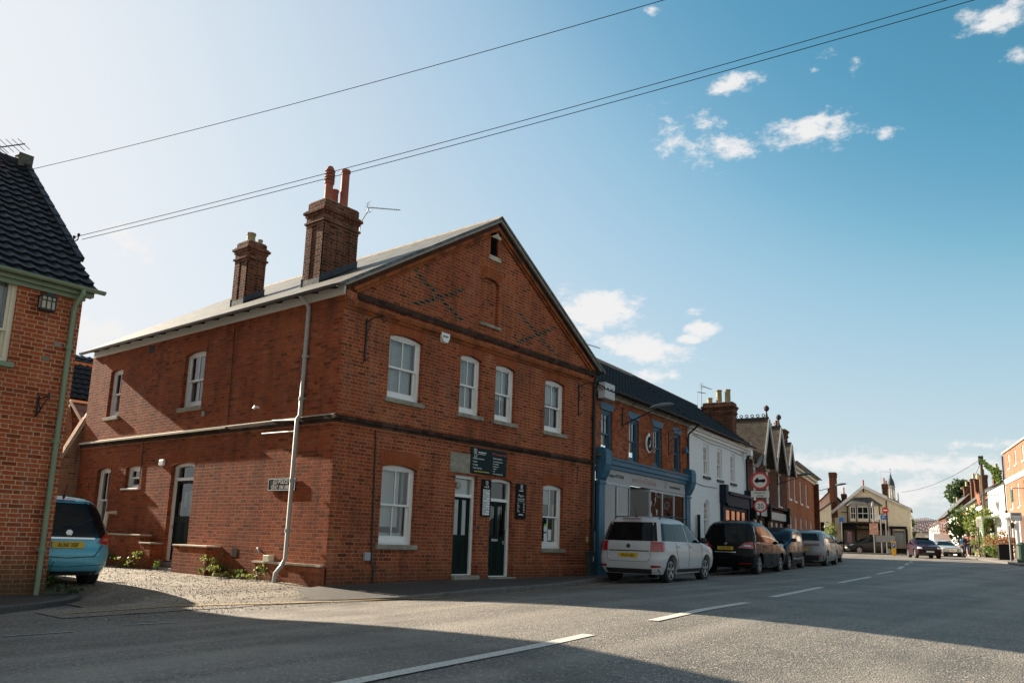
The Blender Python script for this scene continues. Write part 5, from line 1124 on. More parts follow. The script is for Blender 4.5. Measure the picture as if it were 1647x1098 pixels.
mb = MB(); mb.box(.4,3.0,-.14,-.001,2.50,2.95); mb.box(3.25,7.0,-.14,-.001,2.42,2.78); build('shop_fascia', mb, pmat('fascia_pale', (.5,.5,.46), .6, noise_amt=.15), HG, FGb)
mb = MB(); mb.box(.3,7.4,-.25,-.001,2.96,3.05); build('fascia_hood', mb, w_black, HG, FGb)
for x in (.25, 3.02, 7.1): mb = MB(); mb.box(x,x+.2,-.3,-.001,2.3,3.1); mb.box(x+.02,x+.18,-.15,-.001,.1,2.299); build('console', mb, w_black, HG, FGb)
tile_g = pmat('barge_white', (.42,.42,.40), .6, noise_amt=.2)
for gi, (gx, gwid, ht) in enumerate(((2.45,1.9,7.05),(4.95,2.0,7.0),(7.3,1.3,6.45))):
    ez = 5.05; hw = gwid/2*1.0; dep = 2.9; pr = -.45
    mb = MB()
    for sgn in (-1, 1):
        mb.add([(gx+sgn*(hw+.25),pr,ez-.25),(gx,pr,ht),(gx,dep,ht),(gx+sgn*(hw+.25),dep,ez-.25)], [(0,1,2,3)])
    rf = build('roof', mb, s_plain, HG, FGb)
    for p in rf.data.polygons:
        for li in p.loop_indices: co = rf.data.vertices[rf.data.loops[li].vertex_index].co; rf.data.uv_layers[0].data[li].uv = (co.y, abs(co.x-gx)*2.2)
    mb = MB(); mb.add([(gx-hw,-.05,ez-.1),(gx+hw,-.05,ez-.1),(gx,-.05,ht-.1)], [(0,1,2)]); build('gable_wall', mb, pmat('gable_render', (.32,.31,.28), .8, noise_amt=.3) if gi == 0 else bpy.data.materials['gable_render'], HG, FGb)
    mb = MB()
    for sgn in (-1, 1): mb.bar((gx+sgn*(hw+.27),pr-.02,ez-.33),(gx,pr-.02,ht-.06), .05, .2)
    build('barge_board', mb, tile_g, HG, FGb)
    mb = MB(); mb.box(gx-.05,gx+.05,pr,dep,ht-.03,ht+.08)
    for k in range(12): scroll(mb, (gx, pr+.25+k*.26, ht+.16), .085, 0, rad(360), .022, 8, axis=((0,1,0),(0,0,1)))
    build('ridge_tiles', mb, pmat('dark_crest', (.05,.035,.03), .8) if gi == 0 else bpy.data.materials['dark_crest'], rf, FGb)
    if gi < 2: mb = MB(); mb.lathe([(.07,0),(.05,.15),(.035,.2),(.035,.3),(.12,.38),(.13,.48),(.08,.56),(.01,.60)], 10, (gx,pr+.1,ht+.05)); build('finial', mb, bpy.data.materials['dark_crest'], rf, FGb, smooth=True)
for i, x in enumerate((.55,3.7,6.15)):
    mb = MB(); mb.box(x-.35,x+.35,-.06,-.001,4.95,5.5); mb.add([(x-.35,-.06,5.5),(x+.35,-.06,5.5),(x,-.06,5.75)], [(0,1,2)]); build('corbel', mb, stone_l, HG, FGb)
chimney(HG, FGb, 8.15, .35, .5, .75, 5.2, 7.32, recess=False, capz=.45, pots=[(-.05,.1,.09,.5,'plain',terra)])
roofslab(HG, FGb, 0, GLn, (.05,5.2), (2.6,6.6), mat=s_plain); roofslab(HG, FGb, 0, GLn, (5.4,5.2), (2.6,6.6), mat=s_plain)
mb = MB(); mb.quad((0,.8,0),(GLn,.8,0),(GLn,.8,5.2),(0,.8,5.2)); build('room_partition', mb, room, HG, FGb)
o = thing('satellite_dish', 'pale satellite dish on the front of the gabled house above the round signs', 'satellite dish', FGb @ frame(.6,-.35,4.9)); mb = MB(); mb.T = Matrix.Rotation(rad(115),4,'X'); mb.lathe([(.0,.0),(.12,.015),(.22,.05),(.30,.10),(.30,.11),(.2,.065),(.0,.02)], 16); build('dish', mb, pmat('dish_grey', (.25,.26,.26), .6), o, smooth=True); mb = MB(); mb.tube([(0,0,0),(0,.35,-.1)], .02, 6); build('arm', mb, iron, o)
streetlamp(FGb @ frame(5.9,0,4.35), 'grey street lamp head on the gabled house beyond the round signs', 1.3, .22)
# ---------------------------------------------------------------- long red brick house beyond
PD = along(PC, 8.0, GLn); FR_ = frame(*PD, 0, 12.0); RL = 12.2
HD = thing('long_brick_house', 'bright red brick house with white sash windows beyond the three gables', 'house', FR_)
rw_ = [(.7,1.35),(2.75,3.45),(5.2,5.95),(7.8,8.65)]
wallpoly('wall', HD, FR_, [(0,-.3),(RL,-.3),(RL,5.65),(0,5.65)], [[(a,3.72),(b,3.72),(b,5.03),(a,5.03)] for a, b in rw_]+[archpts(a,a+.8,.9,2.92,.12) for a in (.8,2.8,5.0,7.4,9.8)], b_far)
for a, b in rw_: window(HD, FR_, a, b, 3.72, 5.03, rise=0, arch=False, rec=.04, upper=2, lower=2, sillmat=w_white)
for a in (.8,2.8,5.0,7.4,9.8): window(HD, FR_, a, a+.8, .9, 2.92, rise=.12, arch=False, rec=.04, upper=2, lower=2, sillmat=w_white)
mb = MB(); mb.box(0,RL,-.12,-.001,5.30,5.45); mb.box(0,RL,-.28,-.001,5.451,5.64); build('eaves_cornice', mb, w_cream, HD, FR_)
roofslab(HD, FR_, 0, RL, (-.4,5.66), (3.6,7.1), mat=s_dark); roofslab(HD, FR_, 0, RL, (7.6,5.66), (3.6,7.1), mat=s_dark)
mb = MB(); mb.box(-.15,.15,-.35,6,5.3,6.35); mb.add([(-.16,-.5,6.2),(.16,-.5,6.2),(.16,-.3,6.45),(-.16,-.3,6.45)], [(0,1,2,3)]); mb.box(RL-.1,RL+.25,-.3,6,-.2,5.4); build('party_wall', mb, b_dark, HD, FR_)
halfgutter(HD, FR_, .2, RL+.3, -.45, 5.70, .06, iron)
mb = MB(); mb.quad((0,.8,0),(RL,.8,0),(RL,.8,5.6),(0,.8,5.6)); mb.quad((RL,0,-.3),(RL,7.4,-.3),(RL,7.4,5.6),(RL,0,5.6)); build('wall', mb, b_far, HD, FR_)
yagi('tv_aerial', 'long thin tv aerial above the roof of the long red brick house', FR_ @ frame(1.3,2.6,7.6,-12), L=1.7, mast=[(0,0,0),(0,0,-1.2)], mat=aer)
# round traffic signs on a diagonal bracket from the gabled house
o = thing('traffic_sign', 'round weight limit sign over an exceptions plate and a round 20 sign', 'traffic sign', frame(19.25,-.98,0,-62))
WS = WM[o.name]
def disc(nm, r, y0, y1, z, mat, o, n=32): mb = MB(); mb.T = Matrix.Translation((0,y0,z)) @ Matrix.Rotation(rad(90),4,'X'); mb.lathe([(r,0),(r,y0-y1)], n); return build(nm, mb, mat, o)
t_red = pmat('sign_red', (.55,.015,.02), .4); t_wh = pmat('sign_face', (.72,.68,.60), .5)
disc('red_ring', .34, -.02, -.035, 3.50, t_red, o); disc('sign_face', .255, -.034, -.038, 3.50, t_wh, o)
disc('red_ring', .245, -.02, -.035, 2.56, t_red, o); disc('sign_face', .185, -.034, -.038, 2.56, t_wh, o)
mb = MB(); mb.poly([(-.33,2.88),(.33,2.88),(.33,3.12),(-.33,3.12)], y0=-.035, y1=-.02); build('exception_plate', mb, t_wh, o)
mb = MB(); mb.poly([(-.20,3.45),(-.19,3.52),(-.15,3.54),(-.13,3.60),(-.05,3.60),(-.05,3.53),(.19,3.58),(.20,3.46),(.14,3.46),(.13,3.43),(.09,3.43),(.08,3.45),(-.08,3.44),(-.09,3.41),(-.13,3.41),(-.14,3.44)], y0=-.041, y1=-.0385)
build('lorry_symbol', mb, s_blk, o); text('lettering', 'Except for\naccess', .105, 0, 3.02, -.038, s_blk, o, WS, 'CENTER', .95); text('lettering', '20', .26, 0, 2.465, -.040, s_blk, o, WS, 'CENTER', .9)
mb = MB(); mb.box(-.03,.03,-.018,.02,2.2,3.9); mb.tube([(0,0,2.25),(-.1,.4,1.9),(-.6,.9,1.4)], .035, 8); mb.tube([(0,0,3.2),(.4,1.4,3.4)], .02, 8); build('post', mb, iron, o)
# ---------------------------------------------------------------- cars
def paint(name, c, rough=.28, metal=0): 
    return pmat(name, c, rough, metal=metal, coat=.0 if max(c) < .1 else .4, spec=.16 if max(c) < .1 else .35, noise_amt=.05, nscale=2)
cglass = pmat('car_glass', (.006,.007,.008), .06, spec=.22)
cplast = pmat('car_plastic', (.018,.018,.02), .6); rub = pmat('rubber', (.012,.012,.012), .85); rimm = pmat('rim_alloy', (.42,.43,.45), .3, metal=.85)
lred = pmat('lamp_red', (.30,.008,.01), .15, coat=1); lclr = pmat('lamp_clear', (.45,.47,.5), .12, coat=1); lamb = pmat('lamp_amber', (.5,.12,.02), .2, coat=1)
pl_y = pmat('plate_yellow_car', (.62,.40,.02), .5); pl_w = pmat('plate_white_car', (.7,.7,.68), .5); under = pmat('car_underside', (.008,.008,.008), .9)
chrm = pmat('chrome', (.55,.56,.58), .18, metal=1)
class Car:
    def __init__(s, name, label, fr, rear, front, wid, body, r=.33, xw=(.85,3.4), n=4.6, cat='car', group=None, zs=.24, roundtop=None):
        s.rear, s.front, s.wid, s.n = rear, front, wid, n; s.cy = {5.2:.26,5.0:.30,4.6:.32,4.2:.38,4.0:.38,3.1:.46}.get(n, .34); s.cx = s.cy*.85
        s.o = thing(name, label, cat, fr, group); s.fr = fr
        zt = max(q[0] for q in wid); lv = sorted(set([zs] + [round(zs + (zt-zs)*i/34, 4) for i in range(35)])); N = 56; mb = MB(); vs = []
        us = [math.sin(math.pi/2*(-1+2*k/14)) for k in range(15)]; P0 = None
        for z in lv:
            ring = [s.end(u*s.abc(z)[2]*.9999, z, -1, 0)[:2] for u in us]; f_ = [s.end(u*s.abc(z)[2]*.9999, z, 1, 0)[:2] for u in us[::-1]]
            side_r = [(ring[-1][0]+(f_[0][0]-ring[-1][0])*k/12, s.side(ring[-1][0]+(f_[0][0]-ring[-1][0])*k/12, z, 1, 0)[1]) for k in range(1, 12)]
            ring = ring + side_r + f_ + [(x, -y) for x, y in side_r[::-1]]
            vs += [(x, y, z) for x, y in ring]
        N = len(ring)
        m_ = len(lv); fs = [(i*N+k, i*N+(k+1)%N, (i+1)*N+(k+1)%N, (i+1)*N+k) for i in range(m_-1) for k in range(N)] + [tuple(range(N))[::-1], tuple(range((m_-1)*N, m_*N))]
        mb.add(vs, fs)
        b_ = build('body', mb, [body, under], s.o, smooth=True, autosm=50)
        # cut the wheel arches
        mbc = MB(); hw = interp(r, [q[0] for q in wid], [q[1] for q in wid])
        for x in xw:
            for sg in (-1, 1):
                k = len(mbc.v); mbc.T = Matrix.Translation((x, sg*(hw-.11), r+.01)) @ Matrix.Rotation(rad(90), 4, 'X'); mbc.lathe([(r+.055,-.22),(r+.055,.22)], 28)
        co = build('cut', mbc, [under, under], None, s.fr)
        co.data.polygons.foreach_set('material_index', [1]*len(co.data.polygons))
        md = b_.modifiers.new('b', 'BOOLEAN'); md.object = co; md.operation = 'DIFFERENCE'; md.solver = 'EXACT'
        bpy.context.view_layer.update(); dg = bpy.context.evaluated_depsgraph_get(); me = bpy.data.meshes.new_from_object(b_.evaluated_get(dg)); b_.modifiers.clear()
        old = b_.data; b_.data = me; me.name = 'body'; bpy.data.meshes.remove(old); bpy.data.objects.remove(co)
        me.materials.clear(); me.materials.append(body); me.materials.append(under)
        me.set_sharp_from_angle(angle=rad(42))
        s.body = b_
        w_ = MB(); 
        for x in xw:
            for sg in (-1, 1): s.wheel(x, sg*(hw-.12), r, sg)
    def abc(s, z):
        xr = interp(z, [q[0] for q in s.rear], [q[1] for q in s.rear]); xf = interp(z, [q[0] for q in s.front], [q[1] for q in s.front]); b = interp(z, [q[0] for q in s.wid], [q[1] for q in s.wid])
        return (xf-xr)/2, (xf+xr)/2, b
    def endx(s, u, z, f):
        """distance the end surface falls back at lateral fraction u: gentle crown plus rounded corner"""
        b = s.abc(z)[2]; u = min(1, abs(u)); cy = s.cy; cx = s.cx*(1.25 if f > 0 else 1); q = .055*u*u
        if u > 1-cy: t = (u-(1-cy))/cy; q += cx*(1-math.sqrt(max(0, 1-t*t)))
        return q
    def side(s, x, z, sg=-1, e=.006):
        a, xc, b = s.abc(z); xr, xf = xc-a, xc+a; d = (x-xr, xf-x); f = -1 if d[0] < d[1] else 1; dd = max(0, min(d)); mid = abs(x-xc)/a
        if dd >= s.endx(1, z, f): u = 1
        else:
            lo, hi = 0, 1
            for _ in range(22):
                m_ = (lo+hi)/2
                if s.endx(m_, z, f) < dd: lo = m_
                else: hi = m_
            u = lo
        return (x, sg*(b*u*(1-.035*mid*mid*(u >= 1)) + e) if u >= 1 else sg*(b*u*(1-.035*mid*mid)+e), z)
    def end(s, y, z, f=-1, e=.006):
        a, xc, b = s.abc(z); u = min(.9999, abs(y/b)); k = (1-.035) if abs(u) > .5 else 1
        return (xc + f*(a - s.endx(u, z, f) + e), y*(1-.035*u*u), z)
    def patch(s, name, pts, mat, kind='side', sg=-1, e=.006, nu=8, nv=6, parent=None, thick=True):
        A, B, C_, D_ = [Vector(p) for p in pts]; mb = MB(); vs = []
        f = (lambda u, v, ee: s.side(u, v, sg, ee)) if kind == 'side' else (lambda u, v, ee: s.end(u, v, -1 if kind == 'rear' else 1, ee))
        for j in range(nv+1):
            for i in range(nu+1):
                u, v = i/nu, j/nv; p = (A*(1-u)+B*u)*(1-v) + (D_*(1-u)+C_*u)*v; vs.append(f(p.x, p.y, e))
        m_ = nu+1; fs = [(j*m_+i, j*m_+i+1, (j+1)*m_+i+1, (j+1)*m_+i) for j in range(nv) for i in range(nu)]
        edge = [i for i in range(m_)] + [j*m_+nu for j in range(1, nv+1)] + [nv*m_+i for i in range(nu-1, -1, -1)] + [j*m_ for j in range(nv-1, 0, -1)]
        k = len(vs)
        for q in edge:
            p = Vector(vs[q]); c = Vector((2.0, 0, .8)); vs.append(p - (p-c).normalized()*(e+.012))
        fs += [(edge[i], edge[(i+1)%len(edge)], k+(i+1)%len(edge), k+i) for i in range(len(edge))]
        mb.add(vs, fs); return build(name, mb, mat, parent or s.o, s.fr, smooth=True, autosm=40)
    def wheel(s, x, y, r, sg):
        mb = MB(); T = Matrix.Translation((x, y, r)) @ Matrix.Rotation(rad(90), 4, 'X'); mb.T = T
        w = .105; mb.lathe([(r*.62,-w),(r*.93,-w),(r,-w*.75),(r,w*.75),(r*.93,w),(r*.62,w)], 28)
        ty = build('wheel', mb, rub, s.o, s.fr, smooth=True, autosm=40); mb = MB(); mb.T = T; q = -sg*1.0
        yo = q*(w+.004); yi = q*(w-.05)
        n = 28
        for (ra, rb) in ((r*.62, r*.68),):
            mb.add([(ra*math.cos(6.283*k/n), ra*math.sin(6.283*k/n), yo) for k in range(n)] + [(rb*math.cos(6.283*k/n), rb*math.sin(6.283*k/n), yo) for k in range(n)] + [(ra*.97*math.cos(6.283*k/n), ra*.97*math.sin(6.283*k/n), yi) for k in range(n)],
               [(k, (k+1)%n, n+(k+1)%n, n+k) for k in range(n)] + [(k, (k+1)%n, 2*n+(k+1)%n, 2*n+k) for k in range(n)])
        for k in range(5):
            for d in (-.09, .09):
                a = 2*math.pi*k/5+.3; p0 = Vector((r*.10*math.cos(a+d*3), r*.10*math.sin(a+d*3), yo*.9)); p1 = Vector((r*.64*math.cos(a+d), r*.64*math.sin(a+d), yo*.97)); mb.bar(p0, p1, .030, .02)
        mb.lathe([(r*.17,yo*.75),(r*.17,yo*.95)] if q > 0 else [(r*.17,yo*.95),(r*.17,yo*.75)], 14)
        build('rim', mb, rimm, ty, s.fr)
        mb = MB(); mb.T = T; mb.lathe([(r*.61,-w*.6),(r*.61,w*.6)], 20); build('brake_disc', mb, under, ty, s.fr)
    def mirror(s, x, z, mat, both=True):
        for sg in ((-1, 1) if both else (-1,)):
            mb = MB(); y = s.side(x, z, sg)[1]; mb.T = Matrix.Translation((x, y+sg*.12, z+.06)) @ Matrix.Diagonal((.07,.11,.075,1)); mb.lathe([(.5,-.95),(.9,-.6),(1,0),(.85,.6),(.4,.95)], 12); mb.T = Matrix.Identity(4); mb.bar((x+.03, y-sg*.03, z), (x+.02, y+sg*.08, z+.02), .05, .03)
            build('wing_mirror', mb, mat, s.o, s.fr, smooth=True)
    def plate(s, z, txt, mat, f=-1, y=0, w=.52, h=.111):
        p = s.end(0, z, f, .012); tilt = 0
        fr = s.fr @ Matrix.Translation((p[0], y, z-h/2)) @ Matrix.Rotation(rad(-90 if f < 0 else 90), 4, 'Z')
        mb = MB(); mb.box(-w/2, w/2, -.012, .02, 0, h); o = build('number_plate', mb, mat, s.o, fr)
        if txt: text('lettering', txt, .105, 0, .020, -.0145, s_blk, o, fr, 'CENTER', .74)
    def badge(s, y, z, r, f=-1, mat=None):
        p = s.end(y, z, f, .008); mb = MB(); mb.T = s_T = Matrix.Translation(p) @ Matrix.Rotation(rad(-90*f*-1), 4, 'Y'); mb.lathe([(r,-.004),(r,.010),(r*.82,.012),(r*.8,.006)], 18); build('badge', mb, mat or chrm, s.o, s.fr)
def seam(c, pts, kind='side', sg=-1, w=.008, mat=None):
    mb = MB()
    f = (lambda p: c.side(p[0], p[1], sg, .002)) if kind == 'side' else (lambda p: c.end(p[0], p[1], -1 if kind == 'rear' else 1, .002))
    for i in range(len(pts)-1):
        n = 8; mb.tube([f((pts[i][0]+(pts[i+1][0]-pts[i][0])*k/n, pts[i][1]+(pts[i+1][1]-pts[i][1])*k/n)) for k in range(n+1)], w/2, 4)
    return build('panel_gap', mb, mat or under, c.body, c.fr)
def roofrail(c, x0, x1, y, z):
    for sg in (-1, 1): mb = MB(); mb.tube([(x0,sg*y,z-.05),(x0+.12,sg*y,z+.02),((x0+x1)/2,sg*y,z+.045),(x1-.15,sg*y,z+.01),(x1,sg*y,z-.07)], .018, 6); build('roof_rail', mb, cplast, c.o, c.fr, smooth=True)
def aerial_(c, x, z): mb = MB(); mb.tube([(x,0,z-.02),(x,0,z+.03),(x-.12,0,z+.22)], .008, 5); mb.tube([(x,0,z-.03),(x,0,z+.03)], .025, 8); build('radio_aerial', mb, cplast, c.o, c.fr)
def place(xr, yr, a, L_off, half=.78): # rear-right wheel contact -> frame at the rear bumper centre
    ca, sa = math.cos(rad(a)), math.sin(rad(a)); x = xr - sa*half - ca*L_off; y = yr + ca*half - sa*L_off
    z0 = gz(x+ca, y+sa)
    return Matrix.Translation((x, y, z0)) @ Matrix.Rotation(rad(a), 4, 'Z') @ Matrix.Rotation(rad(-.6), 4, 'Y')
# white square-backed estate-like SUV
c = Car('parked_car', 'white square-backed car with black roof rails parked nearest, before the blue shop', place(8.75,-2.72,6,.80),
    [(.24,.10),(.34,.03),(.5,.0),(.62,.0),(.70,.03),(.98,.05),(1.03,.07),(1.5,.27),(1.62,.36),(1.66,.50),(1.69,.95)],
    [(.24,4.05),(.4,4.17),(.6,4.22),(.8,4.16),(.92,4.0),(1.0,3.6),(1.06,3.15),(1.3,2.8),(1.5,2.45),(1.6,2.2),(1.66,1.9),(1.69,1.5)],
    [(.24,.80),(.4,.875),(.6,.895),(.85,.895),(1.0,.875),(1.05,.86),(1.5,.735),(1.60,.68),(1.66,.58),(1.69,.40)], paint('car_white', (.50,.51,.52), .35), r=.335, xw=(.80,3.36), group='cars parked along the kerb', n=5.2)
c.patch('rear_window', [(-.845,1.06),(.845,1.06),(.725,1.53),(-.725,1.53)], cglass, 'rear', nu=16)
for sg in (-1, 1):
    c.patch('side_window', [(.27,1.07),(1.05,1.06),(1.02,1.50),(.46,1.50)], cglass, 'side', sg)
    c.patch('side_window', [(1.07,1.06),(1.92,1.05),(1.86,1.52),(1.05,1.50)], cglass, 'side', sg)
    c.patch('side_window', [(1.99,1.05),(2.98,1.03),(2.48,1.46),(1.93,1.52)], cglass, 'side', sg)
    c.patch('tail_light', [(sg*.60,.80),(sg*.885,.80),(sg*.87,1.04),(sg*.60,1.05)][::sg], lred, 'rear', e=.012); c.patch('tail_light', [(.20,.80),(.37,.83),(.37,1.0),(.20,1.05)], lred, 'side', sg, e=.012)
    c.patch('reflector', [(sg*.62,.40),(sg*.86,.42),(sg*.84,.46),(sg*.62,.46)], lred, 'rear', e=.01)
    c.patch('headlight', [(3.95,.80),(4.12,.78),(4.0,.92),(3.75,.96)], lclr, 'side', sg, e=.01)
    seam(c, [(1.06,1.04),(1.10,.8),(1.25,.45),(1.28,.36)], 'side', sg); seam(c, [(1.95,1.04),(1.95,.36)], 'side', sg); seam(c, [(2.95,1.0),(2.98,.36)], 'side', sg)
    for x in (1.25, 2.12): mb = MB(); p = c.side(x, .93, sg); mb.bar((x-.09,p[1]+sg*.02,.93),(x+.09,p[1]+sg*.02,.935), .02, .03); build('door_handle', mb, c.body.data.materials[0], c.o, c.fr)
    c.patch('sill_trim', [(1.22,.27),(2.95,.27),(2.95,.36),(1.22,.36)], cplast, 'side', sg)
c.patch('lower_bumper', [(-.80,.25),(.80,.25),(.80,.37),(-.80,.37)], cplast, 'rear', e=.012)
seam(c, [(-.60,1.03),(-.60,.62),(-.52,.55),(.52,.55),(.60,.62),(.60,1.03)], 'rear'); c.patch('tailgate_strip', [(-.56,.80),(.56,.80),(.56,.825),(-.56,.825)], cplast, 'rear')
c.patch('windscreen', [(-.72,1.09),(.72,1.09),(.60,1.56),(-.60,1.56)], cglass, 'front')
c.plate(.70, 'WU65 GJO', pl_y); c.badge(0, .93, .05, mat=cplast); c.mirror(2.85, 1.05, cplast); roofrail(c, .55, 2.5, .62, 1.66); aerial_(c, .55, 1.67)
mb = MB(); mb.box(.24,.30,-.25,.25,1.60,1.625); build('brake_light', mb, lred, c.o)
# black people carrier
c = Car('parked_car', 'large black people carrier parked second in the row behind the white car', place(16.3,-2.02,7,.95,.80),
    [(.22,.10),(.4,.02),(.6,.0),(.95,.05),(1.05,.10),(1.3,.25),(1.6,.47),(1.70,.60),(1.76,1.0),(1.81,1.7)],
    [(.22,4.62),(.4,4.76),(.6,4.82),(.8,4.75),(.9,4.55),(1.0,4.1),(1.06,3.85),(1.3,3.3),(1.5,2.9),(1.65,2.55),(1.74,2.2),(1.81,1.9)],
    [(.22,.82),(.4,.90),(.7,.93),(.95,.915),(1.05,.90),(1.3,.84),(1.6,.74),(1.70,.68),(1.76,.58),(1.81,.38)], paint('car_black', (.006,.006,.007), .24), r=.335, xw=(.95,3.80), group='cars parked along the kerb', n=5.0)
c.patch('rear_window', [(-.78,1.05),(.78,1.05),(.68,1.60),(-.68,1.60)], cglass, 'rear')
for sg in (-1, 1):
    c.patch('side_window', [(.42,1.10),(1.25,1.08),(1.25,1.58),(.72,1.60)], cglass, 'side', sg); c.patch('side_window', [(1.30,1.08),(2.35,1.05),(2.25,1.60),(1.30,1.60)], cglass, 'side', sg); c.patch('side_window', [(2.40,1.05),(3.60,1.02),(2.85,1.50),(2.31,1.60)], cglass, 'side', sg)
    c.patch('tail_light', [(sg*.42,.88),(sg*.90,.86),(sg*.87,1.08),(sg*.62,1.05)][::sg], lred, 'rear', e=.012); c.patch('tail_light', [(.30,.86),(.52,.92),(.46,1.04),(.32,1.05)], lred, 'side', sg, e=.012); c.patch('light_lens', [(sg*.60,.93),(sg*.84,.92),(sg*.82,.98),(sg*.62,.98)][::sg], lclr, 'rear', e=.018)
    c.patch('reflector', [(sg*.45,.36),(sg*.85,.37),(sg*.84,.40),(sg*.45,.39)], lred, 'rear', e=.012); c.patch('window_trim', [(.5,1.035),(3.6,.995),(3.6,1.012),(.5,1.055)], chrm, 'side', sg, e=.008)
    seam(c, [(1.28,1.0),(1.4,.4)], 'side', sg); seam(c, [(2.38,1.0),(2.38,.3)], 'side', sg)
    mb = MB(); p = c.side(1.55,.93,sg); mb.bar((1.45,p[1]+sg*.02,.93),(1.65,p[1]+sg*.02,.935), .02, .03); build('door_handle', mb, c.body.data.materials[0], c.o, c.fr)
c.patch('windscreen', [(-.78,1.10),(.78,1.10),(.62,1.66),(-.62,1.66)], cglass, 'front')
c.patch('tailgate_strip', [(-.35,.72),(.35,.72),(.35,.75),(-.35,.75)], chrm, 'rear')
seam(c, [(-.62,1.0),(-.60,.55),(.60,.55),(.62,1.0)], 'rear', mat=cplast)
c.plate(.86, 'LT63 UWJ', pl_y); c.mirror(3.45, 1.05, c.body.data.materials[0]); c.badge(0, 1.0, .045)
# dark green round-nosed small MPV facing the camera
def turn(fr, L): return fr @ Matrix.Translation((L,0,0)) @ Matrix.Rotation(rad(180), 4, 'Z')
c = Car('parked_car', 'dark round-nosed tall hatchback facing the camera behind the black people carrier', turn(place(21.2,-1.25,8,.80,.77), 4.15),
    [(.22,.10),(.4,.02),(.6,.0),(.95,.05),(1.1,.12),(1.4,.25),(1.55,.35),(1.62,.55),(1.66,1.1)],
    [(.22,4.0),(.4,4.12),(.6,4.15),(.8,4.08),(.95,3.85),(1.05,3.45),(1.12,3.2),(1.35,2.9),(1.5,2.6),(1.6,2.25),(1.66,1.8)],
    [(.22,.80),(.4,.87),(.7,.89),(.95,.87),(1.1,.84),(1.5,.73),(1.6,.64),(1.66,.42)], paint('car_dark_green', (.008,.013,.018), .26), r=.32, xw=(.78,3.35), group='cars parked along the kerb', n=4.2)
for sg in (-1, 1):
    mb = MB(); p = c.end(sg*.60,.90,1,-.04); mb.T = Matrix.Translation(p) @ Matrix.Rotation(rad(sg*-22),4,'Z') @ Matrix.Rotation(rad(75),4,'Y') @ Matrix.Diagonal((1,1.15,1,1)); mb.lathe([(.13,-.02),(.13,.05),(.10,.075),(.02,.085)], 18); build('headlight', mb, lclr, c.o, c.fr, smooth=True)
    mb = MB(); p = c.end(sg*.62,.62,1,-.03); mb.T = Matrix.Translation(p) @ Matrix.Rotation(rad(sg*-18),4,'Z') @ Matrix.Rotation(rad(85),4,'Y'); mb.lathe([(.085,-.02),(.085,.035),(.04,.055)], 16); build('headlight', mb, lclr, c.o, c.fr, smooth=True)
    c.patch('side_window', [(2.0,1.12),(3.05,1.10),(2.70,1.44),(2.0,1.52)], cglass, 'side', sg); c.patch('side_window', [(1.05,1.12),(1.93,1.12),(1.93,1.52),(1.05,1.50)], cglass, 'side', sg); c.patch('side_window', [(.4,1.14),(1.0,1.12),(1.0,1.48),(.6,1.46)], cglass, 'side', sg)
    seam(c, [(1.96,1.08),(1.96,.32)], 'side', sg); c.patch('side_trim', [(1.1,.42),(2.95,.42),(2.95,.47),(1.1,.47)], chrm, 'side', sg, e=.01)
c.patch('windscreen', [(-.70,1.13),(.70,1.13),(.58,1.55),(-.58,1.55)], cglass, 'front'); c.patch('lower_grille', [(-.45,.30),(.45,.30),(.42,.48),(-.42,.48)], cplast, 'front'); c.mirror(2.95, 1.10, cplast); c.patch('grille_bar', [(-.22,.80),(.22,.80),(.22,.83),(-.22,.83)], chrm, 'front', e=.01)
# silver crossover
c = Car('parked_car', 'pale silver crossover with a full width dark light band, fourth in the parked row', place(26.5,-.98,9,.85,.80),
    [(.22,.14),(.4,.03),(.6,.0),(.9,.02),(1.02,.08),(1.25,.32),(1.45,.60),(1.52,.85),(1.58,1.35)],
    [(.22,4.4),(.4,4.5),(.7,4.53),(.9,4.3),(1.0,3.8),(1.05,3.5),(1.25,3.1),(1.45,2.65),(1.54,2.2),(1.58,1.8)],
    [(.22,.84),(.4,.91),(.7,.93),(.95,.91),(1.05,.88),(1.25,.82),(1.45,.72),(1.52,.64),(1.58,.42)], paint('car_silver', (.27,.28,.29), .35, .2), r=.35, xw=(.85,3.6), group='cars parked along the kerb', n=4.6)
c.patch('rear_window', [(-.70,1.10),(.70,1.10),(.62,1.42),(-.62,1.42)], cglass, 'rear'); c.patch('tail_light', [(-.90,.88),(.90,.88),(.86,.98),(-.86,.98)], pmat('lamp_dark_red', (.10,.006,.01), .15, coat=1), 'rear', e=.015)
c.patch('lower_bumper', [(-.84,.25),(.84,.25),(.88,.48),(-.88,.48)], cplast, 'rear', e=.012)
for sg in (-1, 1):
    c.patch('side_window', [(.65,1.08),(1.75,1.05),(1.70,1.44),(1.05,1.42)], cglass, 'side', sg); c.patch('side_window', [(1.80,1.05),(3.25,1.03),(2.60,1.38),(1.76,1.45)], cglass, 'side', sg); c.patch('reflector', [(sg*.5,.44),(sg*.8,.45),(sg*.8,.49),(sg*.5,.48)], lred, 'rear', e=.018)
    seam(c, [(1.78,1.02),(1.80,.32)], 'side', sg)
c.patch('windscreen', [(-.72,1.08),(.72,1.08),(.6,1.46),(-.6,1.46)], cglass, 'front'); c.plate(.72, '', pl_y); c.mirror(3.1, 1.04, c.body.data.materials[0]); aerial_(c, 1.1, 1.52)
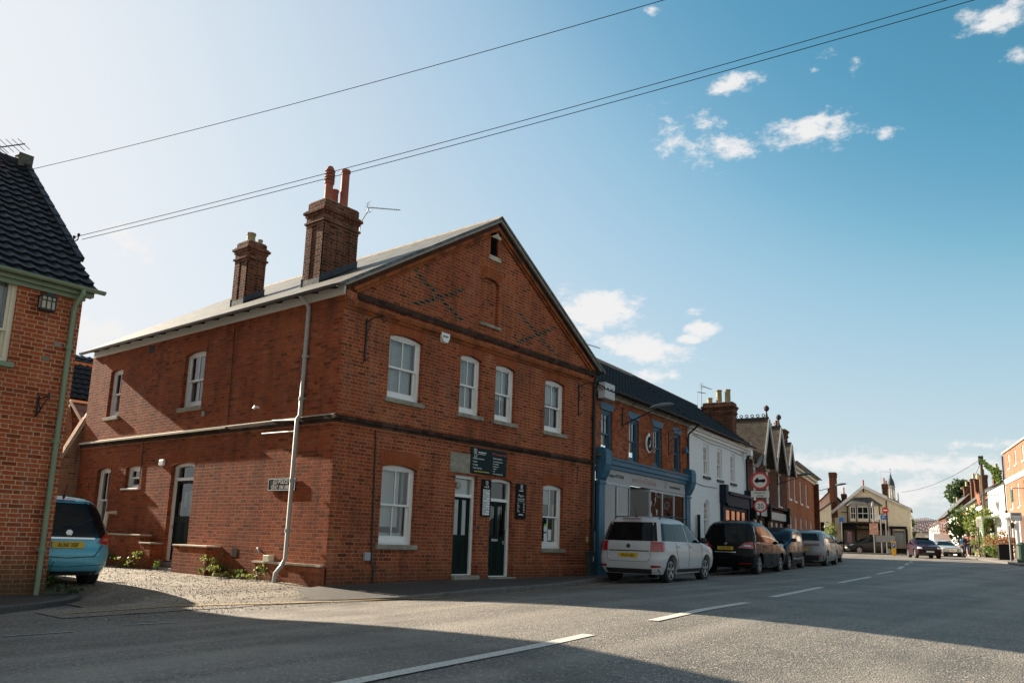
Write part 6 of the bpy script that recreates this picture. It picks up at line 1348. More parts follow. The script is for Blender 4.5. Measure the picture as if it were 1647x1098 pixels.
# dark hatchback at the end of the row
c = Car('parked_car', 'dark hatchback parked last in the row, below the long brick house', place(32.0,.32,11,.8,.76),
    [(.2,.10),(.4,.02),(.6,.0),(.85,.03),(.95,.10),(1.2,.38),(1.36,.62),(1.42,.95),(1.45,1.4)],
    [(.2,4.1),(.4,4.25),(.6,4.28),(.8,4.1),(.88,3.7),(.95,3.3),(1.15,2.85),(1.32,2.45),(1.41,2.0),(1.45,1.7)],
    [(.2,.80),(.4,.87),(.65,.885),(.85,.87),(.95,.84),(1.2,.76),(1.36,.67),(1.42,.56),(1.45,.4)], paint('car_dark', (.010,.012,.017), .26), r=.32, xw=(.78,3.4), group='cars parked along the kerb', n=4.2)
c.patch('rear_window', [(-.66,1.0),(.66,1.0),(.58,1.33),(-.58,1.33)], cglass, 'rear'); c.patch('windscreen', [(-.7,1.0),(.7,1.0),(.58,1.34),(-.58,1.34)], cglass, 'front'); c.mirror(3.0, .98, c.body.data.materials[0])
for sg in (-1, 1): c.patch('side_window', [(.5,.99),(1.7,.97),(1.65,1.33),(.95,1.32)], cglass, 'side', sg); c.patch('side_window', [(1.75,.97),(3.0,.95),(2.4,1.28),(1.72,1.34)], cglass, 'side', sg); c.patch('tail_light', [(sg*.55,.72),(sg*.86,.72),(sg*.83,.90),(sg*.55,.90)][::sg], lred, 'rear', e=.012)
c.plate(.62, '', pl_y)
# blue car in the yard
zc = yardz(-3, 3.2)
c = Car('parked_car', 'pale blue rounded hatchback half hidden behind the left house in the gravel yard', Matrix.Translation((-3.80,2.25,-.13)) @ Matrix.Rotation(rad(86), 4, 'Z'),
    [(.22,.14),(.34,.03),(.45,.0),(.62,.0),(.72,.04),(.95,.06),(1.05,.10),(1.3,.22),(1.5,.36),(1.57,.52),(1.62,1.0)],
    [(.22,4.1),(.4,4.22),(.6,4.26),(.8,4.1),(.95,3.8),(1.05,3.4),(1.3,2.9),(1.5,2.4),(1.58,2.0),(1.62,1.5)],
    [(.22,.74),(.4,.82),(.6,.845),(.85,.84),(1.0,.80),(1.1,.76),(1.3,.70),(1.5,.60),(1.57,.52),(1.62,.34)], paint('car_blue', (.10,.36,.46), .3, .2), r=.33, xw=(.85,3.5), n=3.1)
c.patch('rear_window', [(-.70,.88),(.70,.88),(.56,1.51),(-.56,1.51)], cglass, 'rear', e=.008, nu=14, nv=12)
c.patch('tailgate_strip', [(-.44,.855),(.44,.855),(.44,.885),(-.44,.885)], chrm, 'rear', e=.02)
c.patch('brake_light', [(-.16,1.535),(.16,1.535),(.15,1.575),(-.15,1.575)], lred, 'rear', e=.03)
for sg in (-1, 1):
    c.patch('tail_light', [(sg*.50,.80),(sg*.80,.74),(sg*.795,1.0),(sg*.66,.97)][::sg], lred, 'rear', e=.016, nu=10); c.patch('light_lens', [(sg*.58,.83),(sg*.74,.82),(sg*.74,.88),(sg*.62,.88)][::sg], pmat('lamp_pink', (.5,.12,.12), .15, coat=1) if sg < 0 else bpy.data.materials['lamp_pink'], 'rear', e=.022)
    c.patch('side_window', [(.45,1.02),(1.6,1.0),(1.55,1.42),(.75,1.45)], cglass, 'side', sg); c.patch('side_window', [(1.66,1.0),(3.0,.98),(2.4,1.36),(1.6,1.44)], cglass, 'side', sg)
seam(c, [(-.60,.74),(-.45,.56),(0,.53),(.45,.56),(.60,.74)], 'rear', w=.014); seam(c, [(-.72,.42),(0,.38),(.72,.42)], 'rear', w=.008)
c.patch('lower_bumper', [(-.70,.225),(.70,.225),(.72,.30),(-.72,.30)], cplast, 'rear', e=.01)
c.plate(.755, 'AU60 XBF', pl_y); c.badge(0, .96, .055); c.mirror(2.9, 1.0, c.body.data.materials[0]); aerial_(c, .55, 1.59)
mb = MB(); p = c.end(.1,.99,-1,.02); q = c.end(-.42,1.22,-1,.02); mb.tube([p, q], .009, 5); build('wiper', mb, cplast, c.o, c.fr)
# far cars facing the camera
def farcar(name, label, fr, L, Wd, Hh, mat, hl, grille, plate_=True, bz=.85, cat='car'):
    k = Hh/1.48; w = Wd/2
    c = Car(name, label, fr, [(.2*k,.10),(.5*k,.0),(.85*k,.04),(.95*k,.12),(1.3*k,.55),(1.42*k,.9),(1.48*k,1.4)],
      [(.2*k,L-.15),(.45*k,L),(.7*k,L-.02),(.82*k,L-.22),(.92*k,L-.75),(.98*k,L-1.05),(1.2*k,L-1.5),(1.38*k,L-1.95),(1.45*k,L-2.3),(1.48*k,L-2.6)],
      [(.2*k,w-.08),(.4*k,w-.01),(.7*k,w),(.9*k,w-.03),(1.0*k,w-.06),(1.3*k,w-.18),(1.42*k,w-.30),(1.48*k,w-.46)], mat, r=.33, xw=(.8,L-.85), n=4.0, cat=cat)
    c.patch('windscreen', [(-w+.14,1.0*k),(w-.14,1.0*k),(w-.28,1.38*k),(-w+.28,1.38*k)], cglass, 'front')
    for sg in (-1, 1):
        c.patch('headlight', [(sg*(w-.40),.64*k),(sg*(w-.06),.68*k),(sg*(w-.10),.82*k),(sg*(w-.36),.78*k)][::sg], lclr, 'front', e=.015, nu=8)
        c.patch('side_window', [(1.0,1.0*k),(L-1.6,.98*k),(L-2.1,1.34*k),(1.3,1.36*k)], cglass, 'side', sg)
    c.patch('grille', grille, chrm if hl else cplast, 'front', e=.012); c.patch('lower_grille', [(-w+.25,.26*k),(w-.25,.26*k),(w-.3,.42*k),(-w+.3,.42*k)], cplast, 'front', e=.012)
    if plate_: c.plate(.48*k, '', pl_w, 1)
    c.mirror(L-1.5, .98*k, mat); return c
def facing(x, y, a, L): return Matrix.Translation((x, y, gz(x, y))) @ Matrix.Rotation(rad(a), 4, 'Z') @ Matrix.Translation((-L, 0, 0))
farcar('moving_car', 'small dark red car with a black roof coming along the street', facing(53.4,.30,180+25,3.7), 3.7, 1.75, 1.48, paint('car_dark_red', (.022,.004,.008), .2), False, [(-.38,.60),(.38,.60),(.42,.74),(-.42,.74)])
farcar('moving_car', 'silver grand tourer with a mesh grille waiting behind the dark red car', facing(67.0,1.35,180+30,4.8), 4.8, 1.95, 1.40, paint('car_champagne', (.42,.44,.43), .25, .3), True, [(-.32,.46),(.32,.46),(.34,.72),(-.34,.72)])
c = farcar('parked_car', 'dark grey estate parked side on before the cream shop', Matrix.Translation((73.7,7.7,gz(73,8))) @ Matrix.Rotation(rad(131), 4, 'Z'), 4.5, 1.85, 1.62, paint('car_grey', (.035,.035,.035), .2), False, [(-.4,.60),(.4,.60),(.42,.74),(-.42,.74)])
# pale van at the far end of the street
o = thing('van', 'pale high-sided van at the far end of the street behind the silver car', 'van', facing(96.5,7.6,180+14,5)); o_ = MB(); o_.box(0,3.9,-1.0,1.0,.35,2.6); b_ = build('body', o_, pmat('van_white', (.62,.63,.62), .4), o, bevel=.08)
mb = MB(); mb.poly([(3.91,.4),(5.0,.4),(5.0,.95),(4.75,1.2),(4.35,1.85),(3.91,1.9)], y0=-.95, y1=.95); build('cab', mb, bpy.data.materials['van_white'], o, bevel=.05)
mb = MB(); mb.add([(4.79,-.82,1.2),(4.79,.82,1.2),(4.40,.75,1.80),(4.40,-.75,1.80)], [(0,1,2,3)]); build('windscreen', mb, cglass, o)
for x in (.9, 4.1):
    for y in (-.9, .9): mb = MB(); mb.T = Matrix.Translation((x,y,.36)) @ Matrix.Rotation(rad(90),4,'X'); mb.lathe([(.2,-.11),(.36,-.1),(.36,.1),(.2,.11)], 18); build('wheel', mb, rub, o)
# ---------------------------------------------------------------- cream timbered shop facing up the street
CH = -26.3; gC = .98
FCs = frame(73.92, 13.05, 0, -78) @ Matrix.Diagonal((.69,1,1,1))
HC_ = thing('cream_shop', 'cream gabled building with dark timbers, an oriel window and a black shopfront', 'shop', FCs)
crm = pmat('cream_render', (.80,.70,.52), .85, noise_amt=.1, nscale=2); pnk = pmat('pink_render', (.72,.62,.54), .85, noise_amt=.12, nscale=2); tmb = pmat('timber_black', (.025,.02,.017), .8); wfr = pmat('frame_white', (.72,.72,.70), .5)
wallpoly('wall', HC_, FCs, [(.0,.5),(9.95,.5),(9.95,5.45),(7.05,6.55),(6.9,5.4),(4.05,7.45),(.0,5.15)][:0] or [(.0,.5),(9.95,.5),(9.95,5.5),(7.0,6.5),(4.05,7.5),(0,5.2)], [[(1.1,1.1),(6.9,1.1),(6.9,3.4),(1.1,3.4)],[(7.6,1.1),(9.1,1.1),(9.1,3.3),(7.6,3.3)]], crm)
mb = MB(); mb.quad((0,0,.5),(0,9,.5),(0,9,5.2),(0,0,5.2)); mb.quad((9.95,0,.5),(9.95,9,.5),(9.95,9,5.5),(9.95,0,5.5)); mb.quad((0,1.5,.5),(9.95,1.5,.5),(9.95,1.5,5),(0,1.5,5)); build('wall', mb, crm, HC_, FCs)
mb = MB(); mb.add([(-.3,-.35,5.05),(4.05,-.35,7.62),(4.05,9,7.62),(-.3,9,5.05)], [(0,1,2,3)]); mb.add([(4.05,-.35,7.62),(10.2,-.35,5.42),(10.2,9,5.42),(4.05,9,7.62)], [(0,1,2,3)]); build('roof', mb, s_dark, HC_, FCs)
mb = MB(); mb.bar((-.35,-.38,4.95),(4.05,-.38,7.55), .06, .30); mb.bar((4.05,-.38,7.55),(7.1,-.38,6.45), .06, .30); build('barge_board', mb, wfr, HC_, FCs)
mb = MB(); mb.bar((7.1,-.3,6.40),(10.2,-.3,5.32), .06, .12); build('verge_board', mb, wfr, HC_, FCs)
for x0, z0, x1, z1 in ((1.75,3.9,1.75,5.85),(6.0,3.9,6.0,5.7),(6.95,3.9,6.95,6.2),(6.0,4.9,6.95,4.9),(.9,5.0,1.75,5.0),(1.6,3.95,7.0,3.95),(3.05,4.1,3.05,5.6),(4.72,4.1,4.72,5.6),(4.05,7.0,4.05,7.45)):
    mb = MB(); y = -.82 if (x0 in (3.05, 4.72)) else -.03; mb.bar((x0,y,z0),(x1,y,z1+.001), .14, .06) if x0 != x1 else mb.box(x0-.07,x0+.07,y-.03,y+.03,z0,z1); build('timber', mb, tmb, HC_, FCs)
mb = MB(); mb.add([(1.8,-.0,4.1),(2.2,-.8,4.1),(5.5,-.8,4.1),(5.95,0,4.1),(1.8,0,5.75),(2.2,-.8,5.65),(5.5,-.8,5.65),(5.95,0,5.75)], [(0,1,5,4),(1,2,6,5),(2,3,7,6),(0,3,2,1),(4,5,6,7)]); bay = build('oriel_bay', mb, crm, HC_, FCs)
mb = MB(); mb.add([(1.4,0,5.70),(1.9,-1.05,5.62),(5.9,-1.05,5.62),(6.5,0,5.70),(2.9,0,6.5),(4.95,0,6.5),(2.9,-.2,6.48),(4.95,-.2,6.48)], [(0,1,6,4),(1,2,7,6),(2,3,5,7),(4,6,7,5)]); build('bay_roof', mb, s_dark, bay, FCs)
for a, b in ((2.25,2.95),(3.15,4.60),(4.80,5.45)):
    mb = MB(); mb.poly([(a,4.3),(b,4.3),(b,5.55),(a,5.55)], [[(a+.08,4.38),((a+b)/2-.03,4.38),((a+b)/2-.03,5.47),(a+.08,5.47)],[((a+b)/2+.03,4.38),(b-.08,4.38),(b-.08,5.47),((a+b)/2+.03,5.47)]], -.86, -.805); mb.box(a+.08,b-.08,-.85,-.81,4.86,4.92); w_ = build('window', mb, wfr, HC_, FCs)
    mb = MB(); mb.quad((a+.06,-.82,4.36),(b-.06,-.82,4.36),(b-.06,-.82,5.5),(a+.06,-.82,5.5)); build('pane', mb, cglass, w_, FCs)
mb = MB(); mb.box(.9,7.0,-.25,-.001,3.30,3.85); mb.box(.9,7.0,-.7,-.001,3.851,3.95); fsc = build('shop_fascia', mb, w_black, HC_, FCs)
text('lettering', 'The Gallery Rooms', .36, 4.2, 3.46, -.255, pmat('gold', (.35,.24,.06), .5), fsc, FCs, 'CENTER', .9)
mb = MB(); mb.box(7.2,9.4,-.3,-.001,3.45,3.70); build('shop_fascia', mb, w_black, HC_, FCs)
for x in (.9,2.6,4.6,6.6,7.3,9.2): mb = MB(); mb.box(x,x+.28,-.15,-.001,.9,3.45); build('pilaster', mb, w_black, HC_, FCs)
mb = MB(); mb.box(.9,7.0,-.1,-.001,.9,1.35); mb.box(7.2,9.4,-.1,-.001,.9,1.6); build('stall_riser', mb, w_black, HC_, FCs)
mb = MB(); mb.quad((1.1,.05,1.3),(6.9,.05,1.3),(6.9,.05,3.4),(1.1,.05,3.4)); mb.quad((7.5,.05,1.5),(9.2,.05,1.5),(9.2,.05,3.4),(7.5,.05,3.4)); build('shop_window', mb, glass_d, HC_, FCs)
mb = MB(); mb.box(1.6,2.2,-.01,.04,2.0,3.1); build('window_poster', mb, pmat('poster_pink', (.45,.25,.3), .7), HC_, FCs)
mb = MB(); mb.box(7.8,9.0,.3,.32,1.6,3.1); build('curtain', mb, curt, HC_, FCs)
for i, (x, y, w, z0, z1, pots) in enumerate(((6.75,2.5,.75,6.0,8.0,[(-.1,0,.12,.6,'plain',terra),(.2,0,.10,.35,'plain',terra)]),(3.55,6,.7,6.5,8.0,[(0,0,.13,.7,'plain',terra)]),(-1.2,6,.7,6,7.8,[(-.1,0,.12,.9,'plain',terra)]),(.6,7,.7,5.5,7.3,[(0,0,.12,.7,'plain',terra)]))): chimney(HC_, FCs, x, y, w, w, z0, z1, recess=False, capz=.5, pots=pots, mat=b_chim)
yagi('tv_aerial', 'tall tv aerial on a pole beside the cream shop chimney', FCs @ frame(6.3,2.5,9.3,25), L=1.6, mast=[(0,0,0),(0,0,-2.2)], mat=aer, el=.3)
# pink rendered wing with the tall chimney
HP = thing('pink_house', 'pink rendered gabled house with a very tall brick chimney beside the cream shop', 'house', FCs)
FP = FCs @ frame(-3.0,.6,0,0)
wallpoly('wall', HP, FP, [(-.3,.3),(4.8,.3),(4.8,5.5),(2.4,7.1),(-.3,5.3)], [], pnk)
mb = MB(); mb.add([(-.6,-.2,5.1),(2.4,-.2,7.2),(2.4,7,7.2),(-.6,7,5.1)], [(0,1,2,3)]); mb.add([(2.4,-.2,7.2),(5.0,-.2,5.3),(5.0,7,5.3),(2.4,7,7.2)], [(0,1,2,3)]); build('roof', mb, s_redtile, HP, FP)
mb = MB(); mb.bar((-.62,-.22,5.05),(2.4,-.22,7.15), .05, .14); mb.bar((2.4,-.22,7.15),(5,-.22,5.3), .05, .14); build('verge_board', mb, tmb, HP, FP)
chimney(HP, FP, 2.95, -.5, 1.0, .6, 4.5, 9.0, recess=False, capz=.5, mat=b_chim)
mb = MB(); mb.add([(-.3,-3.2,.3),(2.9,-3.2,.3),(2.9,-3.2,5.7),(2.9,-.0,5.9),(-.3,-3.2,4.1),(-.3,0,4.3),(-.3,0,.3)], [(0,1,2,4),(0,4,5,6)]); build('wing_wall', mb, crm, HP, FP)
mb = MB(); mb.add([(-.6,-3.5,4.05),(-.6,.0,4.2),(3.2,0,6.15),(3.2,-3.5,6.0)], [(0,1,2,3)]); build('wing_roof', mb, s_redtile, HP, FP)
for x in (.3,1.4): mb = MB(); mb.box(x,x+.5,-3.23,-3.19,2.8,3.9); build('window', mb, cglass, HP, FP)
# ---------------------------------------------------------------- church cupola far behind
o = thing('church_cupola', 'stone bell turret with a lead dome and cross far behind the cream shop', 'tower', frame(151.5,26.3,0,20) @ Matrix.Diagonal((.56,.56,1,1))); sto = pmat('turret_stone', (.36,.35,.31), .85, noise_amt=.2)
mb = MB(); mb.lathe([(2.0,0),(2.0,10.5),(2.25,10.6),(2.25,11.0),(1.1,11.0)], 4); build('tower', mb, sto, o)
for k in range(4): a = math.pi/2*k; mb = MB(); mb.lathe([(.22,0),(.25,1.0),(.05,1.5)], 6, (2.0*math.cos(a), 2.0*math.sin(a), 11.0)); build('pinnacle', mb, sto, o)
mb = MB()
for k in range(8): a = math.pi/4*k+.39; mb.bar((1.05*math.cos(a),1.05*math.sin(a),11),(1.0*math.cos(a),1.0*math.sin(a),13.6), .28)
mb.lathe([(1.15,10.9),(1.15,11.4),(.9,11.45)], 8); mb.lathe([(.9,13.3),(1.25,13.4),(1.25,13.7),(.9,13.75)], 8); build('lantern_stage', mb, sto, o)
mb = MB(); mb.lathe([(1.15,13.7),(1.12,14.1),(.85,14.7),(.5,15.1),(.35,15.3),(.33,15.6),(.14,15.8),(.08,16.2)], 12); build('dome', mb, lead, o, smooth=True)
mb = MB(); mb.bar((0,0,16.1),(0,0,17.1), .06); mb.bar((0,-.3,16.8),(0,.3,16.8), .06); build('cross', mb, iron, o)
# ---------------------------------------------------------------- right hand row
FRt = frame(70.27, -1.94, 0, 195.5)
HRb = thing('tall_brick_house', 'tall orange brick house with white sash windows at the right edge', 'house', FRt)
B0 = 3.45
tw = [(5.45,6.15),(8.45,9.15),(11.6,12.3),(14.6,15.3)]; mw = [(5.45,6.35),(8.55,9.35),(11.45,12.3),(14.5,15.3)]
wallpoly('wall', HRb, FRt, [(B0,.6),(17,.6),(17,9.45),(B0,9.45)], [[(a,8.05),(b,8.05),(b,9.18),(a,9.18)] for a, b in tw]+[[(a,4.85),(b,4.85),(b,6.62),(a,6.62)] for a, b in mw]+[[(4.6,1.6),(6.9,1.6),(6.9,3.9),(4.6,3.9)],[(9.0,1.0),(10.2,1.0),(10.2,3.9),(9.0,3.9)]], b_farbright)
for a, b in tw: window(HRb, FRt, a, b, 8.05, 9.18, rise=0, arch=False, rec=.05, mat=wfr, sillmat=wfr)
for a, b in mw: window(HRb, FRt, a, b, 4.85, 6.62, rise=0, arch=False, rec=.05, mat=wfr, sillmat=wfr)
window(HRb, FRt, 4.6, 6.9, 1.6, 3.9, rise=0, arch=False, rec=.05, mat=wfr, sillmat=wfr, upper=4, lower=4, rows=3, lowrows=3)
mb = MB(); mb.box(9.0,10.2,.06,.12,1.0,3.9); build('door', mb, wfr, HRb, FRt)
mb = MB(); mb.box(B0-.05,17,-.14,-.001,7.05,7.28); mb.box(B0-.05,17,-.08,-.0012,6.92,7.049); build('string_course', mb, wfr, HRb, FRt); mb = MB(); mb.box(B0-.12,17,-.12,.1,9.451,9.56); build('coping', mb, stone_l, HRb, FRt)
mb = MB(); mb.box(B0-.1,8.0,-.55,-.001,4.15,4.45); mb.box(8.8,10.4,-.5,-.001,3.95,4.1); build('shop_canopy', mb, wfr, HRb, FRt)
for x in (4.3,7.0,8.7,10.3): mb = MB(); mb.box(x,x+.22,-.3,-.001,.9,4.149 if x < 8 else 3.949); build('column', mb, wfr, HRb, FRt)
mb = MB(); mb.quad((B0,0,.6),(B0,8,.6),(B0,8,9.4),(B0,0,9.4)); mb.quad((17,0,.6),(17,8,.6),(17,8,9.4),(17,0,9.4)); mb.quad((B0,8,.6),(17,8,.6),(17,8,9.4),(B0,8,9.4)); mb.quad((B0,0,9.4),(17,0,9.4),(17,8,9.4),(B0,8,9.4)); mb.quad((B0,.9,.6),(17,.9,.6),(17,.9,9.4),(B0,.9,9.4)); build('wall', mb, b_farbright, HRb, FRt)
pipe('downpipe', HRb, FRt, [(B0+.1,-.1,9.3),(B0+.1,-.1,1)], .06, iron)
HWt = thing('white_fronted_house', 'white rendered house with a curved slate roof next to the tall brick house', 'house', FRt)
rnd_w = pmat('white_render', (.72,.71,.66), .8, noise_amt=.06)
www = [(-4.6,-4.0),(-2.9,-2.3),(-1.1,-.5),(.96,1.55)]
wallpoly('wall', HWt, FRt, [(-6.8,.6),(B0-.02,.6),(B0-.02,7.3),(-6.8,7.1)], [[(a,5.45),(b,5.45),(b,7.0),(a,7.0)] for a, b in www]+[[(a,1.6),(a+.6,1.6),(a+.6,3.9),(a,3.9)] for a in (-3.2,-1.2,1.0)], rnd_w)
for a, b in www: window(HWt, FRt, a, b, 5.45, 7.0, rise=0, arch=False, rec=.06, mat=wfr, sillmat=wfr, sill=False)
for a in (-3.2,-1.2,1.0): window(HWt, FRt, a, a+.6, 1.6, 3.9, rise=0, arch=False, rec=.06, mat=wfr, sillmat=wfr, sill=False)
mb = MB(); mb.box(-6.9,B0-.03,-.2,-.001,4.65,4.85); build('string_course', mb, pmat('pale_green', (.5,.56,.45), .6), HWt, FRt)
roofslab(HWt, FRt, -7.0, B0-.02, (-.35,7.25), (4,9.0), mat=s_dark); mb = MB(); mb.quad((-6.8,0,.6),(-6.8,8,.6),(-6.8,8,7.1),(-6.8,0,7.1)); mb.quad((-6.8,.9,.6),(B0-.03,.9,.6),(B0-.03,.9,7.1),(-6.8,.9,7.1)); mb.add([(-6.8,0,7.1),(-6.8,8,7.1),(-6.8,4,8.9)],[(0,1,2)]); build('wall', mb, rnd_w, HWt, FRt)
chimney(HWt, FRt, -5.5, 4, 1.2, .8, 7.5, 9.6, recess=False, mat=b_chim, capz=.4)
def cottage(nm, label, s0, s1, ze, zr, wm, rm, wincol=wfr, nw=3, shop=None, chim=(), dep=6, setb=0, gable_end=True, cat='house'):
    h = thing(nm, label, cat, FRt @ frame(s0,setb,0,0)); f = WM[h.name]; L = s1-s0
    mb = MB(); mb.box(0,L,0,dep,.6,ze); mb.add([(0,0,ze),(0,dep,ze),(0,dep/2,zr)],[(0,1,2)]); mb.add([(L,0,ze),(L,dep,ze),(L,dep/2,zr)],[(0,1,2)]); build('wall', mb, wm, h)
    roofslab(h, f, -.15, L+.15, (-.3,ze-.05), (dep/2,zr+.1), mat=rm); roofslab(h, f, -.15, L+.15, (dep+.3,ze-.05), (dep/2,zr+.1), mat=rm)
    for i in range(nw):
        x = L*(i+.5)/nw-.4
        for z0, z1 in (((ze-2.0),(ze-.6)),(1.7,3.2)):
            if shop and z0 < 2: continue
            mb = MB(); mb.poly([(x,z0),(x+.8,z0),(x+.8,z1),(x,z1)], [[(x+.07,z0+.07),(x+.37,z0+.07),(x+.37,z1-.07),(x+.07,z1-.07)],[(x+.43,z0+.07),(x+.73,z0+.07),(x+.73,z1-.07),(x+.43,z1-.07)]], -.05, -.002); w_ = build('window', mb, wincol, h)
            mb = MB(); mb.quad((x+.05,-.012,z0+.05),(x+.75,-.012,z0+.05),(x+.75,-.012,z1-.05),(x+.05,-.012,z1-.05)); build('pane', mb, cglass, w_)
    if shop: mb = MB(); mb.box(.2,L-.2,-.02,-.003,1.2,3.3); build('shop_window', mb, cglass, h); mb = MB(); mb.box(.1,L-.1,-.2,-.001,3.31,3.8); build('shop_fascia', mb, shop, h)
    for (x, hgt) in chim: chimney(h, f, x, dep/2, 1.0, .8, zr-1, zr+hgt, recess=False, mat=b_chim, capz=.4, pots=[(-.2,0,.14,.7,'plain',terra_b),(.2,0,.14,.7,'plain',terra_b)])
    return h
cottage('brick_cottage', 'low pale cottage behind the ivy and the telegraph pole', -16.5, -9.5, 6.3, 8.4, rnd_w, s_redtile, nw=2, chim=[(3,1.3)])
cottage('cream_cottage', 'cream fronted shop with a grey gabled roof left of the ivy', -24.5, -16.6, 6.7, 9.0, crm, s_dark, nw=3, shop=wfr, chim=[(2,1.5)])
cottage('brick_cottage', 'brick house with white windows and a grey slate roof far down the right side', -34, -24.6, 6.4, 9.0, b_far, s_dark, nw=3, chim=[(1,1.9)])
cottage('white_cottage', 'white cottage with a tall brown chimney stack far down the right side', -46, -34.1, 6.2, 8.6, rnd_w, s_dark, nw=4, chim=[(4,2.6),(8,2.2)])
cottage('dark_gabled_house', 'dark boarded house rising above the white cottages far down the street', -60, -46.1, 6.5, 9.6, b_dark, s_dark, nw=4, chim=[(10,1.2)])
cottage('end_cottage', 'last pale cottage on the right side, furthest down the street', -80, -60.1, 6.0, 8.2, rnd_w, s_redtile, nw=5, chim=[(17,1.2)])
# pale terrace closing the street, houses behind the cream shop
def backhouse(nm, label, x, y, a, L, D, ze, zr, wm, rm):
    h = thing(nm, label, 'house', frame(x, y, 0, a)); mb = MB(); mb.box(0,L,0,D,0,ze); mb.add([(0,0,ze),(0,D,ze),(0,D/2,zr)],[(0,1,2)]); mb.add([(L,0,ze),(L,D,ze),(L,D/2,zr)],[(0,1,2)]); build('wall', mb, wm, h)
    roofslab(h, WM[h.name], -.2, L+.2, (-.3,ze), (D/2,zr+.1), mat=rm); roofslab(h, WM[h.name], -.2, L+.2, (D+.3,ze), (D/2,zr+.1), mat=rm)
    n = int(L/2.6)
    for i in range(n):
        for z in (1.9, ze-1.7): mb = MB(); x0 = 1+i*2.5; mb.box(x0,x0+.9,-.04,-.001,z,z+1.2); build('window', mb, cglass if i % 2 else bpy.data.materials['frame_white'], h)
backhouse('pale_terrace', 'pale terrace closing the far end of the street below the bunting', 146, 31, -70, 24, 8, 5.2, 7.4, pmat('grey_render', (.42,.38,.34), .8), s_dark)
backhouse('brick_terrace', 'reddish terrace left of the street end behind the trimmed tree', 112, 26, -62, 8, 8, 5.0, 7.4, b_far, s_redtile)
backhouse('back_house', 'house behind the long brick house whose roof shows over the junction', 100, 34, -30, 14, 9, 5.4, 8.0, pnk, s_redtile)
# ---------------------------------------------------------------- trees, hedges, ivy
def tree(name, label, x, y, h, r, cz, n, mat, s, trunk=.2, rnd=None, rz=None):
    rnd = rnd or random.Random(int(x*7+y)); o = thing(name, label, 'tree', frame(x, y, gz(x, y))); mb = MB(); mb.tube([(0,0,-.3),(.1,.05,cz*.6),(0,0,cz)], [trunk,trunk*.75,trunk*.4], 8)
    for k in range(6): a = k*1.05; mb.tube([(0,0,cz*.6+k*.15),(r*.5*math.cos(a), r*.5*math.sin(a), cz+(h-cz)*.2*rnd.random())], [trunk*.4, trunk*.12], 5)
    build('trunk', mb, bark, o, smooth=True); mb = MB(); leaves(mb, (0,0,cz), (r, r, rz or (h-cz)), n, s, rnd); build('crown', mb, mat, o); return o
tree('evergreen_tree', 'large dark evergreen standing above the roofs at the end of the street', 173.8, 18.7, 15.4, 2.4, 12.8, 2600, lf_dark, .36, .35)
tree('clipped_tree', 'trimmed green tree beside the right wall of the cream shop', 100.4, 12.3, 5.0, .85, 3.3, 1100, lf_mid, .18)
tree('small_tree', 'bright green bush against the pink house beyond the last parked car', 70.3, 12.6, 2.9, .9, 1.6, 800, lf_yel, .13, .06)
tree('yellow_tree', 'yellow green tree overhanging the pavement before the white fronted house', 74.2, .35, 4.6, 1.3, 3.1, 1300, lf_yel, .16)
tree('shrubby_tree', 'darker green shrubby tree between the cream cottage and the yellow green tree', 78.5, 2.4, 5.4, 1.4, 3.0, 1400, lf_mid, .18)
def shrub(name, label, x, y, z, r, n, mat, s, rnd, cat='hedge'):
    o = thing(name, label, cat, frame(x, y, z)); mb = MB(); leaves(mb, (0,0,r[2]*.9), r, n, s, rnd); build('foliage', mb, mat, o); mb = MB()
    for k in range(6): mb.tube([(r[0]*.3*math.cos(k),r[1]*.3*math.sin(k),0),(r[0]*.6*math.cos(k),r[1]*.6*math.sin(k),r[2]*1.2)], .02, 4)
    build('stem', mb, bark, o); return o
rr = random.Random(17)
shrub('hedge', 'clipped green hedge behind the white sign post on the right', 64.5, -1.9, 1.0, (1.6,1.4,.9), 1100, lf_yel, .10, rr)
shrub('russet_shrub', 'russet leaved shrub above the hedge by the trellis', 61.5, -3.0, 1.2, (1.4,1.0,.95), 800, lf_red, .10, rr, 'shrub')
shrub('russet_shrub', 'red brown shrub spilling over the black planter nearest the right edge', 51.8, -4.6, 1.5, (.75,.6,.5), 500, lf_red, .07, rr, 'shrub')
shrub('shrub', 'green shrub in front of the hedge beside the smaller black planter', 57.5, -3.1, .9, (1.1,.7,.65), 800, lf_mid, .08, rr, 'shrub')
shrub('shrub', 'dry yellowish grass clump left of the smaller black planter', 61.5, -1.9, .9, (.8,.6,.7), 450, leafmat('dry_grass', (.22,.17,.08), (.32,.27,.13)), .07, rr, 'shrub')
def planter(x, y, w, h, label):
    o = thing('planter', label, 'planter', frame(x, y, gz(x,y)+.1, 12), 'black planters'); mb = MB(); mb.poly([(0,0),(w,0),(w*1.04,h),(-w*.04,h)], y0=0, y1=w*.8); mb.box(-.06,w+.06,-.03,w*.83,h,h+.05); build('box', mb, w_black, o); mb = MB(); mb.box(.02,w-.02,.02,w*.78,h+.02,h+.06); build('soil', mb, bark, o)
planter(51.3, -5.0, 1.0, .95, 'larger black planter with the red brown shrub at the right edge'); planter(60.0, -2.75, .8, .8, 'smaller black planter before the green shrub on the right')
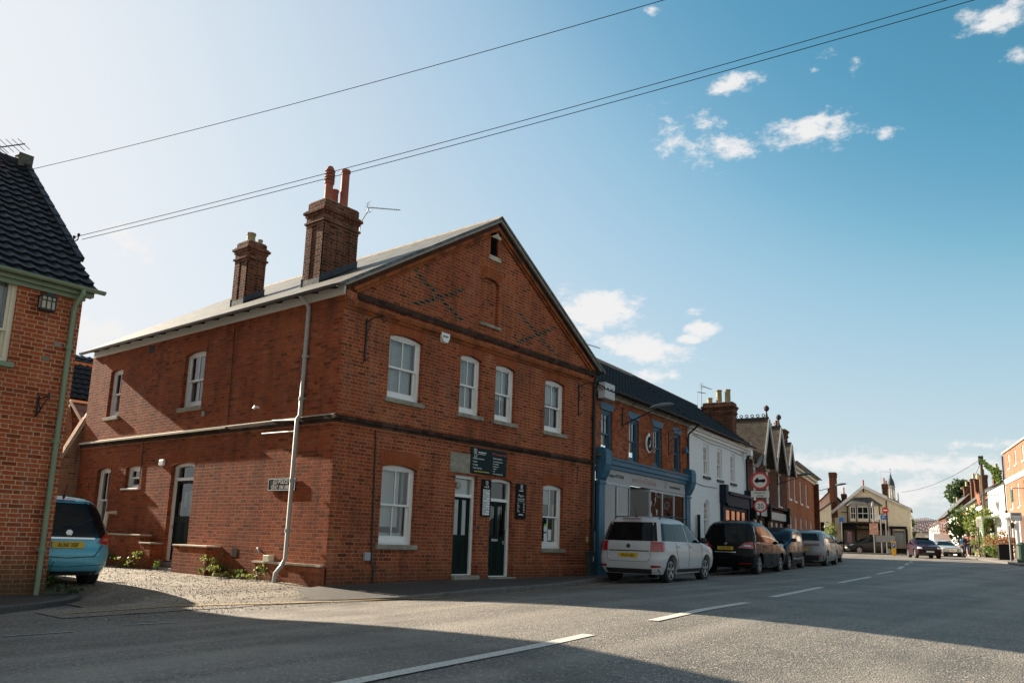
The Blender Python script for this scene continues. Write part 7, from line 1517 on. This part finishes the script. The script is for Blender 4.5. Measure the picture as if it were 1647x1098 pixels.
# trellis porch
o = thing('trellis_porch', 'pale green trellis porch with an arched opening before the white fronted house', 'porch', FRt @ frame(-3.3,-1.4,0)); tg = pmat('trellis_green', (.30,.38,.28), .6); mb = MB()
for x in (0,2.9): mb.box(x,x+.12,-.06,.06,.9,4.3)
mb.box(0,3.02,-.08,.08,4.3,4.42); mb.box(-.2,3.2,-.1,1.4,4.42,4.5)
P = [(.12+2.78*i/10, 2.6+.75*math.sin(math.pi*i/10)) for i in range(11)]; mb.tube([(p[0],0,p[1]) for p in P], .05, 5)
build('frame', mb, tg, o); mb = MB()
for i in range(12): x = .2+i*.235; zb = 2.6+.75*math.sin(math.pi*(x-.12)/2.78); mb.bar((x,0,zb),(x,.001,4.3), .03)
for i in range(5): z = 3.5+i*.18; mb.bar((.1,0,z),(2.9,0,z), .03)
build('lattice', mb, tg, o)
# telegraph pole, ivy on its stay wire
o = thing('telegraph_pole', 'tall dark telegraph pole with ivy at its top on the right', 'pole', frame(76.2,.15,0)); mb = MB(); mb.tube([(0,0,.8),(0,0,10.2)], [.17,.12], 10); build('pole', mb, bark, o); mb = MB(); mb.box(-.1,.1,-.2,.2,9.6,10.4); build('cap', mb, iron, o)
for k, q in enumerate(((.5,1.6),(-.5,1.2))): pass
o = thing('ivy', 'ragged ivy climbing the stay wire from the telegraph pole top', 'ivy', frame(76.2,.15,0)); mb = MB(); A = Vector((0,0,10.0)); B = Vector((-9.5,-2.7,7.6))
for k in range(26): p = A + (B-A)*(k/25); leaves(mb, p, (.22,.22,.22+.02*k*(k > 18)), 26+(60 if k > 18 else 0), .13, rr)
build('foliage', mb, lf_mid, o); mb = MB(); mb.tube([A,B], .03, 5); build('stay_wire', mb, iron, o)
o = thing('ivy', 'russet and green creeper mass hanging on the cottage behind the pole', 'ivy', frame(77.0,-.9,0)); mb = MB(); leaves(mb, (0,0,5.2), (1.2,1.2,1.5), 900, .16, rr); build('foliage', mb, lf_mid, o); mb = MB(); leaves(mb, (-.3,-.3,5.4), (.9,.9,1.0), 260, .15, rr); build('autumn_leaves', mb, lf_red, o)
# dragon-like rusty hanging sign and scroll brackets on the white house
rust = pmat('rust', (.28,.085,.04), .8)
o = thing('hanging_sign', 'rusty cut-out metal hanging sign with scrolls before the white fronted house', 'sign', FRt @ frame(-1.2,-1.4,6.2)); mb = MB()
mb.poly([(-2.6,.5),(-1.9,.30),(-1.6,.65),(-1.3,.25),(-.9,.4),(-.5,.15),(-.2,.45),(.1,0),(.6,-.15),(.15,-.35),(.5,-.9),(-.1,-.55),(-.5,-.75),(-.7,-.35),(-1.2,-.45),(-1.4,-.1),(-2.0,0),(-1.7,.2)][::-1], y0=-.02, y1=.02); build('figure', mb, rust, o)
mb = MB(); scroll(mb, (.9,0,.1), .28, 0, rad(300), .035); scroll(mb, (.9,0,-1.4), .35, rad(180), rad(-120), .035); mb.tube([(1.4,0,-1.8),(1.4,0,.6)], .03, 5); mb.tube([(1.4,0,.1),(1.2,1.5,.1)], .03, 5); build('scrollwork', mb, iron, o)
# signs near the right
def post_sign(nm, label, x, y, h, parts, a=-60, r=.035, mat=None):
    o = thing(nm, label, 'sign', frame(x, y, gz(x,y)+.1, a)); mb = MB(); mb.tube([(0,0,0),(0,0,h)], r, 8); build('post', mb, mat or pipe_gr, o)
    for (n_, x0,x1,z0,z1,mt) in parts: mb = MB(); mb.box(x0,x1,-.06,-.035,z0,z1); build(n_, mb, mt, o)
    return o
s_blu = pmat('sign_blue', (.02,.14,.42), .45); s_grn = pmat('sign_darkgreen', (.01,.09,.06), .45)
post_sign('information_post', 'black post with a white label standing in front of the hedge', 62.5, -1.35, 2.9, [('label_plate',-.10,.10,2.3,2.95,s_w)], r=.06, mat=iron)
post_sign('bare_post', 'leaning grey post by the larger black planter', 46.9, -5.4, 2.1, [], r=.05)
o = thing('pub_sign', 'hanging grey and white board on a white lamp post at the right edge', 'sign', frame(49.2,-5.55,gz(49,-5.5)+.1,-72)); mb = MB(); mb.tube([(0,0,0),(0,0,2.4)], .11, 10); build('post', mb, wfr, o)
mb = MB(); mb.box(-.30,.30,-.03,.03,2.5,3.0); build('board', mb, pmat('board_grey', (.4,.4,.4), .6), o); text('lettering', 'MAGPIE', .13, 0, 2.84, -.035, s_blk, o, WM[o.name], 'CENTER', .9); bars(o, WM[o.name], s_w, [(-.25,.25,2.70,2.80),(-.2,.2,2.58,2.66)], -.035)
mb = MB(); mb.lathe([(.05,2.0),(.11,2.08),(.13,2.3),(.04,2.38)], 8, (-.25,0,0)); build('lantern', mb, iron, o)
o = thing('hanging_green_sign', 'dark green hanging sign cut by the right edge of the view', 'sign', FRt @ frame(12.0,-.9,5.5)); mb = MB(); mb.box(-.4,.4,-.03,.03,-.5,.4); mb.tube([(0,0,.5),(0,.9,.5)], .03, 5); build('board', mb, s_grn, o)
o = thing('railings', 'black iron railings along the pavement at the right edge', 'fence', frame(50.5,-5.9,gz(50,-6)+.1,195)); mb = MB(); mb.box(0,5,-.02,.02,.95,1.0); mb.box(0,5,-.02,.02,.1,.14)
for k in range(26): mb.box(k*.2-.01,k*.2+.01,-.01,.01,.0,1.05)
build('bars', mb, iron, o)
o = thing('litter_bin', 'dark litter bin against the kerb at the right edge', 'bin', frame(44.4,-6.25,gz(44.4,-6.3)+.1)); mb = MB(); mb.lathe([(.22,0),(.25,.1),(.25,.95),(.28,1.0),(.1,1.15)], 14); build('bin', mb, pmat('bin_green', (.05,.09,.06), .5), o)
# junction signs in front of the cream shop
def jpos(px, Z): d = pxdir(px, 892); t = Z/d.dot(fw); return CP.x+d.x*t, CP.y+d.y*t
x, y = 72.5, 6.2
def post_at(nm, label, x, y, h, extra, a=-75):
    o = thing(nm, label, 'sign', frame(x, y, gz(x,y), a)); mb = MB(); mb.tube([(0,0,0),(0,0,h)], .045, 8); build('post', mb, pipe_gr, o); extra(o); return o
def ex1(o):
    mb = MB(); mb.box(-.36,.36,-.08,-.05,1.75,2.75); build('poster_board', mb, pmat('poster', (.62,.55,.42), .6, noise_amt=.5, nscale=5, col2=(.5,.12,.08)), o); mb = MB(); mb.lathe([(.05,3.1),(.06,4.2),(.14,4.3),(.1,4.6),(.02,4.75)], 10); build('lamp_top', mb, pipe_gr, o)
post_at('lamp_post', 'grey lamp post carrying a cream and red poster board outside the cream shop', 67.7, 7.75, 3.2, ex1)
def ex2(o):
    mb = MB(); mb.box(.0,.5,-.08,-.05,3.1,3.5); build('parking_plate', mb, s_blu, o); mb = MB(); mb.box(-.45,-.05,-.08,-.05,3.1,3.5); build('white_plate', mb, s_w, o); mb = MB(); mb.box(-.5,1.1,-.08,-.05,1.1,1.7); build('grey_plate', mb, pmat('plate_grey', (.25,.26,.26), .5), o)
    text('lettering', 'P', .34, .14, 3.18, -.085, s_w, o, WM[o.name])
post_at('direction_sign', 'post with white and blue plates between the poster board and the no entry disc', 68.1, 7.23, 3.6, ex2)
def ex3(o):
    for r, m_, y0 in ((.29, t_red, -.05),): mb = MB(); mb.T = Matrix.Translation((0,y0,4.0)) @ Matrix.Rotation(rad(90),4,'X'); mb.lathe([(r,0),(r,.02)], 24); build('red_disc', mb, m_, o)
    mb = MB(); mb.box(-.2,.2,-.08,-.072,3.95,4.05); build('white_bar', mb, s_w, o)
post_at('no_entry_sign', 'red no entry disc on a post in front of the cream shop', 69.5, 7.15, 3.9, ex3)
o = thing('keep_left_bollard', 'yellow bollard with a blue arrow disc in the road before the cream shop', 'bollard', frame(62.2,4.82,gz(62.2,4.8),-75) @ Matrix.Diagonal((.5,.5,.78,1))); mb = MB(); mb.poly([(-.22,0),(.22,0),(.34,.3),(.34,1.45),(-.34,1.45),(-.34,.3)], y0=-.12, y1=.12); build('housing', mb, pmat('bollard_yellow', (.75,.42,.02), .5), o, bevel=.03)
mb = MB(); mb.T = Matrix.Translation((0,-.121,1.05)) @ Matrix.Rotation(rad(90),4,'X'); mb.lathe([(.3,0),(.3,.02)], 20); d_ = build('blue_disc', mb, s_blu, o); mb = MB(); mb.poly([(-.16,-.12+1.05),(.02,.02+1.05),(.08,-.04+1.05),(.1,.16+1.05),(-.1,.14+1.05),(-.04,.08+1.05),(-.2,-.08+1.05)][::-1], y0=-.15, y1=-.143); build('arrow', mb, s_w, o)
o = thing('traffic_island', 'low kerbed traffic island around the signs before the cream shop', 'kerb', frame(67.5,7.4,gz(67.5,7.4)-.1,-75)); mb = MB(); mb.box(-3.0,4.0,-.9,1.0,0,.22); build('slab', mb, kst, o, bevel=.05)
post_at('blue_sign', 'small blue square sign on a post by the wing wall of the pink house', 69.9, 11.2, 3.4, lambda o: (lambda mb: build('blue_plate', mb, s_blu, o))(MB().box(-.2,.2,-.08,-.05,2.9,3.35)))
o = thing('satellite_dish', 'brown satellite dish on the left corner of the cream shop', 'satellite dish', FCs @ frame(-.4,-.3,3.3)); mb = MB(); mb.T = Matrix.Rotation(rad(105),4,'X'); mb.lathe([(0,0),(.2,.03),(.38,.12),(.38,.14),(.2,.05),(0,.02)], 14); build('dish', mb, pmat('dish_brown', (.14,.11,.09), .6), o); mb = MB(); mb.tube([(0,0,0),(.3,.3,0)], .03, 5); build('arm', mb, iron, o)
streetlamp(FR_ @ frame(RL,-.1,5.0) , 'grey street lamp head seen against the sky left of the tall chimney', 1.6, .2)
# bunting over the far street
bc = [pmat('bunting_red', (.4,.06,.05), .8), pmat('bunting_white', (.6,.6,.6), .8), pmat('bunting_blue', (.05,.09,.28), .8), pmat('bunting_navy', (.03,.03,.06), .8)]
for k in range(14):
    xx = 84+k*4.6; yc = 8.6+k*1.28; o = thing('bunting', 'string of small triangular flags across the far street', 'bunting', frame(xx, yc, 0, -70), 'bunting strings over the far street')
    for ci in range(4):
        mb = MB()
        for i in range(ci, 56, 4): s_ = i*.22-6; zz = 4.0-.5*(1-((s_)/6.2)**2)+.28*k; mb.add([(s_-.09,0,zz),(s_+.09,0,zz),(s_,0,zz-.24),(s_,.01,zz-.1)], [(0,1,2),(0,2,3),(1,3,2)])
        build('flags', mb, bc[ci], o); o.children[-1]['kind'] = 'stuff'
    mb = MB(); mb.tube([(s-6, 0, 4.0-.5*(1-((s-6)/6.2)**2)+.28*k) for s in [q*1.0 for q in range(0,13)]], .012, 4); build('string', mb, s_w, o)
# overhead wires
def wire(label, A, B, sag, r=.006):
    o = thing('overhead_wire', label, 'wire', frame(0,0,0)); mb = MB(); A, B = Vector(A), Vector(B); mb.tube([A+(B-A)*(i/24)+Vector((0,0,-sag*4*(i/24)*(1-i/24))) for i in range(25)], r, 5); build('wire', mb, w_black, o)
def onray(x, y, d): return CP + pxdir(x, y)*d
wire('thin overhead wire crossing highest over the view from the left house ridge', (-4.1,5.70,8.48), onray(1110,-12,13.5), .10)
wire('upper of the two wires that end at the hooks on the left house gable', (-4.0,3.20,6.42), onray(1700,-52,15), .12)
wire('lower of the two wires that end at the hooks on the left house gable', (-4.0,2.90,6.30), onray(1760,-56,14.6), .12)
o = thing('wire_hooks', 'pair of curled black wire hooks on the gable of the left house', 'hook', frame(-4.2,2.95,6.25)); mb = MB()
for y in (.05,.25): mb.tube([(0,y,0),(.10,y,.0),(.16,y,.05),(.17,y,.14)], .012, 5); mb.lathe([(.022,.0),(.03,.02),(.022,.05)], 8, (.17,y,.13))
build('hook', mb, iron, o)
wire('slack wire from the telegraph pole top towards the cream shop', (76.2,.15,10.1), (97,12,8.6), .6, .02)
wire('second wire from the telegraph pole top down to the far cottages', (76.2,.15,9.9), (112,9,8.4), .9, .02)
# ---------------------------------------------------------------- people walking on the far pavement
skin_m = pmat('skin', (.45,.25,.18), .6)
def person(label, fr, h, top, legs, shoes, hair, stride=.22, arm=.12, turn_=0):
    """one continuous skinned body; hair and clothes are children"""
    o = thing('person', label, 'person', fr); k = h/1.75
    J = {'pel':(0,0,.95,.13),'wst':(0,0,1.10,.115),'chs':(0,0,1.32,.15),'nb':(0,0,1.47,.065),'nk':(.01,0,1.53,.055),'hd':(.02,0,1.64,.095),'ht':(.01,0,1.72,.075)}
    for s_, n in ((1,'l'),(-1,'r')):
        st = stride*s_
        J.update({n+'hp':(.02*s_,.09*s_,.90,.095),n+'kn':(st*.55+.03,.095*s_,.50,.065),n+'an':(st-(.04 if s_ < 0 else 0),.10*s_,.09+(.05 if s_ < 0 else 0),.042),n+'to':(st+.15,.11*s_,.04+(.03 if s_ < 0 else 0),.035),
          n+'sh':(0,.19*s_,1.42,.062),n+'el':(-arm*s_*.6-.02,.25*s_,1.14,.048),n+'wr':(-arm*s_*1.2+.08,.26*s_,.92,.034),n+'ha':(-arm*s_*1.3+.10,.26*s_,.84,.032)})
    E_ = [('pel','wst'),('wst','chs'),('chs','nb'),('nb','nk'),('nk','hd'),('hd','ht')]
    for n in 'lr': E_ += [('pel',n+'hp'),(n+'hp',n+'kn'),(n+'kn',n+'an'),(n+'an',n+'to'),('chs',n+'sh'),(n+'sh',n+'el'),(n+'el',n+'wr'),(n+'wr',n+'ha')]
    K = list(J)
    def skinned(name, keys, edges, grow, mat, cut=None):
        me = bpy.data.meshes.new(name); idx = {q: i for i, q in enumerate(keys)}
        me.from_pydata([(J[q][0]*k, J[q][1]*k, J[q][2]*k) for q in keys], [(idx[a], idx[b]) for a, b in edges if a in idx and b in idx], [])
        ob = bpy.data.objects.new(name, me); C.objects.link(ob); md = ob.modifiers.new('s', 'SKIN'); ob.modifiers.new('u', 'SUBSURF').levels = 1
        for i, q in enumerate(keys): r_ = (J[q][3]+grow)*k; me.skin_vertices[0].data[i].radius = (r_, r_*(1.15 if q in ('chs','wst','pel') else 1)); me.skin_vertices[0].data[i].use_root = (i == 0)
        bpy.context.view_layer.update(); m2 = bpy.data.meshes.new_from_object(ob.evaluated_get(bpy.context.evaluated_depsgraph_get())); bpy.data.objects.remove(ob)
        m2.materials.clear(); m2.materials.append(mat); m2.polygons.foreach_set('use_smooth', [True]*len(m2.polygons))
        q = bpy.data.objects.new(name, m2); C.objects.link(q); q.parent = o; WM[q.name] = fr.copy(); return q
    skinned('body', K, E_, 0, skin_m)
    skinned('jacket', ['pel','wst','chs','lsh','rsh','lel','rel','lwr','rwr'], E_, .022, top)
    skinned('trousers', ['pel','lhp','rhp','lkn','rkn','lan','ran'], E_, .018, legs)
    for n in 'lr': mb = MB(); a = J[n+'an']; mb.T = Matrix.Translation(((a[0]+.06)*k,a[1]*k,(a[2]-.035)*k)) @ Matrix.Diagonal((.15,.055,.055,1)); mb.lathe([(.4,-.95),(.95,-.6),(1,0),(.7,.6),(.3,1)], 10); build('shoe', mb, shoes, o, smooth=True)
    mb = MB(); mb.T = Matrix.Translation((.005*k,0,1.69*k)) @ Matrix.Diagonal((.11*k,.095*k,.10*k,1)); mb.lathe([(1,-.35),(1.02,0),(.85,.6),(.45,.95),(.05,1.05)], 12); build('hair', mb, hair, o, smooth=True)
    mb = MB(); mb.box(.095*k,.125*k,-.012,.012,1.60*k,1.635*k)
    mb.box(.085*k,.10*k,-.04,-.02,1.645*k,1.655*k); mb.box(.085*k,.10*k,.02,.04,1.645*k,1.655*k); mb.box(.085*k,.10*k,-.022,.022,1.568*k,1.576*k); build('face', mb, pmat('face_dark', (.25,.12,.09), .6) if 'face_dark' not in bpy.data.materials else bpy.data.materials['face_dark'], o)  # nose, eyes and mouth in one darker skin tone
def pf(x, y, a): return frame(x, y, gz(x, y)+.1, a)
blk = pmat('cloth_black', (.012,.012,.016), .85); nvy = pmat('cloth_navy', (.02,.03,.06), .85); tan = pmat('cloth_tan', (.30,.20,.12), .85); whs = pmat('shoe_white', (.7,.7,.7), .6); hgr = pmat('hair_grey', (.4,.38,.36), .8); hbr = pmat('hair_fair', (.25,.15,.07), .8)
blc = pmat('cloth_blue', (.05,.18,.4), .85)
person('person in a black top and dark blue jeans, nearest of the walking group', pf(67.3,.35,195), 1.78, blk, nvy, whs, hgr, .24)
person('person in a tan coat walking behind the one in the black top', pf(69.0,.25,196), 1.66, tan, blk, blk, hbr, .18)
person('person in all black with white shoes beside the hedge', pf(66.6,-.55,200), 1.68, blk, blk, whs, hbr, .2)
person('person in a blue jacket at the left of the group, partly behind the silver car', pf(70.0,1.0,200), 1.70, blc, nvy, blk, hgr, .15)
bpy.context.view_layer.update()
for o in list(bpy.data.objects):
    if '_w' in o.keys(): del o['_w']
